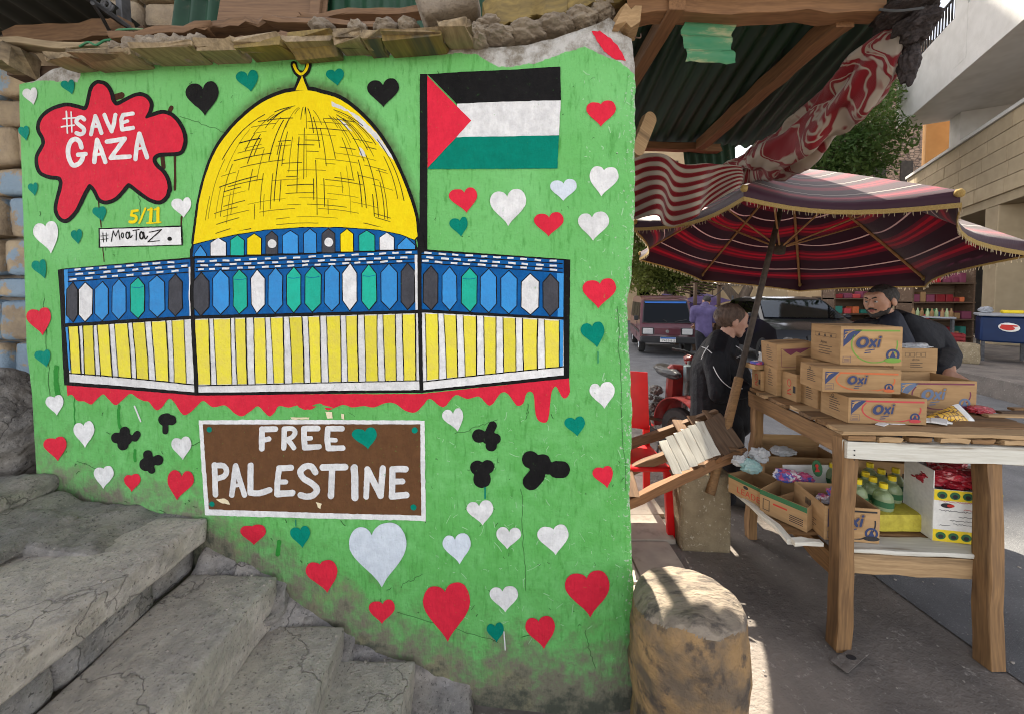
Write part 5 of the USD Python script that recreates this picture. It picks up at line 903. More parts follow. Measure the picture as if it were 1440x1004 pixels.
# front row, second and third layer
c3_ = carton("open shallow carton with a crimson printed ring at the front edge of the table", on(1192, 598, 1.655, zt), TA, wpx(103, 1.66), .165, .118, True, "ink_crimson", left="lines", group=CART)
c4_ = carton("open carton with a plum printed ring under the hand of the man in black", on(1262, 580, 1.83, zt), TA + .01, wpx(103, 1.83), .22, .155, True, "ink_plum", group=CART, ink="ink_blue_grey")
c2_ = carton("closed low carton with an orange printed ring in the middle of the stack", on(1156, 545, 1.74, zt + .1215), TA - .07, wpx(97, 1.75), .17, .108, False, "ink_orange", left="lines", group=CART)
c1_ = carton("tall closed carton with a green printed ring on top of the stack", on(1181, 518, 1.81, zt + .1215 + .1135), TA - .03, wpx(78, 1.83), .21, .185, False, "ink_green", left="text", group=CART)
c5_ = carton("plain open carton with small printed symbols behind the green printed one", on(1256, 528, 2.06, zt + .157), TA, wpx(57, 2.06), .15, .125, True, None, "label", group=CART)
carton("plain brown carton under the open carton with small printed symbols", on(1250, 570, 2.07, zt), TA, .24, .16, .153, False, None, None, group=CART)
carton("plain carton low at the table's left edge behind the crimson printed one", on(1150, 573, 1.86, zt), TA + .02, .12, .13, .118, False, None, None, "lines", group=CART)
carton("small carton with a red printed mark and a black square at the table's left edge", on(1120, 566, 1.98, zt), TA + .05, .13, .115, .15, True, None, None, "red", group=CART)
carton("small upright carton with a red stamp in its corner at the table's left edge", on(1092, 558, 2.105, zt), TA + .03, .12, .12, .158, False, None, None, "lines", group=CART)
carton("small open carton full of papers at the back left corner of the table", on(1070, 551, 2.22, zt), TA + .02, .10, .095, .12, True, None, None, "red", group=CART)
c6_ = carton("tilted carton with a torn picture panel leaning on top of the left stack", on(1094, 523, 2.10, zt + .150), TA - .06, wpx(50, 2.12), .17, .145, False, None, None, "lines", group=CART, tilt=(0, -4, 0))
face_print(c6_, "printed_picture", sbox(.02, .015, .19, .12).difference(sbox(.022, .017, .188, .118)), "ink_plum", lambda u, v, o: (u, -o, v)); face_print(c6_, "printed_picture", unary_union([Polygon([(.03, .115), (.17, .118), (.12, .09), (.10, .10), (.07, .08), (.05, .095)]), Polygon(el(.15, .045, .028, .022))]), "ink_plum", lambda u, v, o: (u, -o, v), .001)
carton("closed plain carton beneath the tall green printed one", on(1140, 545, 1.97, zt), TA, .24, .16, .23, False, None, None, None, group=CART)
# loose things on the table
def scatter(name, label, cat, mat, n, box_, seed, size, group=None):
    r = random.Random(seed)
    for k in range(n): yield r, k
pk = [(1066, 500, 2.28, "ink_white", .05, .03, .10), (1058, 512, 2.26, "ink_white", .06, .05, .05)]
t_ = thing("paper_tray", "small cardboard tray with white packets at the back left corner of the table", "tray", on(1066, 520, 2.30, zt + .12)); g = bx(-.04, .07, -.02, .08, 0, .03, .003); obj("tray", g.move(on(1068, 520, 2.26, zt + .122)), "cardboard", t_)
obj("packet", bx(-.03, .03, -.02, .02, 0, .06, .004).rot((0, 1, 0), 14).move(on(1074, 505, 2.29, zt + .153)), "paper_white", t_); obj("packet", bx(-.05, .03, -.03, .03, 0, .018, .004).rot((0, 0, 1), 24).move(on(1068, 508, 2.28, zt + .153)), "foil_mixed", t_)
def crumple(c, r, seed, mat, name, label=None, cat=None, parent=None, sub=4, amp=.5, fr=2.2, group=None): return obj(name, lump(c, r, amp, fr, seed, sub, 4), mat, parent, label=label, cat=cat, smooth=25, group=group)
crumple(on(1283, 496, 2.12, zt + .157 + .118), (.09, .05, .025), 31, "plastic_white", "plastic_bag", "crumpled white plastic bag in the plain carton before the man in black", "bag")
# corn packet: a flat pouch with a kernel grid
kn = {"p": ("principled_bsdf", {"roughness": .35}), "a": ("attribute", {"attribute": "lc"}), "v": ("voronoi_texture", {"feature": "distance_to_edge", "scale": 46.0, "randomness": .55}), "r": ("rgb_ramp", {"ramp": [(0, (.05, .02, .01)), (.06, (.08, .03, .01)), (.1, (.62, .34, .02)), (1, (.72, .45, .03))]})}
mk("kernel_print", kn, [("a.vector", "v.vector"), ("v.distance", "r.fac"), ("r.color", "p.base_color")])
cp = thing("corn_packet", "white and yellow printed corn snack packet lying beside the plum printed carton", "packet", on(1335, 592, 1.70, zt)); q0 = on(1300, 594, 1.70, zt + .002); q1 = on(1362, 586, 1.72, zt + .018)
dd = unit(q1 - q0); nn_ = unit(np.cross(dd, (0, 0, 1))) * -1; L_ = np.linalg.norm(q1 - q0)
def pouch(l0, l1, w0, w1, th, n=10):
    V = []; 
    for i_ in range(n + 1):
        t = i_ / n; l = l0 + (l1 - l0) * t; w = w0 + (w1 - w0) * t
        for j_ in range(9):
            s_ = j_ / 8 * 2 - 1; V.append((l, s_ * w, th * (1 - s_ * s_) * math.sin(PI * min(max(t, .04), .96))))
    V = np.array(V); i2 = np.arange(len(V)).reshape(n + 1, 9); F = np.stack([i2[:-1, :-1], i2[1:, :-1], i2[1:, 1:], i2[:-1, 1:]], -1).reshape(-1, 4); return V, F
V, F = pouch(0, L_ * .86, .01, .05, .03); W3 = lambda V: q0 + V[:, :1] * dd + V[:, 1:2] * unit(np.array([-dd[1], dd[0], 0]) + [0, 0, 1.0]) * 1 + V[:, 2:] * np.array([0, -.6, .5])
obj("pouch", thick(G(W3(V), F, V), .003), "kernel_print", cp, smooth=True); V, F = pouch(L_ * .84, L_, .052, .056, .012); obj("seal", thick(G(W3(V), F, V), .003), "paper_white", cp, smooth=True)
crumple(on(1378, 581, 1.78, zt + .022), (.05, .03, .02), 44, "foil_red", "red_bag", "small crumpled red plastic bag at the right end of the table top", "bag")
for k, (x, y, Y, w, d, r) in enumerate(((1262, 600, 1.66, .12, .05, 8), (1300, 597, 1.69, .15, .08, -12), (1240, 603, 1.63, .06, .03, 30), (1320, 600, 1.66, .09, .05, 40))):
    g = bx(-w/2, w/2, -d/2, d/2, 0, .004 + .004 * (k % 2), .001).rot((0, 0, 1), r); obj("paper_scrap", g.move(on(x, y, Y, zt + .0015 * k)), "paper_white", label=("narrow folded white paper at the front edge of the table", "wide white paper sheet under the corn snack packet", "tiny white paper scrap beside the crimson printed carton's corner", "square white paper lying in front of the corn snack packet")[k], cat="paper")
for k in range(3): obj("loose_plank", beam(on(1385 + k * 18, 590 - k * 4, 1.74 + .05 * k, zt + .008), on(1470 + k * 18, 600 - k * 4, 1.72 + .05 * k, zt + .008), .03, .012, seed=k + 300), ("pale_wood", "dark_wood", "table_wood")[k], label=("pale thin plank lying on the right end of the table top", "dark thin plank lying on the right end of the table top", "brown thin plank at the far right end of the table top")[k], cat="plank")

# ---------------------------------------------------------------- things on the lower shelf
sz = SZ + .001
LS = "cartons on the table's lower shelf"
lb = carton("low green edged carton with big red letters at the back of the lower shelf", on(1024, 690, 2.03, sz), TA - 1.1, .26, .2, .10, True, None, None, None, group=LS)
F_ = lambda u, v, o: (u, -o, v)
put_text(lb, "LEADER", .030, .05, .022, "ink_red", F_); face_print(lb, "printed_band", sbox(.0, .082, .26, .0995), "ink_dark_green", F_); face_print(lb, "printed_mark", unary_union([Polygon(el(.10, .068, .014, .009)), sbox(.19, .055, .24, .075)]), "ink_black", F_)
gb = carton("open carton with a green edge in the middle of the lower shelf", on(1068, 716, 1.84, sz), TA - .95, .20, .22, .115, True, None, None, None, group=LS)
face_print(gb, "printed_band", sbox(.0, .09, .2, .1145), "ink_dark_green", F_); face_print(gb, "printed_mark", sbox(.06, .062, .12, .07), "ink_red", F_); face_print(gb, "printed_frame", unary_union([sbox(.015, .02, .045, .075).difference(sbox(.018, .023, .042, .072))] + [sbox(.13, .02 + .009 * k, .185, .024 + .009 * k) for k in range(4)]), "ink_black", F_)
ob = carton("open carton with dark drawn rings at the front corner of the lower shelf", on(1159, 755, 1.62, sz), TA - .05, wpx(71, 1.62), .22, .155, True, "ink_black", left="barcode", group=LS)
lo_ = carton("large open carton with ragged flaps at the back of the lower shelf", on(1075, 690, 2.14, sz), TA, .42, .18, .15, True, None, None, None, group=LS, flaps=1)
db = carton("dark shadowed carton lying open behind the bottles on the lower shelf", on(1200, 700, 1.98, sz), TA - .12, .36, .16, .2, True, None, None, None, group=LS, flaps=1)
put_text(db, "XOUU", .045, .05, .10, "ink_black", F_)
wp_ = thing("white_panel", "white card panel with a dark oval sticker standing in the lower shelf cartons", "panel", on(1120, 690, 1.98, sz)); obj("panel", bx(-.02, .26, -.004, .004, 0, .15).rot((1, 0, 0), -14).move(on(1112, 690, 1.96, sz + .02)), "paper_white", wp_)
g = ext(Polygon(el(0, 0, .027, .042)), .002).rot((1, 0, 0), 90).rot((1, 0, 0), -12).move(on(1149, 658, 1.93)); obj("sticker", g, "ink_dark_green", wp_); obj("sticker_mark", ext(unary_union([Point(0, .012).buffer(.009), Polygon([(-.014, -.018), (0, .008), (.014, -.018)])]), .001).rot((1, 0, 0), 90).rot((1, 0, 0), -12).move(on(1149, 658, 1.925)), "ink_red", wp_)
for k, (x, y, Y, rx, rz, m, lab) in enumerate(((1068, 640, 2.05, .05, .04, "plastic_white", "bright white crumpled plastic bag in the carton with red letters"), (1055, 655, 2.0, .05, .035, "plastic_teal", "pale teal plastic bag in the carton with red letters"), (1100, 634, 2.15, .06, .022, "plastic_white", "flat white plastic bag at the back of the lower shelf"), (1040, 648, 2.03, .04, .03, "plastic_white", "small clear plastic bag in the corner of the carton with red letters"),
        (1105, 668, 1.9, .055, .03, "foil_mixed", "pink and blue packets in the carton with a green edge"), (1128, 672, 1.9, .05, .028, "foil_mixed", "pink and white packets against the white card panel"), (1180, 694, 1.72, .05, .024, "foil_mixed", "pink and blue packets in the front corner carton"), (1160, 700, 1.76, .035, .02, "foil_mixed", "small blue packet at the left in the front corner carton"))):
    crumple(on(x, y, Y), (rx, rx * .8, rz), 60 + k, m, "plastic_bag" if k < 4 else "packet", lab, "bag" if k < 4 else "packet")
sp_ = thing("sponge_pack", "long yellow wrapped pack on the white shelf board under the bottles", "pack", on(1265, 742, 1.72, sz)); obj("pack", rbox(-.14, .14, -.05, .06, 0, .085, .02, .006, 14, 4, .012).move(on(1262, 745, 1.72, sz)), "sponge_yellow", sp_, smooth=50)
BT = "squat bottles with yellow caps on the lower shelf"
first = None; spots = [(1241, 708, 1.72, .085), (1226, 700, 1.78, .085), (1253, 702, 1.79, .085), (1216, 692, 1.83, .085), (1238, 690, 1.86, .085), (1258, 694, 1.87, .085), (1205, 704, 1.76, .085), (1222, 682, 1.93, .085), (1180, 676, 1.93, .06), (1170, 672, 1.98, .06)]
for k, (x, y, Y, dz) in enumerate(spots):
    p = on(x, y + 14, Y, sz + dz)
    if k == 0:
        first = thing("bottle", "squat clear green bottle with a yellow cap nearest the front of the bottle group", "bottle", p, rotz=.01)
        obj("body", lathe([(.0, 0), (.034, 0), (.037, .006), (.038, .045), (.034, .066), (.024, .082), (.014, .090), (.013, .102), (0, .102)], 20), "bottle_plastic", first, smooth=40); obj("cap", lathe([(0, .122), (.014, .122), (.0155, .12), (.0158, .100), (.0, .100)], 16), "cap_yellow", first, smooth=40); obj("label_band", lathe([(.0385, .018), (.0387, .045)], 20), "ink_dark_green", first, smooth=True)
        props(first, group=BT); continue
    lab = ("", "yellow capped bottle second from the front at the left of the group", "yellow capped bottle at the right in the second row", "yellow capped bottle in the third row beside the table leg", "yellow capped bottle in the middle of the third row", "yellow capped bottle at the right end of the third row", "yellow capped bottle half hidden by the front left table leg", "yellow capped bottle farthest back in the group", "yellow capped bottle left of the table leg near the oval sticker", "yellow capped bottle just behind the oval sticker")[k]
    q = copies(first, [(p, k * .7, lab, BT)])[0]; props(q, cat="bottle")
# box of red packets
rb_ = thing("packet_box", "open white box with yellow borders and round pictures, filled with red packets", "box", on(1312, 768, 1.62, sz)); pw, pd, ph = wpx(80, 1.60), .16, .235
o_ = on(1311, 757, 1.615, sz); yw_ = TA - .12
def RBX(g): return g.rot((0, 0, 1), math.degrees(yw_)).move(o_)
for nm, b in (("front_panel", (0, pw, 0, .004, 0, ph)), ("back_panel", (0, pw, pd - .004, pd, 0, ph + .16)), ("left_panel", (0, .004, .004, pd - .004, 0, ph + .08)), ("right_panel", (pw - .004, pw, .004, pd - .004, 0, ph + .06)), ("base_panel", (.004, pw - .004, .004, pd - .004, .0005, .004))): obj(nm, RBX(bx(*b, .001)), "ink_white", rb_)
FB = lambda u, v, o: tuple(RBX(G(np.array([[u, -o, v]]), np.zeros((0, 3)))).v[0])
for z0, z1 in ((.0, .055), (ph - .05, ph)): face_print(rb_, "yellow_border", sbox(.0, z0 + .001, pw, z1 - .001), "ink_yellow", FB)
for z0 in (.027, ph - .025):
    for k in range(5): face_print(rb_, "round_picture", Polygon(el(pw * (.12 + .19 * k), z0, .019, .017)), "ink_dark_green", FB, .0012); face_print(rb_, "round_picture", Polygon(el(pw * (.12 + .19 * k), z0 - .003, .010, .009)), "ink_black", FB, .0018)
face_print(rb_, "printed_oval", Polygon(el(pw * .2, ph * .70, .024, .011)), "ink_black", FB, .001); face_print(rb_, "printed_oval", Polygon(el(pw * .25, ph * .70, .014, .007)), "ink_red", FB, .0016)
r = random.Random(5)
def scrib(x0, x1, y, h=.006):               # a line of small running script
    xx = np.arange(x0, x1, .0035); return LineString([(x, y + r.uniform(-h / 2, h / 2)) for x in xx]).buffer(.0009)
face_print(rb_, "printed_script", unary_union([scrib(.02, pw * .92, ph * .775), scrib(pw * .45, pw * .62, ph * .645)]), "ink_red", FB, .001)
face_print(rb_, "printed_script", unary_union([scrib(pw * .08, pw * .9, ph * .60), scrib(pw * .38, pw * .72, ph * .50), scrib(pw * .25, pw * .8, ph * .42), scrib(pw * .3, pw * .72, ph * .36), scrib(pw * .1, pw * .27, ph * .32, .004)]), "ink_black", FB, .001)
r = random.Random(9)
for k in range(11): crumple(RBX(G(np.array([[r.uniform(.05, pw - .05), r.uniform(.03, .12), ph + .005 + .012 * k * .55]]), np.zeros((0, 3)))).v[0], (.062, .042, .028), 300 + k, "foil_red", "red_packet", None, None, rb_, 3, .45, 1.8)

# ---------------------------------------------------------------- stone bollard, concrete block, pallets
stuff("bollard_stone", (.34, .21, .095), (.15, .11, .075), sc=9, rough=.75, bump=1, bsc=32, dist=.03, c3=(.07, .055, .045), sc3=13, lo3=.52, hi3=.62, lo=.4, hi=.62, det=9.0)
stuff("bollard_top", (.34, .28, .21), (.17, .14, .115), sc=9, rough=.8, bump=1, bsc=40, dist=.02, c3=(.07, .06, .055), sc3=16, lo3=.52, hi3=.64, stretch=(.5, 1.6, 1))
bl = thing("stone_bollard", "squat worn stone bollard with ochre patches standing at the right end of the green wall", "bollard", (.605, 1.24, 0))
pr = [(.0, -.12), (.17, -.12), (.178, .1), (.182, .25), (.183, .38), (.175, .45), (.155, .492), (.12, .512), (.06, .522), (0.0005, .524)]
pr = spline(pr, 7, False); g = lathe(pr, 140, (.608, 1.245, -.03)); nn_ = unit; d_ = g.v - [.608, 1.245, .2]; d_ /= np.linalg.norm(d_, axis=1)[:, None]
g.v += d_ * (.05 * fb(g.v, 4.2, 5, 3) + .03 * fb(g.v, 15, 4, 8))[:, None]; g.v[:, 2] += np.clip(g.v[:, 2] - .4, 0, 1) * 1.6 * (g.v[:, 1] - 1.245) * -1.2; 
tz = g.v[g.f].mean(1); sel = tz[:, 2] + .13 * fb(tz, 7, 5, 2) - .0 > .42 + (1.245 - tz[:, 1]) * .25
obj("stone", G(g.v, g.f[~sel]), "bollard_stone", bl, smooth=True); obj("worn_top", G(g.v, g.f[sel]), "bollard_top", bl, smooth=True)
stuff("aggregate", (.30, .24, .15), (.22, .17, .105), sc=14, rough=.9, bump=1, bsc=120, dist=.012, c3=(.48, .42, .32), sc3=42, lo3=.6, hi3=.64)
cb0 = atz(958, 772, 0); cb1 = atz(1028, 775, 0)
obj("concrete_block", rbox(0, .285, 0, .26, -.02, .455, .022, .008, 14, 2, .018, 4).rot((0, 0, 1), -4).move(cb0), "aggregate", label="rough concrete block with pebbles propping up the slanted pallet", cat="block", smooth=50)
# slanted pallet
pl_ = thing("wooden_pallet", "slanted brown wooden pallet propped on the concrete block and reaching behind the green wall", "pallet", (1.0, 2.2, .4))
pA, pB = at(880, 708, 2.12), at(1042, 634, 2.12); bA, bB = pA + [.03, .36, .17], pB + [.03, .30, .12]
for k, f in enumerate((0, .5, 1)): obj("runner", beam(pA * (1 - f) + bA * f, pB * (1 - f) + bB * f, .045, .055, n=8, jit=.003, seed=400 + k, ends=.01), "brown_board" if k else "beam_wood", pl_, smooth=35)
for k in (0, 4, 5, 6):
    t = (k + .4) / 7; a, b = pA * (1 - t) + pB * t + [0, -.02, .038], bA * (1 - t) + bB * t + [0, .02, .04]; obj("slat", beam(a, b, .07, .014, n=5, jit=.003, seed=410 + k, ends=.006), "brown_board", pl_, smooth=35)
cr_ = thing("slatted_crate", "small crate lid of white painted slats lying on the slanted pallet", "crate", (1.02, 2.05, .55))
ta, tb_ = at(926, 622, 2.12), at(988, 590, 2.2); ba, bb_ = at(948, 668, 1.98), at(1012, 637, 2.06)
for k in range(6):
    t = (k + .5) / 6; a, b = ta * (1 - t) + tb_ * t, ba * (1 - t) + bb_ * t; obj("slat", beam(a, b, .0475, .007, (-.2, -.75, .6), n=4, jit=.0012, seed=430 + k, ends=.004), "white_wood", cr_, smooth=35)
for a, b in ((ta * .85 + ba * .15, tb_ * .85 + bb_ * .15), (ta * .1 + ba * .9, tb_ * .1 + bb_ * .9)): obj("batten", beam(a + [0, .02, -.014], b + [.02, .02, -.014], .03, .018, (-.2, -.75, .6), n=3, seed=441), "dark_wood", cr_, smooth=35)
dc = thing("dark_crate", "dark brown slatted crate end behind the white slats below the umbrella pole", "crate", (1.22, 2.2, .55))
ta, tb_ = at(986, 596, 2.2), at(1012, 580, 2.26); ba, bb_ = at(1018, 640, 2.08), at(1046, 626, 2.14)
for k in range(3):
    t = (k + .5) / 3; a, b = ta * (1 - t) + tb_ * t, ba * (1 - t) + bb_ * t; obj("slat", beam(a, b, .052, .014, (-.2, -.75, .6), n=4, jit=.0012, seed=450 + k, ends=.004), "dark_wood", dc, smooth=35)
obj("side", beam(ba + [-.03, 0, -.03], bb_ + [0, 0, -.03], .02, .06, (-.2, -.75, .6), n=3, seed=460), "beam_wood", dc, smooth=35)
# red plastic chair, mostly behind the wall
stuff("red_plastic", (.72, .012, .018), (.62, .01, .015), sc=8, rough=.32, bump=.05, spec=.5, trans=.25)
ch = thing("plastic_chair", "bright red plastic chair half hidden behind the right edge of the green wall", "chair", (.9, 2.65, 0)); c0 = at(912, 640, 2.62)
xr_ = c0[0]; zb = at(905, 525, 2.62)[2]; zs = .42
obj("backrest", thick(G(*(lambda U, V: (np.column_stack([(xr_ - .40 + U * .40).ravel(), (2.66 + .05 * (U - .5) ** 2 * -4 + .05 * V).ravel(), (zs + .12 + (zb - zs - .12) * V).ravel()]), np.stack([np.arange(96).reshape(12, 8)[:-1, :-1], np.arange(96).reshape(12, 8)[1:, :-1], np.arange(96).reshape(12, 8)[1:, 1:], np.arange(96).reshape(12, 8)[:-1, 1:]], -1).reshape(-1, 4)))(*np.meshgrid(np.linspace(0, 1, 12), np.linspace(0, 1, 8), indexing="ij"))), .012), "red_plastic", ch, smooth=50)
obj("seat", bx(xr_ - .42, xr_ + .01, 2.26, 2.66, zs - .02, zs + .01, .008), "red_plastic", ch, smooth=40)
for k, (a, b) in enumerate(((xr_ - .39, 2.64), (xr_ - .012, 2.64), (xr_ - .39, 2.28), (xr_ - .012, 2.28))): obj("leg", beam((a + (.02 if k % 2 else -.02), b + (.03 if k < 2 else -.03), float(gz(a, b)) - .01), (a, b, zs + (.14 if k < 2 else 0)), .045, .03, (0, 1, 0), n=2), "red_plastic", ch, smooth=35)
for k in range(1): obj("armrest", beam((xr_ - .40 + k * .40, 2.30, zs + .2), (xr_ - .40 + k * .40, 2.66, zs + .22), .04, .02, n=3), "red_plastic", ch, smooth=35)

vc = thing("valve_cover", "small square concrete patch with a dark hole in the pavement by the table's front leg", "cover", atz(1196, 925, 0))
cq = np.array([atz(x, y, 0) for x, y in ((1167, 928), (1204, 907), (1223, 918), (1192, 946))]); cq[:, 2] = float(gz(1.4, 1.5)) - .004
pp_ = Polygon(cq[:, :2]).buffer(-.006).buffer(.006); obj("patch", ext(pp_, .003).move((0, 0, cq[0, 2] + .003)), "pavement_concrete", vc); hc = cq.mean(0); obj("hole", ext(Polygon(el(hc[0], hc[1], .02, .012)), .001).move((0, 0, cq[0, 2] + .0062)), "ink_black", vc)  # hole is a flat black disc, its inner shade given as colour
# ---------------------------------------------------------------- people
stuff("skin_tan", (.36, .19, .12), (.30, .15, .095), sc=30, rough=.5, bump=.15, bsc=200, dist=.001, spec=.35); stuff("skin_pale", (.44, .25, .18), (.38, .2, .14), sc=30, rough=.5, bump=.15, bsc=200, dist=.001)
stuff("hair_black", (.014, .011, .01), (.03, .024, .02), sc=90, rough=.55, bump=1, bsc=220, dist=.004); stuff("hair_red", (.045, .026, .018), (.11, .07, .05), sc=60, rough=.55, bump=1, bsc=160, dist=.006, stretch=(1, 1, .3))
stuff("cloth_black", (.007, .007, .009), (.012, .012, .015), sc=14, rough=.6, bump=.6, bsc=24, dist=.012, spec=.16); stuff("cloth_navy", (.010, .012, .02), (.014, .016, .026), sc=20, rough=.8, bump=.3, bsc=60, dist=.004); stuff("cloth_white", (.7, .7, .7), rough=.8, bump=0)
stuff("cloth_purple", (.10, .08, .18), (.07, .055, .13), sc=9, rough=.85, bump=.6, bsc=16, dist=.02); stuff("shoe_dark", (.03, .025, .022), rough=.6, bump=0); stuff("eye_white", (.30, .27, .25), rough=.2, bump=0); stuff("eye_dark", (.02, .012, .008), rough=.15, bump=0); stuff("lip", (.33, .12, .10), (.28, .1, .08), rough=.45, bump=0)
def place(g, c, yaw, pitch=0, roll=0, k=1.0):
    g = asG(g).copy(); g.scale(k); g.rot((1, 0, 0), pitch); g.rot((0, 1, 0), roll); g.rot((0, 0, 1), yaw); return g.move(c)
def hull(*sp): return m3.Manifold.batch_hull([m3.Manifold.sphere(r, 24).translate((x, y, z)) for x, y, z, r in sp])
def ellip(c, r, rx=0): 
    m = m3.Manifold.sphere(1.0, 40).scale(tuple(r)).rotate((rx, 0, 0)); return m.translate(tuple(c))
def head_solid():
    cr = ellip((0, -.014, .034), (.075, .096, .087)); face = hull((.040, .040, -.066, .024), (-.040, .040, -.066, .024), (0, .066, -.088, .021), (.048, .048, -.008, .03), (-.048, .048, -.008, .03), (.03, .058, .05, .034), (-.03, .058, .05, .034), (0, -.02, .0, .06))
    nose = hull((0, .088, .022, .009), (0, .108, -.020, .011), (.013, .092, -.026, .009), (-.013, .092, -.026, .009)); brow = hull((.040, .074, .034, .013), (.012, .084, .032, .011)) + hull((-.040, .074, .034, .013), (-.012, .084, .032, .011))
    ears = ellip((.076, -.012, -.002), (.012, .02, .032), -12) + ellip((-.076, -.012, -.002), (.012, .02, .032), -12); lips = ellip((0, .086, -.052), (.023, .012, .006)) + ellip((0, .085, -.063), (.02, .012, .007))
    sock = ellip((.031, .098, .013), (.017, .018, .011)) + ellip((-.031, .098, .013), (.017, .018, .011))
    return cr + face + nose + brow + ears + lips - sock
def soft(M, ln=.008, it=6):
    q = asG(M.refine_to_length(ln)); t = trimesh.Trimesh(q.v, q.f, process=False); trimesh.smoothing.filter_taubin(t, iterations=it); return asG(t)
def hand(J, name, w, tip_dir, palm_n, thumb_side, k=1.0, curl=.6):
    """palm and five jointed fingers as chains, in world space: returns bones, joints"""
    d = unit(tip_dir); n = unit(np.asarray(palm_n, float) - d * np.dot(palm_n, d)); s = np.cross(d, n) * thumb_side; w = np.asarray(w, float); bones = []
    def put(nm, p, r): J[name + nm] = (*p, r); return name + nm
    wr = put("w", w, .024 * k); pk = [put("k%d" % i_, w + (d * .085 + s * (.030 - .020 * i_)) * k, .0125 * k) for i_ in range(4)]; pb = put("b", w + (d * .03 + s * .026) * k, .015 * k); bones += [(wr, pk[0], pk[3], pb), (pk[0], pk[1], pk[2], pk[3], pb)]
    for i_, L_ in enumerate((.072, .080, .074, .058)):
        p = w + (d * .085 + s * (.030 - .020 * i_)) * k; a = 0; prev = pk[i_]
        for q, f in enumerate((.45, .32, .23)):
            a += curl * (.5 + .25 * q); p = p + (d * math.cos(a) + n * math.sin(a)) * L_ * f * k; nx = put("f%d%d" % (i_, q), p, (.0088 - .0009 * q) * k); bones.append((prev, nx)); prev = nx
    p = w + (d * .03 + s * .03) * k; prev = pb
    for q, f in enumerate((.036, .028)): p = p + unit(s * (.8 - .3 * q) + d * .8 + n * .35) * f * k; nx = put("t%d" % q, p, (.0105 - .0015 * q) * k); bones.append((prev, nx)); prev = nx
    return bones
def person(name, label, base, C, yaw, pitch, roll, skin, bones, J, hk=1.0):
    t = thing(name, label, "person", base); hd = place(head_solid(), C, yaw, pitch, roll, hk)
    body = m3.Manifold.batch_boolean([m3.Manifold.batch_hull([m3.Manifold.sphere(J[n][3], 16).translate(J[n][:3]) for n in b]) for b in bones], m3.OpType.Add)
    hm = m3.Manifold(m3.Mesh(np.asarray(hd.v, np.float32), np.asarray(hd.f, np.uint32))); M = hm + body
    obj("body", soft(M, .009, 5), skin, t, smooth=True); return t
# the stall keeper in black, facing left, one hand on the carton
C = at(1239, 425, 2.52); hy = 98; bs = np.array([C[0] + .10, C[1] + .05, 0]); P = lambda x, y, Y, r: (*at(x, y, Y), r)
J = {"neck": P(1250, 448, 2.54, .052), "chest": P(1262, 480, 2.54, .08), "belly": P(1264, 540, 2.56, .12), "hip": P(1264, 590, 2.58, .12), "sl": P(1310, 468, 2.50, .044), "el": P(1330, 500, 2.42, .042), "wl": P(1334, 524, 2.17, .03), "sr": P(1213, 464, 2.62, .044), "er": P(1206, 520, 2.60, .042), "wr": P(1222, 545, 2.44, .03)}
hp = np.array([J["hip"][0], J["hip"][1], 0])
for s_, nm in ((-1, "l"), (1, "r")): J["t" + nm] = (hp[0] - .09 * s_, hp[1] + .02 * s_, .78, .085); J["k" + nm] = (hp[0] - .10 * s_, hp[1], .44, .06); J["a" + nm] = (hp[0] - .10 * s_, hp[1] + .03, .07, .042); J["f" + nm] = (hp[0] - .10 * s_ - .08, hp[1] - .12, .035, .035)
bn = [("neck", "chest"), ("chest", "belly"), ("belly", "hip"), ("chest", "sl"), ("chest", "sr"), ("sl", "el"), ("el", "wl"), ("sr", "er"), ("er", "wr"), ("hip", "tl"), ("hip", "tr"), ("tl", "kl"), ("kl", "al"), ("al", "fl"), ("tr", "kr"), ("kr", "ar"), ("ar", "fr")]
bn += hand(J, "hl", J["wl"][:3], (-.25, -.85, -.35), (0, -.2, -1), -1, 1.0, .35) + hand(J, "hr", J["wr"][:3], (-.2, -.8, -.3), (0, -.2, -1), 1, 1.0, .5)
J["nk2"] = (*(C + [.01, .01, -.055]), .055); bn.append(("neck", "nk2"))
mn = person("person", "bearded man in a black jacket facing left behind the cartons with a hand on one", bs, C, hy, -6, 2, "skin_tan", bn, J, .91)
def cloth(nm, mat, bones, par, J, ln=.016, amp=.010, fr=9, seed=0):
    g = chain(bones, J, 18, ln, 6); m = trimesh.Trimesh(g.v, g.f, process=False); g.v = g.v + m.vertex_normals * (amp * 2 * fb(g.v * [1, 1, .6], fr, 3, seed))[:, None]; return obj(nm, g, mat, par, smooth=True)
JJ = {k: (v[0], v[1], v[2], v[3] + .032) for k, v in J.items()}; cR, cL = np.array(J["sr"][:3]), np.array(J["sl"][:3])
JJ["colr"] = P(1234, 455, 2.50, .03); JJ["coll"] = P(1276, 447, 2.50, .035); JJ["colb"] = P(1262, 443, 2.62, .04); JJ["bk2"] = P(1268, 475, 2.66, .12); JJ["hem1"] = P(1228, 590, 2.55, .12); JJ["hem2"] = P(1300, 590, 2.53, .13); JJ["ch2"] = P(1290, 490, 2.50, .13); JJ["ch1"] = P(1235, 490, 2.60, .12); JJ["wl"] = (J["wl"][0], J["wl"][1] + .04, J["wl"][2] + .01, .05); JJ["wr"] = (*J["wr"][:3], .046)
cloth("jacket", "cloth_black", [("sr", "ch1", "hem1"), ("sl", "ch2", "hem2"), ("ch1", "ch2", "hem1", "hem2"), ("colb", "sl", "ch2"), ("colb", "sr", "ch1"), ("coll", "colb", "sl", "ch2"), ("colr", "sr", "ch1"), ("colb", "bk2", "sl", "sr"), ("coll", "sl"), ("sl", "el"), ("el", "wl"), ("sr", "er"), ("er", "wr")], mn, JJ)
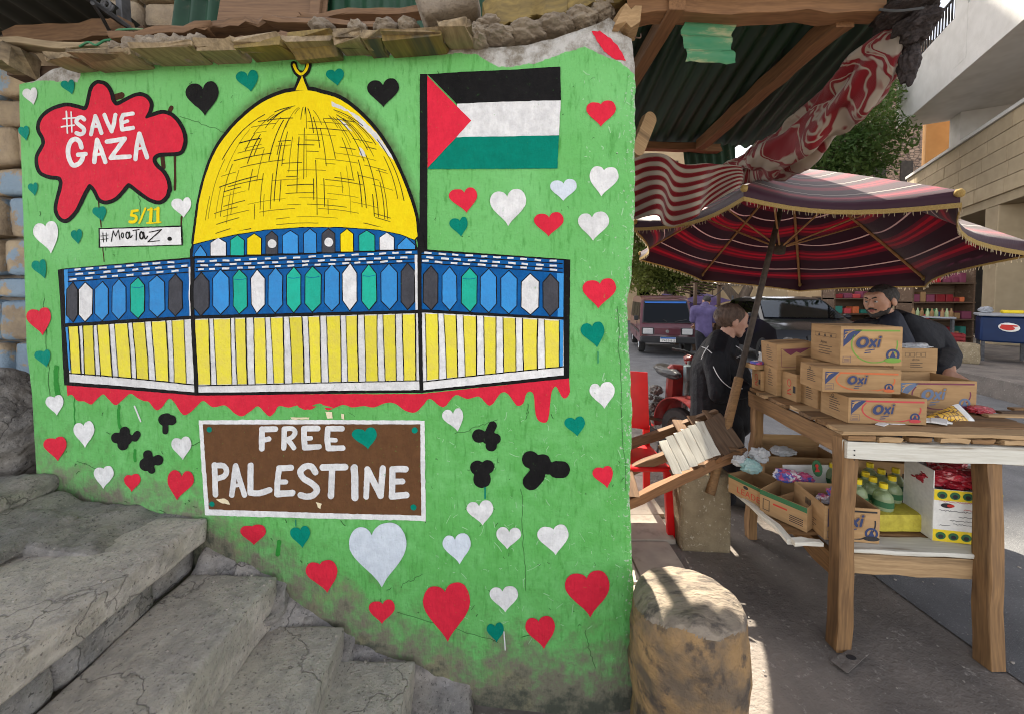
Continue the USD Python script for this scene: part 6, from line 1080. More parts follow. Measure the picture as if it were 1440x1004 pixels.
JS = {"a": P(1250, 460, 2.46, .065), "b": P(1254, 484, 2.43, .11), "c": P(1256, 540, 2.45, .10), "n": P(1252, 448, 2.52, .062)}; cloth("shirt", "cloth_navy", [("n", "a"), ("n", "a", "b"), ("b", "c")], mn, JS, .014, .004)
for k, (x, y) in enumerate(((1243, 459), (1243, 470), (1243, 482))): obj("button", lump(at(x, y, 2.385), .006, 0, 1, 0, 2), "ink_black", mn)
cloth("trousers", "cloth_navy", [("hip", "tl"), ("hip", "tr"), ("tl", "kl"), ("kl", "al"), ("tr", "kr"), ("kr", "ar")], mn, {k: (v[0], v[1], v[2], v[3] + .018) for k, v in J.items()}, .025)
for nm in ("l", "r"): cloth("shoe", "shoe_dark", [("a" + nm, "f" + nm)], mn, {k: (v[0], v[1], v[2], v[3] + .012) for k, v in J.items()}, .02, .002)
def headbits(par, C, yaw, pitch, roll, k, hair, beard=None, hairline=.03, glasses=False, hl=1.0):
    pl = lambda g: place(g, C, yaw, pitch, roll, k)
    for s_ in (-1, 1):
        e = obj("eye", pl(lump((s_ * .031, .080, .012), .0125, 0, 1, 0, 3)), "eye_white", par, smooth=True); obj("iris", pl(lump((s_ * .031, .0875, .012), .0062, 0, 1, 0, 2)), "eye_dark", e, smooth=True); obj("eyelid", pl(tube(spline([(s_ * .046, .080, .015), (s_ * .031, .0915, .022), (s_ * .017, .086, .015)], 4, False), .0036, 6)), "skin_tan" if beard else "skin_pale", e, smooth=True)
        obj("eyebrow", pl(tube(spline([(s_ * .050, .076, .034), (s_ * .034, .089, .042), (s_ * .014, .093, .035)], 4, False), [.002, .003, .0042, .005, .0052, .0052, .005, .0045, .004], 6)), hair, par, smooth=True)
    obj("lips", pl(soft(ellip((0, .0885, -.052), (.023, .0115, .0055)) + ellip((0, .088, -.062), (.019, .0115, .0065)), .006, 2)), "lip", par, smooth=True)
    h = ellip((0, -.018, .040), (.081 * hl, .102 * hl, .090 * hl)) 
    h = h.trim_by_plane((0, -.74, .67), -.74 * .086 + .67 * (.055 + hairline)).trim_by_plane((0, 0, 1), -.06)
    q = soft(h, .010, 2); q.v += trimesh.Trimesh(q.v, q.f, process=False).vertex_normals * (.009 * 2 * fb(q.v * [1, 1, .5], 55, 3, 3))[:, None] * hl; obj("hair", pl(q), hair, par, smooth=True)
    if beard:
        b = hull((.046, .036, -.064, .026), (-.046, .036, -.064, .026), (0, .068, -.094, .024), (.056, .006, -.02, .022), (-.056, .006, -.02, .022), (.045, .05, -.05, .02), (-.045, .05, -.05, .02)) - ellip((0, .10, -.054), (.026, .05, .017)) - m3.Manifold.cube((.3, .2, .2), True).translate((0, .10, .058)) - ellip((0, .09, -.015), (.05, .06, .03))
        b = b + hull((.026, .084, -.050, .006), (.006, .094, -.040, .006)) + hull((-.026, .084, -.050, .006), (-.006, .094, -.040, .006)); q = soft(b, .008, 2); q.v += trimesh.Trimesh(q.v, q.f, process=False).vertex_normals * (.004 * 2 * fb(q.v, 60, 3, 4))[:, None]; obj("beard", pl(q), beard, par, smooth=True)
    if glasses:
        for s_ in (-1, 1): obj("spectacle_rim", pl(tube([(s_ * .034 + .021 * math.cos(a), .104 - .01 * abs(math.cos(a)), .010 + .017 * math.sin(a)) for a in np.linspace(0, 2 * PI, 20)], .0016, 5)), "iron", par); obj("spectacle_arm", pl(tube([(s_ * .055, .092, .014), (s_ * .074, .0, .012)], .0016, 5)), "iron", par)
headbits(mn, C, hy, -6, 2, .91, "hair_black", "hair_black", .035)
# the woman in the black coat with white piping, seen from behind her right side
C2 = at(1029, 453, 2.66); b2 = np.array([C2[0] - .03, C2[1], 0])
J = {"neck": P(1018, 480, 2.67, .055), "chest": P(1012, 510, 2.68, .10), "belly": P(1014, 555, 2.68, .12), "hip": P(1016, 590, 2.68, .12), "sl": P(1024, 500, 2.86, .05), "el": P(1040, 545, 2.86, .04), "wl": P(1058, 550, 2.72, .028), "sr": P(1006, 503, 2.55, .055), "er": P(1012, 552, 2.48, .042), "wr": P(1044, 547, 2.46, .029)}
hp = np.array([J["hip"][0], J["hip"][1], 0])
for s_, nm in ((-1, "l"), (1, "r")): J["t" + nm] = (hp[0], hp[1] - .08 * s_, .62, .085); J["k" + nm] = (hp[0] + .02, hp[1] - .08 * s_, .36, .062); J["a" + nm] = (hp[0], hp[1] - .08 * s_, .06, .042); J["f" + nm] = (hp[0] + .13, hp[1] - .09 * s_, .03, .032)
bn = [("neck", "chest"), ("chest", "belly"), ("belly", "hip"), ("chest", "sl"), ("chest", "sr"), ("sl", "el"), ("el", "wl"), ("sr", "er"), ("er", "wr"), ("hip", "tl"), ("hip", "tr"), ("tl", "kl"), ("kl", "al"), ("al", "fl"), ("tr", "kr"), ("kr", "ar"), ("ar", "fr")]
bn += hand(J, "hl", J["wl"][:3], (.9, -.3, -.1), (0, 0, -1), 1, .9, .5) + hand(J, "hr", J["wr"][:3], (.9, .2, -.05), (0, .3, -1), -1, .9, .6); J["nk2"] = (*(C2 + [-.015, .0, -.05]), .052); bn.append(("neck", "nk2"))
wm = person("person", "grey-haired person in a black coat with white piping, standing between the moped and the table", b2, C2, -94, -6, 0, "skin_pale", bn, J, .98)
JJ = {k: (v[0], v[1], v[2], v[3] + .03) for k, v in J.items()}; JJ["col"] = P(1014, 479, 2.68, .085); JJ["colf"] = P(1027, 483, 2.67, .055); JJ["bk"] = P(1004, 515, 2.70, .155); JJ["h1"] = P(1003, 586, 2.70, .155); JJ["h2"] = P(1026, 588, 2.66, .15); JJ["fr"] = P(1028, 530, 2.66, .13)
g = None
ct = cloth("coat", "cloth_black", [("col", "colf"), ("col", "bk"), ("col", "sl"), ("col", "sr"), ("bk", "h1"), ("bk", "sr", "fr"), ("fr", "h2"), ("h1", "h2"), ("bk", "fr", "h1", "h2"), ("sl", "el"), ("el", "wl"), ("sr", "er"), ("er", "wr")], wm, JJ)
cv = np.array(UsdGeom.Mesh(stage.GetPrimAtPath(ct)).GetPointsAttr().Get()) + ORG[wm]; cp_ = np.array([topx(q) for q in cv])
def onsurf(x, y, push=.004):
    d = np.hypot(cp_[:, 0] - x, cp_[:, 1] - y); k = np.where(d < 2.2)[0]; k = k if len(k) else np.argsort(d)[:3]; return at(x, y, cv[k][:, 1].min() - push)
for line in ([(987, 488), (994, 491), (1001, 497)], [(1003, 515), (1009, 527), (1018, 538), (1030, 546), (1044, 546)], [(1035, 487), (1041, 491), (1046, 496)], [(996, 487), (991, 494), (986, 505)], [(1036, 503), (1042, 500)]):
    obj("piping", tube([onsurf(*q) for q in spline(line, 4, False)], .003, 5), "cloth_white", wm, smooth=True)
cloth("trousers", "cloth_black", [("hip", "tl"), ("hip", "tr"), ("tl", "kl"), ("kl", "al"), ("tr", "kr"), ("kr", "ar")], wm, {k: (v[0], v[1], v[2], v[3] + .018) for k, v in J.items()}, .025)
for nm in ("l", "r"): cloth("shoe", "shoe_dark", [("a" + nm, "f" + nm)], wm, {k: (v[0], v[1], v[2], v[3] + .012) for k, v in J.items()}, .02, .002)
headbits(wm, C2, -94, -6, 0, .98, "hair_red", None, .012, True, 1.06)
# a person in a purple shirt bending into the far stall
Yp = 8.3; g0 = float(gz(5, Yp)); C3 = at(994, 424, Yp + .25)
J = {"neck": P(992, 430, Yp + .1, .06), "chest": P(989, 441, Yp, .15), "belly": P(989, 456, Yp, .14), "hip": P(990, 465, Yp, .14), "sl": P(977, 436, Yp, .07), "el": P(975, 450, Yp + .1, .05), "wl": P(978, 458, Yp + .35, .035), "sr": P(1002, 436, Yp, .07), "er": P(1004, 450, Yp + .1, .05), "wr": P(1001, 458, Yp + .35, .035)}
for s_, nm in ((-1, "l"), (1, "r")):
    x_ = J["hip"][0] + .09 * s_; J["t" + nm] = (x_, Yp, g0 + .72, .09); J["k" + nm] = (x_, Yp - .02, g0 + .42, .07); J["a" + nm] = (x_, Yp, g0 + .07, .045); J["f" + nm] = (x_, Yp + .14, g0 + .035, .035)
bn = [("neck", "chest"), ("chest", "belly"), ("belly", "hip"), ("chest", "sl"), ("chest", "sr"), ("sl", "el"), ("el", "wl"), ("sr", "er"), ("er", "wr"), ("hip", "tl"), ("hip", "tr"), ("tl", "kl"), ("kl", "al"), ("al", "fl"), ("tr", "kr"), ("kr", "ar"), ("ar", "fr")] + hand(J, "hl", J["wl"][:3], (0, .9, -.3), (0, 0, -1), 1) + hand(J, "hr", J["wr"][:3], (0, .9, -.3), (0, 0, -1), -1); J["nk2"] = (*(C3 + [0, -.03, -.05]), .055); bn.append(("neck", "nk2"))
pp = person("person", "person in a purple shirt seen from behind, standing beside the dark red van", (J["hip"][0], Yp, g0), C3, 0, -25, 0, "skin_tan", bn, J)
I = lambda d: {k: (v[0], v[1], v[2], v[3] + d) for k, v in J.items()}
cloth("shirt", "cloth_purple", [("neck", "chest"), ("chest", "sl", "sr"), ("chest", "belly"), ("belly", "hip"), ("sl", "el"), ("sr", "er")], pp, I(.03), .035); cloth("trousers", "cloth_black", [("hip", "tl"), ("hip", "tr"), ("tl", "kl"), ("kl", "al"), ("tr", "kr"), ("kr", "ar")], pp, I(.02), .04)
for nm in ("l", "r"): cloth("shoe", "shoe_dark", [("a" + nm, "f" + nm)], pp, I(.012), .03, .002)
obj("hair", place(soft(ellip((0, -.018, .036), (.08, .1, .09)) - m3.Manifold.cube((.4, .3, .3), True).translate((0, .2, -.03)), .012, 2), C3, 0, -25), "hair_black", pp, smooth=True)
# ---------------------------------------------------------------- moped
stuff("red_paint", (.20, .014, .012), (.13, .01, .009), sc=14, rough=.35, bump=.1, bsc=30, dist=.002, c3=(.14, .05, .035), sc3=16, lo3=.62, hi3=.7, spec=.5); stuff("grey_blue", (.17, .23, .24), (.12, .16, .17), sc=12, rough=.6, bump=.2); stuff("black_vinyl", (.02, .02, .021), (.035, .035, .036), sc=9, rough=.35, bump=.2)
stuff("engine_metal", (.16, .15, .14), (.07, .065, .06), sc=26, rough=.55, bump=.5, bsc=80, dist=.004, metal=.5); stuff("tyre", (.018, .018, .018), (.03, .029, .028), sc=20, rough=.85, bump=.3); stuff("chrome", (.5, .5, .5), rough=.2, bump=0, metal=1.0)
mo = thing("moped", "old red moped with a black seat parked behind the red plastic chair", "moped", (1.3, 3.3, 0)); Y = 3.25
def pxb(nm, mat, x0, y0, x1, y1, Ya, Yb, c=.012, rot=None):
    a, b = at(x0, y1, Ya), at(x1, y0, Ya); g = bx(a[0], b[0], Ya, Yb, a[2], b[2], c)
    if rot: g = g.rot((0, 1, 0), rot, g.v.mean(0))
    return obj(nm, g, mat, mo, smooth=35)
pxb("body_shell", "red_paint", 940, 514, 965, 590, 3.2, 3.30, .03, 3); pxb("panel", "grey_blue", 964, 515, 982, 568, 3.12, 3.18, .008); pxb("number_plate", "ink_white", 968, 556, 980, 566, 3.105, 3.115, .002); obj("seat", lump(at(938, 521, 3.35), (.075, .24, .055), .15, 2, 5, 4), "black_vinyl", mo, smooth=True)
for k, (x, y, r) in enumerate(((922, 548, .055), (928, 565, .06), (918, 572, .045), (932, 580, .05), (924, 590, .05), (914, 558, .03))): obj("engine_block", lump(at(x, y, 3.3), (r, r * 1.2, r * .8), .4, 3, 500 + k, 3, 3), "engine_metal", mo, smooth=30)
def wheel(par, c, R, w, ax=(1, 0, 0), rim="chrome"):
    pr = [(R * .62, -w * .45), (R * .9, -w * .5), (R, -w * .3), (R, w * .3), (R * .9, w * .5), (R * .62, w * .45), (R * .62, -w * .45)]; g = lathe(pr, 36); h = lathe([(0, -w * .30), (R * .2, -w * .34), (R * .55, -w * .2), (R * .63, -w * .42), (R * .63, w * .42), (R * .55, w * .2), (R * .2, w * .34), (0, w * .30)], 36)
    A = unit(ax)
    for nm, q, m in (("tyre", g, "tyre"), ("rim", h, rim)):
        M = trimesh.geometry.align_vectors((0, 0, 1), A)[:3, :3]; q.v = q.v @ M.T + np.asarray(c, float)
        if nm == "tyre": w_ = obj("wheel", q, m, par, smooth=40)
        else: obj("rim", q, m, w_, smooth=40)
wheel(mo, at(958, 596, 3.0) + [0, 0, -.06], .19, .08, (.9, .35, 0), "engine_metal"); wheel(mo, at(930, 590, 3.75) * [1, 1, 0] + [0, 0, .2], .20, .08, (.9, .35, 0))
t_ = np.linspace(-.2, PI * .75, 14); cw = at(962, 596, 3.0); fd = np.array([-.36, .93, 0]); g = []
V = np.array([[cw + fd * (.25 * math.cos(a)) + np.array([0, 0, -.03 + .25 * math.sin(a)]) + np.array([.9, .35, 0]) * s_ for s_ in (-.09, -.085, 0, .085, .09)] for a in t_]); i2 = np.arange(70).reshape(14, 5)
obj("mudguard", thick(G(V.reshape(-1, 3), np.stack([i2[:-1, :-1], i2[1:, :-1], i2[1:, 1:], i2[:-1, 1:]], -1).reshape(-1, 4)), .008), "red_paint", mo, smooth=50)
obj("head_shell", lump(at(972, 506, 3.25), (.06, .06, .05), .2, 2.2, 3, 4), "red_paint", mo, smooth=True); obj("handlebar", tube([at(945, 491, 3.25), at(962, 494, 3.2), at(972, 498, 3.2), at(990, 500, 3.3)], .012, 8), "black_vinyl", mo, smooth=True); obj("fork", tube([at(970, 508, 3.2), at(962, 590, 3.02)], .02, 8), "engine_metal", mo, smooth=True); obj("exhaust", tube([at(912, 586, 3.2), at(936, 592, 3.25), at(940, 560, 3.3)], .022, 8), "rusty_iron", mo, smooth=True)
obj("hose", tube(spline([at(898, 586, 3.0), at(915, 600, 2.95), at(930, 606, 2.95), at(948, 604, 2.95)], 6, False), .008, 6), "iron", mo, smooth=True); obj("stand", tube([at(935, 585, 3.3), [at(930, 600, 3.35)[0], 3.45, .0]], .012, 6), "iron", mo)

# ---------------------------------------------------------------- vehicles
mk("windscreen", {"f": ("fresnel", {"IOR": 1.5}), "t": ("transparent_bsdf", {"color": (.2, .23, .25)}), "g": ("glossy_bsdf", {"roughness": .03, "color": (.55, .6, .66)}), "a": ("math", {"math_type": "multiply_add", "value2": .8, "value3": .01, "use_clamp": True}), "m": ("mix_closure", {})}, [("f.fac", "a.value1"), ("a.value", "m.fac"), ("t.BSDF", "m.closure1"), ("g.BSDF", "m.closure2")], "m.closure")
stuff("van_paint", (.075, .014, .022), (.06, .011, .018), sc=5, rough=.3, bump=0, coat=.6, spec=.5); stuff("car_black", (.004, .004, .005), (.006, .006, .007), sc=5, rough=.12, bump=0, coat=.0, spec=.3); stuff("black_plastic", (.03, .03, .031), rough=.6, bump=0); stuff("lamp_glass", (.55, .55, .53), (.4, .4, .4), sc=90, rough=.15, bump=0); stuff("plate_blue", (.02, .12, .42), rough=.5, bump=0); stuff("seat_dark", (.05, .045, .05), rough=.9, bump=0); stuff("amber", (.6, .2, .02), rough=.3, bump=0)
def loft(secs):                           # rings of equal length -> closed solid
    n = len(secs[0]); V = np.vstack(secs); F = []
    for i_ in range(len(secs) - 1):
        for k in range(n): k2 = (k + 1) % n; F += [(i_*n+k, i_*n+n+k, i_*n+n+k2), (i_*n+k, i_*n+n+k2, i_*n+k2)]
    a = len(V); V = np.vstack([V, np.mean(secs[0], 0), np.mean(secs[-1], 0)])
    for k in range(n): F += [(a, k, (k+1) % n), (a+1, (len(secs)-1)*n+(k+1) % n, (len(secs)-1)*n+k)]
    return G(V, np.array(F))
def shell(profile, wfun, nx=9):           # side outline (y, z) swept across the width; wfun(z) half width
    P = np.asarray(profile, float); secs = []
    for s_ in np.linspace(-1, 1, nx):
        e = 1 - .035 * abs(s_) ** 6; c = P.mean(0); q = (P - c) * [e, e] + c; secs.append(np.column_stack([s_ * wfun(P[:, 1]), q]))
    return loft(secs)
def car(name, label, loc, rz, profile, wfun, paint, cabin, screen, sides, extra):
    t = thing(name, label, "van" if "van" in name else "car", loc, rotz=rz); b = shell(profile, wfun); obj("body", b, paint, t, smooth=30); return t
# dark red van, facing the camera (local -y is forwards)
vl = at(938, 500, 10.0); vg = float(gz(vl[0], 10)); vz = vl[2]
vprof = [(.0, .36), (.02, .72), (.10, .86), (.46, 1.50), (.62, 1.585), (1.2, 1.63), (2.4, 1.63), (3.05, 1.58), (3.2, 1.3), (3.24, .8), (3.22, .36), (2.9, .30), (.3, .30)]
van = thing("parked_van", "dark red minivan with a blue and white number plate facing down the street", "van", (vl[0], vl[1], vg), rotz=math.radians(-13))
vw = lambda z: .70 - .085 * np.clip((np.asarray(z) - .85) / .75, 0, 1); obj("body", shell(vprof, vw), "van_paint", van, smooth=30)
def quad3(nm, pts, mat, par, th=.012):
    P = np.asarray(pts, float); n = len(P); return obj(nm, thick(G(P, [(0, k, k + 1) for k in range(1, n - 1)]), th), mat, par)
def scr(u, z): y = np.interp(z, [.86, 1.5], [.10, .46]); return (u, y - .018, z)
ws = quad3("windscreen_surround", [scr(-.64, .875), scr(.64, .875), scr(.565, 1.49), scr(-.565, 1.49)], "black_plastic", van); quad3("windscreen", [scr(-.61, .90) - np.array([0, .014, 0]), scr(.61, .90) - np.array([0, .014, 0]), scr(.545, 1.465) - np.array([0, .014, 0]), scr(-.545, 1.465) - np.array([0, .014, 0])], "windscreen", van, .006)
quad3("sun_visor_strip", [scr(-.53, 1.41) - np.array([0, .022, 0]), scr(.53, 1.41) - np.array([0, .022, 0]), scr(.55, 1.455) - np.array([0, .022, 0]), scr(-.55, 1.455) - np.array([0, .022, 0])], "plate_blue", van, .004)
for s_ in (-1, 1): obj("wiper", tube([scr(s_ * .1 + .1, .91) - np.array([0, .03, 0]), scr(s_ * .3 + .2, .97) - np.array([0, .03, 0])], .01, 5), "black_plastic", van)
for s_ in (-1, 1): h = obj("headlight_surround", bx(s_ * .50 - .15, s_ * .50 + .15, -.012, .05, .56, .75, .01), "black_plastic", van); obj("headlight", bx(s_ * .50 - .13, s_ * .50 + .13, -.024, .0, .575, .735, .012), "lamp_glass", h, smooth=30)
obj("front_panel", bx(-.33, .33, -.008, .04, .56, .745, .006), "van_paint", van); obj("badge", lathe([(0, -.006), (.045, -.006), (.045, .004), (0, .004)], 20).rot((1, 0, 0), 90).move((0, -.014, .655)), "chrome", van)
obj("bumper", bx(-.70, .70, -.085, .10, .34, .52, .03), "black_plastic", van, smooth=35); pl_ = obj("number_plate", bx(-.20, .20, -.098, -.086, .37, .51, .003), "ink_white", van); obj("plate_band", bx(-.195, .195, -.1005, -.0985, .465, .507), "plate_blue", pl_)
v, f = textg("7415 8 3", .055); obj("plate_digits", G(np.column_stack([v[:, 0] - .155, np.full(len(v), -.1), v[:, 1] + .39]), f), "ink_black", pl_); obj("roof_edge", beam((-.58, .55, 1.585), (.58, .55, 1.585), .03, .03, n=3), "van_paint", van)
for s_ in (-1, 1):
    x_ = s_ * .70; obj("mirror", bx(min(x_ + s_ * .02, x_ + s_ * .14), max(x_ + s_ * .02, x_ + s_ * .14), .26, .34, .93, 1.06, .015), "black_plastic", van, smooth=35)
    for k, (y0, y1) in enumerate(((.48, 1.05), (1.12, 1.95), (2.02, 2.85))): yy = y0 + (.18 if k == 0 else 0); quad3("side_window", [(s_ * (vw(.95) + .004), y0 - .12 * (k == 0), .95), (s_ * (vw(.95) + .004), y1, .95), (s_ * (vw(1.42) + .004), y1, 1.42), (s_ * (vw(1.42) + .004), yy, 1.42)], "windscreen", van, .006)
    for y in (.62, 2.6): wheel(van, (s_ * .60, y, .27), .27, .17)
    obj("door_seam", beam((s_ * .702, 1.08, .4), (s_ * .702, 1.08, .86), .01, .012, (0, 1, 0), n=1), "black_plastic", van); obj("side_strip", beam((s_ * .703, .3, .62), (s_ * .703, 3.1, .62), .012, .05, n=1), "black_plastic", van)
obj("dashboard", bx(-.58, .58, .30, .42, .9, .96), "seat_dark", van)
# black car, front towards the right
cl_ = at(1166, 505, 7.2); cgz = float(gz(cl_[0], 7.5)); bc = thing("parked_car", "glossy black car parked behind the stall between the two people", "car", (cl_[0], cl_[1], cgz), rotz=math.radians(-15))
cprof = [(.0, .35), (.02, .70), (.10, .88), (.5, .98), (1.02, 1.05), (1.75, 1.46), (2.1, 1.54), (2.9, 1.545), (3.6, 1.47), (4.15, 1.08), (4.3, .95), (4.35, .5), (4.28, .3), (.25, .28)]
cw_ = lambda z: .86 - .16 * np.clip((np.asarray(z) - 1.0) / .5, 0, 1); obj("body", shell(cprof, cw_), "car_black", bc, smooth=28)
def cs(u, z): y = np.interp(z, [1.05, 1.46], [1.02, 1.75]); return np.array([u, y - .02, z + .008])
quad3("windscreen", [cs(-.76, 1.075), cs(.76, 1.075), cs(.63, 1.445), cs(-.63, 1.445)], "windscreen", bc, .008); obj("dashboard", bx(-.7, .7, 1.35, 1.6, 1.0, 1.1), "seat_dark", bc)
for s_ in (-1, 1):
    for k, (a, b, c, d) in enumerate(((1.20, 2.28, 1.85, 2.28), (2.36, 3.25, 2.36, 3.2), (3.33, 3.95, 3.28, 3.55))): quad3("side_window", [(s_ * (cw_(1.07) + .006), a, 1.07), (s_ * (cw_(1.07) + .006), b, 1.07), (s_ * (cw_(1.43) + .006), d, 1.43), (s_ * (cw_(1.43) + .006), c, 1.43)], "windscreen", bc, .006)
    obj("window_trim", beam((s_ * (cw_(1.04) + .005), 1.1, 1.045), (s_ * (cw_(1.04) + .005), 4.0, 1.05), .012, .016, n=1), "chrome", bc); obj("mirror", lump((s_ * .96, 1.35, 1.10), (.09, .06, .07), .1, 2, 3, 3), "car_black", bc, smooth=True)
    for y in (.85, 3.45): wheel(bc, (s_ * .78, y, .32), .32, .2)
    obj("headlight", lump((s_ * .64, .12, .70), (.15, .09, .06), .1, 2, 4, 3), "engine_metal", bc, smooth=True); obj("door_handle", bx(s_ * .868 - .012, s_ * .868 + .012, 2.1, 2.26, .9, .925, .004), "chrome", bc)
obj("grille", bx(-.36, .36, -.012, .05, .56, .78, .01), "black_plastic", bc); obj("number_plate", bx(-.22, .22, -.02, -.008, .42, .53, .003), "ink_white", bc); obj("bumper", bx(-.84, .84, -.03, .12, .34, .54, .03), "car_black", bc, smooth=35)

# ---------------------------------------------------------------- trees
stuff("bark", (.16, .115, .08), (.10, .075, .055), sc=16, rough=.9, bump=1, bsc=40, dist=.03, stretch=(1, 1, .3)); stuff("leaf_dark", (.06, .12, .03), (.11, .17, .04), sc=.7, rough=.5, bump=0, trans=.4, det=2.0); stuff("leaf_sunlit", (.19, .21, .045), (.10, .14, .03), sc=.6, rough=.5, bump=0, trans=.45, det=2.0)  # second leaf colour is lightened to stand in for sunlight on the crown
def leaves(blobs, n, size, seed, gap=.42):
    r = np.random.default_rng(seed); tot = sum(b[3] * b[4] * b[5] for b in blobs); V, F = [], []
    for cx, cy, cz, rx, ry, rz in blobs:
        m = int(n * rx * ry * rz / tot); d = r.normal(0, 1, (m, 3)); d /= np.linalg.norm(d, axis=1)[:, None]; p = d * (r.random(m) ** .45)[:, None] * [rx, ry, rz] + [cx, cy, cz]
        keep = fb(p, 1.1, 3, seed) + .5 > gap; p = p[keep]; m = len(p); a, b = r.normal(0, 1, (m, 3)), r.normal(0, 1, (m, 3)); a[:, 2] -= .3; a /= np.linalg.norm(a, axis=1)[:, None]; b = np.cross(a, b); b /= np.linalg.norm(b, axis=1)[:, None]; s_ = (size * r.uniform(.6, 1.4, m))[:, None]
        k = len(np.vstack(V)) if V else 0; V.append(np.stack([p - a * s_, p + b * s_ * .42 + a * s_ * .1, p + a * s_, p - b * s_ * .42 + a * s_ * .1], 1).reshape(-1, 3)); q = k + np.arange(m)[:, None] * 4; F.append(np.vstack([q + [0, 1, 2], q + [0, 2, 3]]))
    return G(np.vstack(V), np.vstack(F))
def tree(name, label, base, limbs, blobs, n, size, mat, seed, group=None):
    t = thing(name, label, "tree", base); g = G()
    for k, (pts, r0, r1) in enumerate(limbs): P_ = spline(np.array(pts, float), 6, False); obj("trunk" if k == 0 else "limb", tube(P_ + .04 * fb(P_, 2, 2, seed)[:, None], np.linspace(r0, r1, len(P_)), 10), "bark", t, smooth=True)
    obj("crown", leaves(blobs, n, size, seed), mat, t); return t
Y = 13.0; B0 = at(1034, 470, Y); B0[2] = float(gz(B0[0], Y)) - .1; fk = at(1040, 428, Y); P = lambda x, y, Y_=Y: at(x, y, Y_)
bl_ = lambda x, y, Y_, r, rz=None: (*at(x, y, Y_), r, r, rz or r * .75)
tree("street_tree", "big forked tree whose dark crown shows between the canopy and the balcony", B0, [([B0, (B0 + fk) / 2 + [.05, 0, 0], fk], .27, .22), ([fk, P(1024, 408), P(1000, 380), P(985, 330)], .17, .07), ([fk, P(1052, 405), P(1080, 350), P(1140, 260), P(1190, 190)], .19, .06), ([P(1080, 350), P(1110, 320, 12.5), P(1180, 270, 12)], .1, .04), ([P(1140, 260), P(1200, 250), P(1230, 190)], .08, .03)],
     [bl_(1190, 165, 12.5, 1.3), bl_(1225, 200, 13, 1.2), bl_(1180, 225, 13, 1.3), bl_(1235, 150, 13.5, .9), bl_(1160, 190, 13.5, 1.2), bl_(1120, 230, 13.5, 1.4), bl_(1215, 240, 13, .9), bl_(1060, 300, 13.5, 1.6), bl_(990, 320, 14, 1.4), bl_(1245, 118, 13.5, .6), bl_(1205, 125, 13.5, .9)], 26000, .075, "leaf_dark", 4)
Y = 19.0; B1 = at(935, 470, Y); B1[2] = float(gz(B1[0], Y)) - .1
tree("street_tree", "pale sunlit tree over the dark red van beside the green wall", B1, [([B1, at(937, 440, Y), at(940, 400, Y), at(935, 350, Y)], .3, .15), ([at(940, 400, Y), at(965, 370, Y), at(990, 340, Y)], .14, .05), ([at(940, 400, Y), at(915, 370, Y), at(895, 340, Y)], .14, .05)],
     [bl_(910, 370, 19, 1.5), bl_(950, 375, 18.5, 1.4), bl_(985, 385, 19, 1.3), bl_(925, 330, 19, 1.7), bl_(970, 335, 19, 1.6), bl_(900, 400, 18.5, 1.0), bl_(940, 405, 18.5, .9), bl_(1005, 350, 19.5, 1.2), bl_(890, 320, 19.5, 1.5)], 24000, .10, "leaf_sunlit", 9)

# ---------------------------------------------------------------- building on the right
stuff("white_render", (.60, .585, .56), (.54, .525, .50), sc=3, rough=.85, bump=.5, bsc=45, dist=.012, c3=(.46, .44, .41), sc3=1.2, lo3=.55, hi3=.75); stuff("orange_render", (.50, .27, .10), (.44, .23, .085), sc=3, rough=.85, bump=.3); stuff("sandstone", (.42, .33, .21), (.36, .28, .175), sc=3.5, rough=.85, bump=.3, bsc=40, dist=.006, rand=.12); stuff("sandstone_joint", (.26, .205, .14), rough=.9, bump=0); stuff("recess_shade", (.05, .042, .035), (.03, .026, .022), sc=4, rough=.9, bump=.4); stuff("rail_black", (.015, .015, .016), rough=.5, bump=0)  # dark recess colour stands in for the shade inside shops and openings
rub = {"p": ("principled_bsdf", {"roughness": .95}), "g": ("geometry", {}), "mp": ("mapping", {"scale": (3.6, 3.6, 7.0)}), "v": ("voronoi_texture", {"scale": 1.0}), "d": ("voronoi_texture", {"scale": 1.0, "feature": "distance_to_edge"}), "bw": ("rgb_to_bw", {}), "r": ("rgb_ramp", {"ramp": [(0, (.17, .115, .085)), (.5, (.27, .19, .135)), (1, (.36, .27, .2))]}), "e": ("map_range", {"from_min": .0, "from_max": .09, "clamp": True}), "m": ("mix_color", {"a": (.09, .07, .06)}), "bp": ("bump", {"strength": 1.0, "distance": .06})}
mk("rubble_wall", rub, [("g.position", "mp.vector"), ("mp.vector", "v.vector"), ("mp.vector", "d.vector"), ("v.color", "bw.color"), ("bw.val", "r.fac"), ("d.distance", "e.value"), ("e.result", "m.fac"), ("r.color", "m.b"), ("m.result", "p.base_color"), ("e.result", "bp.height"), ("bp.normal", "p.normal")])
BQ, BD = np.array([12.6, 9.1, 0]), unit([.508, .861, 0]); BN = np.array([-BD[1], BD[0], 0])
def bp(a, n, z): return BQ + BD * a + BN * n + np.array([0, 0, z])
def ap(px, py, n): p = atp(px, py, BQ + BN * n, BN) - BQ; return float(p @ BD), float(p[2])
def bbox_(nm, mat, par, a0, a1, n0, n1, z0, z1, c=0.0, **kw):
    g = bx(a0, a1, n0, n1, z0, z1, c); g.v = BQ + g.v[:, :1] * BD + g.v[:, 1:2] * BN + g.v[:, 2:] * np.array([0, 0, 1.0]); return obj(nm, g, mat, par, **kw)
af, zlo = ap(1260, 182, 1.2); _, zhi = ap(1261, 116, 1.2); zs0, zs1 = ap(1440, 261, 0)[1], ap(1440, 146, 0)[1]; apier = ap(1336, 190, -.3)[0]; apier0 = ap(1347, 190, -.3)[0]
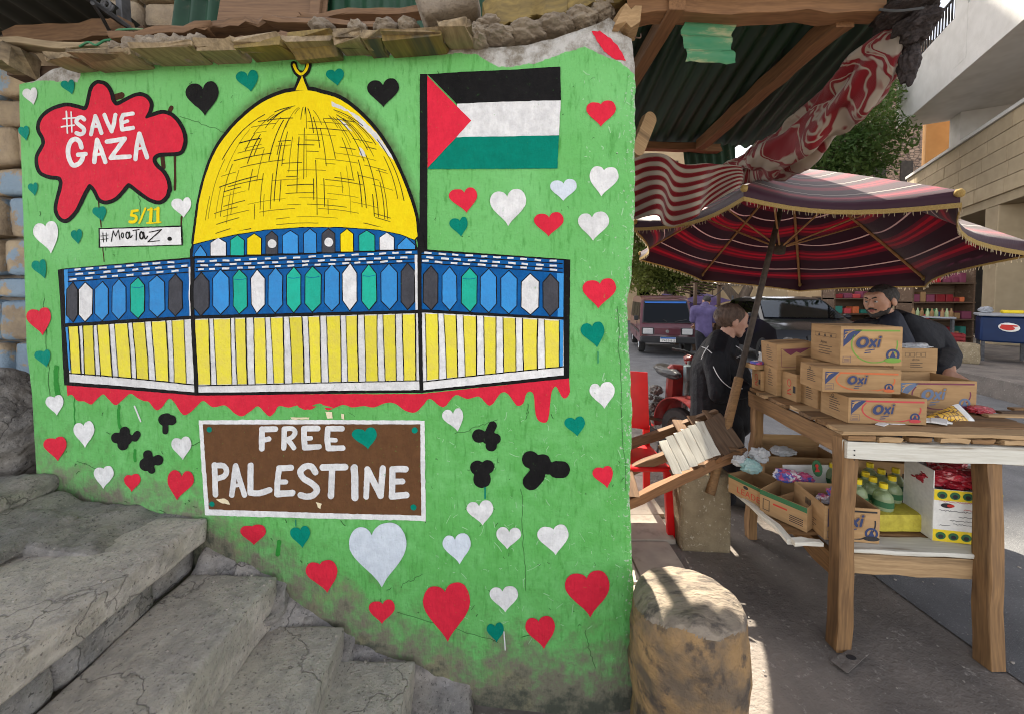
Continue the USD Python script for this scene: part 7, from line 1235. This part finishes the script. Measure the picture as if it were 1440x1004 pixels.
bd2 = thing("apartment_building", "modern white building with a jutting balcony over a sandstone band and dark shops", "building", bp(0, 0, 0))
bbox_("band_core", "sandstone_joint", bd2, -5, af + 3, -.6, -.045, zs0, zs1); nz_ = 5; hz = (zs1 - zs0) / nz_; r = random.Random(3)
for k in range(nz_):
    a = -2.2 - r.uniform(0, .9)
    while a < af + 3:
        w = r.uniform(.9, 1.5); bbox_("sandstone_slab", "sandstone", bd2, a + .008, min(a + w, af + 3) - .008, -.06, r.uniform(-.004, .004), zs0 + k * hz + .008, zs0 + (k + 1) * hz - .008, .004); a += w
bbox_("band_cap", "white_render", bd2, -5, af + 3, -.6, .06, zs1, zs1 + .1); bbox_("soffit", "sandstone", bd2, -5, af + 3, -5, -.05, zs0 - .25, zs0 - .003)
Q2 = bp(af, 1.2, 0); D2 = unit([.459, .888, 0]); N2 = np.array([-D2[1], D2[0], 0])       # the storey above stands at a slight angle to the band
def b2(a, n, z): return Q2 + D2 * a + N2 * n + np.array([0, 0, z])
def a2(px, py, n=0): p = atp(px, py, Q2 + N2 * n, N2) - Q2; return float(p @ D2), float(p[2])
def box2(nm, mat, par, a0, a1, n0, n1, z0, z1, c=0.0):
    g = bx(a0, a1, n0, n1, z0, z1, c); g.v = Q2 + g.v[:, :1] * D2 + g.v[:, 1:2] * N2 + g.v[:, 2:] * np.array([0, 0, 1.0]); return obj(nm, g, mat, par)
p0_, p1_ = a2(1352, 104)[0], a2(1337, 116)[0]; q0_, q1_ = a2(1361, 20)[0], a2(1342, 46)[0]; zb_ = zs1 + .1
box2("balcony_slab", "white_render", bd2, -9, 0, -6, -.175, zlo, zlo + .3); box2("balcony_parapet", "white_render", bd2, -9, .003, -.17, .0, zlo - .004, zhi); box2("balcony_end", "white_render", bd2, -.17, 0, -4, -.172, zlo + .302, zhi)
p0_, p1_ = a2(1352, 140, -1.3)[0], a2(1337, 140, -1.3)[0]
box2("cross_wall", "white_render", bd2, p0_, p1_, -6, -1.3, zb_ - 1, zlo - .005); qo_ = a2(1297, 200, -1.4)[0]; box2("orange_wall", "orange_render", bd2, qo_ - .25, qo_, -6, -1.4, zb_ - 1, zlo + .9); box2("back_wall", "white_render", bd2, -9, p0_ - .003, -6.3, -6.01, zb_ - 1, zhi + 5)
box2("pier", "white_render", bd2, q0_, q1_, -3.2, .004, zlo + .302, zhi + 5); box2("orange_block", "orange_render", bd2, q1_ + .003, .4, -4.6, -3.0, zlo + .302, zhi + 4.2); box2("roof_slab", "white_render", bd2, -9, 1.0, -6.2, .4, zhi + 5.002, zhi + 5.3); box2("upper_wall", "white_render", bd2, -9, q0_ - .003, -3.2, -2.2, zlo + .302, zhi + 5)
for lo_a, hi_a, m_ in ((q1_ + .02, -.03, 22), (q0_ - 3.5, q0_ - .02, 24)):
    for z in (.70, .06): obj("railing_rail", beam(b2(lo_a, -.08, zhi + z), b2(hi_a, -.08, zhi + z), .06, .05, n=1), "rail_black", bd2)
    for k in range(m_): a = lo_a + (hi_a - lo_a) * k / (m_ - 1); obj("railing_bar", beam(b2(a, -.08, zhi), b2(a, -.08, zhi + .70), .035, .035, (1, 0, 0), n=1), "rail_black", bd2)
wn = box2("window_frame", "rail_black", bd2, q0_ - 2.6, q0_ - 1.2, -2.195, -2.15, zhi - .2, zhi + 2.0); box2("window_pane", "windscreen", wn, q0_ - 2.5, q0_ - 1.3, -2.148, -2.14, zhi - .1, zhi + 1.9)
gq = float(gz(12, 9)); bbox_("shop_back_wall", "recess_shade", bd2, -5, af + 3, -5.0, -3.2, gq - .3, zs0 - .26)
bbox_("shop_end_wall", "recess_shade", bd2, af + 2.7, af + 3.2, -5.2, .0, gq - .3, zs0 - .26)
for px_ in (1395, 1250): a, _z = ap(px_, 400, 0); bbox_("column", "sandstone", bd2, a, a + .62, -.65, -.06, gq - .3, zs0 - .255, .01)
a, _z = ap(1345, 400, -.5)
dg = newpath("iron_door", bd2); 
a0_, _ = ap(1440, 400, -1.0); 
q = G()
for k in range(9): q.add(beam(bp(a0_ - .4 + k * .16, -1.0, .2), bp(a0_ - .4 + k * .16, -1.0, 3.0), .025, .025, (1, 0, 0), n=1))
for z in (.25, 1.2, 2.1, 2.95): q.add(beam(bp(a0_ - .45, -1.0, z), bp(a0_ + .95, -1.0, z), .03, .03, n=1))
COUNT[(bd2) + "/iron_door"] = 0; obj("iron_door", q, "iron", bd2)
# raised pavement on the far side and its kerb
kp = [(6.55, 3.6), (6.9, 4.6), (7.25, 5.4), (7.5, 6.3), (8.3, 7.6), (9.8, 10.2), (13.0, 15.6)]; gk = .30
V = []
for x, y in kp: V += [(x, y, gz(x, y) - .1), (x + .03, y, gz(x, y) + gk - .02), (x + .07, y, gz(x, y) + gk), (x + 14, y - 5, gz(x, y) + gk)]
i2 = np.arange(len(V)).reshape(-1, 4); obj("raised_pavement", G(V, np.stack([i2[:-1, :-1], i2[:-1, 1:], i2[1:, 1:], i2[1:, :-1]], -1).reshape(-1, 4)), "pavement_concrete", kind="structure", smooth=30)
# shop goods under the building
def glev(px, py, Y): p = at(px, py, Y); p[2] = float(gz(p[0], p[1])) + gk; return p
stuff("freezer_blue", (.006, .02, .07), (.005, .016, .055), sc=4, rough=.5, bump=0); stuff("freezer_lid", (.30, .31, .33), (.24, .25, .27), sc=6, rough=.6, bump=.2); TH = math.radians(-45)
def local(name, label, cat, px, Y, py=505): b = glev(px, py, Y); return thing(name, label, cat, b, rotz=TH), b
fz, f0 = local("ice_cream_freezer", "dark blue chest freezer with a white and red oval sign by the sandstone column", "freezer", 1412, 7.1)
obj("body", bx(-.30, .34, 0, .6, .36, .86, .03), "freezer_blue", fz, smooth=35); obj("lid", bx(-.33, .37, -.03, .63, .865, .92, .015), "freezer_lid", fz, smooth=35)
obj("oval_sign", ext(Polygon(el(0, 0, .13, .085)), .008).rot((1, 0, 0), 90).rot((0, 1, 0), 8).move((.04, 0, .66)), "ink_white", fz); obj("oval_mark", ext(unary_union([Polygon(el(-.02, -.015, .09, .045)), LineString([(-.09, .025), (.08, .04)]).buffer(.014)]), .006).rot((1, 0, 0), 90).rot((0, 1, 0), 8).move((.04, -.009, .66)), "ink_red", fz)
for a, b in ((-.28, .02), (.27, .02), (-.28, .54), (.27, .54)): obj("leg", bx(a, a + .045, b, b + .045, -.02, .37), "iron", fz)
sb, _b = local("stone_block", "pale square stone block standing before the red crates and the freezer", "block", 1360, 6.9, 508); obj("stone", rbox(-.16, .16, 0, .3, -.02, .37, .05, .02, 6, 3, .04), "aggregate", sb, smooth=50)
stuff("crate_red", (.20, .012, .016), rough=.5, bump=0)
for k in range(2):
    cth, b = local("plastic_crate", ("lower red plastic crate beside the stone block", "upper red plastic crate beside the stone block")[k], "crate", 1334, 7.25, 508); z = .27 * k
    for q in range(4): obj("side_slat", bx(-.2, .2, 0, .02, z + .01 + q * .065, z + .055 + q * .065), "crate_red", cth)
    for nm, bb in (("end_panel", (-.2, -.18, .02, .33, z + .01, z + .255)), ("end_panel", (.18, .2, .02, .33, z + .01, z + .255)), ("back_panel", (-.2, .2, .33, .35, z + .01, z + .255)), ("base", (-.18, .18, .02, .33, z + .001, z + .012))): obj(nm, bx(*bb), "crate_red", cth)
tw, tt = local("side_table", "pale topped folding table with bottles standing in front of the dark shop", "table", 1308, 7.9, 508); obj("tabletop", bx(-.32, .34, 0, .45, .80, .83, .005), "freezer_lid", tw)
for a, b in ((-.3, .03), (.29, .03), (-.3, .4), (.29, .4)): obj("leg", bx(a, a + .03, b, b + .03, -.01, .80), "iron", tw)
ct_, st_ = math.cos(TH), math.sin(TH)
for k in range(9): lx, ly = -.27 + k * .07, .08 + .1 * (k % 3); obj("small_bottle", lathe([(0, 0), (.03, 0), (.031, .10), (.018, .13), (.012, .15), (.012, .18), (0, .18)], 10, (tt[0] + lx * ct_ - ly * st_, tt[1] + lx * st_ + ly * ct_, tt[2] + .83)), "bottle_plastic" if k % 2 else "ink_tan", label="small bottle standing on the pale topped folding table", cat="bottle", group="bottles on the pale topped folding table", smooth=40)
lidp = lambda lx, ly: np.array([f0[0] + lx * ct_ - ly * st_, f0[1] + lx * st_ + ly * ct_, f0[2] + .921])
obj("yellow_pack", bx(-.12, .14, -.08, .08, 0, .06, .015).rot((0, 0, 1), -38).move(lidp(.1, .3)), "ink_yellow", label="yellow pack lying on the lid of the blue freezer", cat="pack"); obj("crumpled_bag", lump(lidp(-.22, .2) + [0, 0, .06], (.1, .09, .07), .5, 2.2, 7, 4, 4), "freezer_lid", label="crumpled clear plastic bag on the left end of the freezer lid", cat="bag", smooth=25)
# display shelves full of coloured packets
cols = ["foil_red", "ink_crimson", "crate_red", "ink_tan", "ink_tan", "ink_teal", "ink_navy", "crate_red", "ink_plum", "ink_dark_green", "ink_orange", "foil_red"]; names = {"foil_red": "dark red", "ink_crimson": "crimson", "ink_orange": "orange", "ink_yellow": "yellow", "ink_white": "white", "ink_tan": "tan", "ink_plum": "plum", "ink_teal": "teal", "ink_navy": "navy", "crate_red": "bright red", "ink_dark_green": "dark green"}
r = random.Random(17)
for sname, (x0, x1, Y, zs_), lab in (("display_shelf", (1172, 1235, 9.6, (.45, .85, 1.25)), "wooden display shelf crowded with red packets between the car and the bearded man"), ("display_shelf", (1282, 1370, 8.6, (.35, .75, 1.15, 1.6)), "tall dark shelf of packets in the shop right of the bearded man")):
    b = glev(x0, 480, Y); x_1 = at(x1, 480, Y)[0]; sh = thing(sname, lab, "shelf", b)
    for z in zs_: obj("shelf_board", bx(b[0], x_1, Y, Y + .4, b[2] + z - .03, b[2] + z), "dark_wood", sh)
    for x in (b[0], x_1 - .04): obj("upright", bx(x, x + .04, Y + .02, Y + .38, b[2], b[2] + zs_[-1] + .35), "dark_wood", sh)
    obj("back_board", bx(b[0], x_1, Y + .4, Y + .42, b[2], b[2] + zs_[-1] + .35), "dark_wood", sh)
    for z in zs_:
        x = b[0] + .06
        while x < x_1 - .2:
            w, h = r.uniform(.1, .22), r.uniform(.1, .24); c = r.choice(cols); obj("goods_packet", bx(x, x + w, Y + .04, Y + .25, b[2] + z + .002, b[2] + z + h, .012).rot((0, 0, 1), r.uniform(-8, 8), (x, Y + .1, 0)), c, label=f"small {names[c]} packet on the {'low shelf behind the black car' if sname and Y > 9 else 'tall dark shop shelf'}", cat="packet", group=f"{names[c]} packets on the {'low' if Y > 9 else 'tall'} shop shelf"); x += w + r.uniform(.01, .05)

# ---------------------------------------------------------------- far street
fb_ = thing("rubble_building", "tall brown rubble stone building behind the tree and the balcony", "building", (19, 21, 0)); a, b = at(1205, 250, 21), at(1330, 65, 21); obj("wall", bx(a[0], b[0], 21, 25, -1, b[2]), "rubble_wall", fb_); obj("parapet", bx(a[0] - .1, b[0] + .1, 20.9, 25.1, b[2] + .002, b[2] + .25), "mortar_joint", fb_)
for k in range(3): w_ = obj("window_opening", bx(a[0] + .9 + 1.5 * k, a[0] + 1.6 + 1.5 * k, 20.96, 20.995, 7.5, 9.0), "recess_shade", fb_); obj("window_sill", bx(a[0] + .8 + 1.5 * k, a[0] + 1.7 + 1.5 * k, 20.85, 20.99, 7.35, 7.45), "mortar_joint", w_)  # flat dark panels on the wall stand in for shaded openings
stuff("far_plaster", (.46, .35, .21), (.38, .28, .17), sc=1.2, rough=.9, bump=.4, bsc=12, dist=.03)
def house(nm, lab, x0, x1, Y, ytop, dep=6, mat="far_plaster", nw=3, z0w=1.0):
    A, B = at(x0, 430, Y), at(x1, ytop, Y); t = thing(nm, lab, "building", (A[0], Y, float(gz(A[0], Y)))); zg = float(gz(A[0], Y)) - .2; obj("wall", bx(A[0], B[0], Y, Y + dep, zg, B[2]), mat, t); obj("roof_edge", bx(A[0] - .1, B[0] + .1, Y - .08, Y + dep + .08, B[2] + .002, B[2] + .18), "mortar_joint", t)
    for k in range(nw):
        x = A[0] + (B[0] - A[0]) * (k + .5) / nw; f_ = obj("window_frame", bx(x - .4, x + .4, Y - .05, Y - .002, zg + z0w, zg + z0w + 1.0), "dark_wood", t); obj("window_pane", bx(x - .33, x + .33, Y - .058, Y - .052, zg + z0w + .07, zg + z0w + .93), "windscreen", f_)
    return t
tbk = thing("tall_block", "tall plain block out of view behind the pale tree, placed to shade the street", "building", (6.6, 30, -.7)); obj("wall", bx(-3.0, 16.2, 30, 38, -1.2, 34.6), "far_plaster", tbk); obj("parapet", bx(-3.1, 16.3, 29.9, 38.1, 34.602, 35.2), "mortar_joint", tbk)  # unseen block, sized and placed to shade the street and white facade
for i_ in range(10):
    for k in range(4): x = 8.6 + 2.1 * k; w_ = obj("window_frame", bx(x - .5, x + .5, 29.95, 29.998, .6 + 3.4 * i_, 2.0 + 3.4 * i_), "dark_wood", tbk); obj("window_pane", bx(x - .43, x + .43, 29.94, 29.948, .68 + 3.4 * i_, 1.92 + 3.4 * i_), "windscreen", w_)
house("low_house", "low sand coloured house with a stepped wall behind the black car", 1108, 1166, 22, 396, 5, nw=2); house("low_house", "long low sand wall of a house between the forked tree and the black car", 1046, 1110, 26, 402, 5, nw=3); house("low_house", "rubble walled house at the street end above the display shelf", 1150, 1262, 24, 330, 5, "rubble_wall", 3, 2.0); house("low_house", "sand coloured house far behind the pale tree", 850, 1000, 34, 372, 6, nw=4, z0w=3.0)
stuff("tarp_purple", (.09, .05, .16), (.06, .035, .11), sc=2, rough=.6, bump=.3, bsc=6, dist=.05); stuff("tarp_dark", (.03, .03, .034), rough=.7, bump=.2)
tp_ = thing("tarp_stall", "stall with a sagging purple tarpaulin behind the van", "stall", at(965, 470, 12.5)); a = at(948, 414, 12.5); b = at(1018, 416, 12.5); gg = float(gz(7, 12.5))
U_, V_ = np.meshgrid(np.linspace(0, 1, 14), np.linspace(0, 1, 8), indexing="ij"); P_ = np.stack([a[0] + (b[0] - a[0]) * U_, 12.0 + 1.6 * V_ + 0 * U_, a[2] - .12 * np.sin(PI * U_) + .25 * V_ - .25 + .05 * np.sin(U_ * 9)], -1).reshape(-1, 3); i2 = np.arange(112).reshape(14, 8); FQ = np.stack([i2[:-1, :-1], i2[1:, :-1], i2[1:, 1:], i2[:-1, 1:]], -1).reshape(-1, 4); obj("tarpaulin", thick(G(P_, FQ), .01), "tarp_purple", tp_, smooth=True)
P2 = np.stack([a[0] + (b[0] - a[0]) * .55 * U_, 12.0 + .1 * np.sin(U_ * 8) * V_, a[2] - .3 - .75 * V_ + 0 * U_], -1).reshape(-1, 3); obj("side_sheet", thick(G(P2, FQ), .01), "tarp_purple", tp_, smooth=True); obj("counter", bx(a[0] + .1, b[0], 12.6, 13.2, gg, gg + .85), "dark_wood", tp_)
for x in (a[0], b[0]):
    for y in (12.0, 13.6): obj("post", tube([(x, y, gg - .05), (x, y, a[2] - .05)], .03, 6), "iron", tp_)
da = thing("dark_stall_roof", "dark slatted roof on posts left of the forked tree trunk", "stall", at(1000, 470, 11)); a = at(978, 394, 11); b = at(1016, 402, 11)
for k in range(6): obj("roof_slat", beam((a[0], 11 + .25 * k, a[2] - .06 * k), (b[0], 11 + .25 * k, b[2] - .06 * k), .17, .03, n=1), "dark_wood", da)
for x in (a[0] + .05, b[0] - .05): obj("post", beam((x, 11.1, float(gz(x, 11)) - .05), (x, 11.1, a[2] - .1), .08, .08, (0, 1, 0), n=1), "dark_wood", da)
obj("hanging_rope", tube(spline([at(980, 408, 10.9), at(992, 418, 10.9), at(1006, 416, 10.9), at(1018, 405, 10.9)], 6, False), .012, 5), "tarp_dark", da, smooth=True)
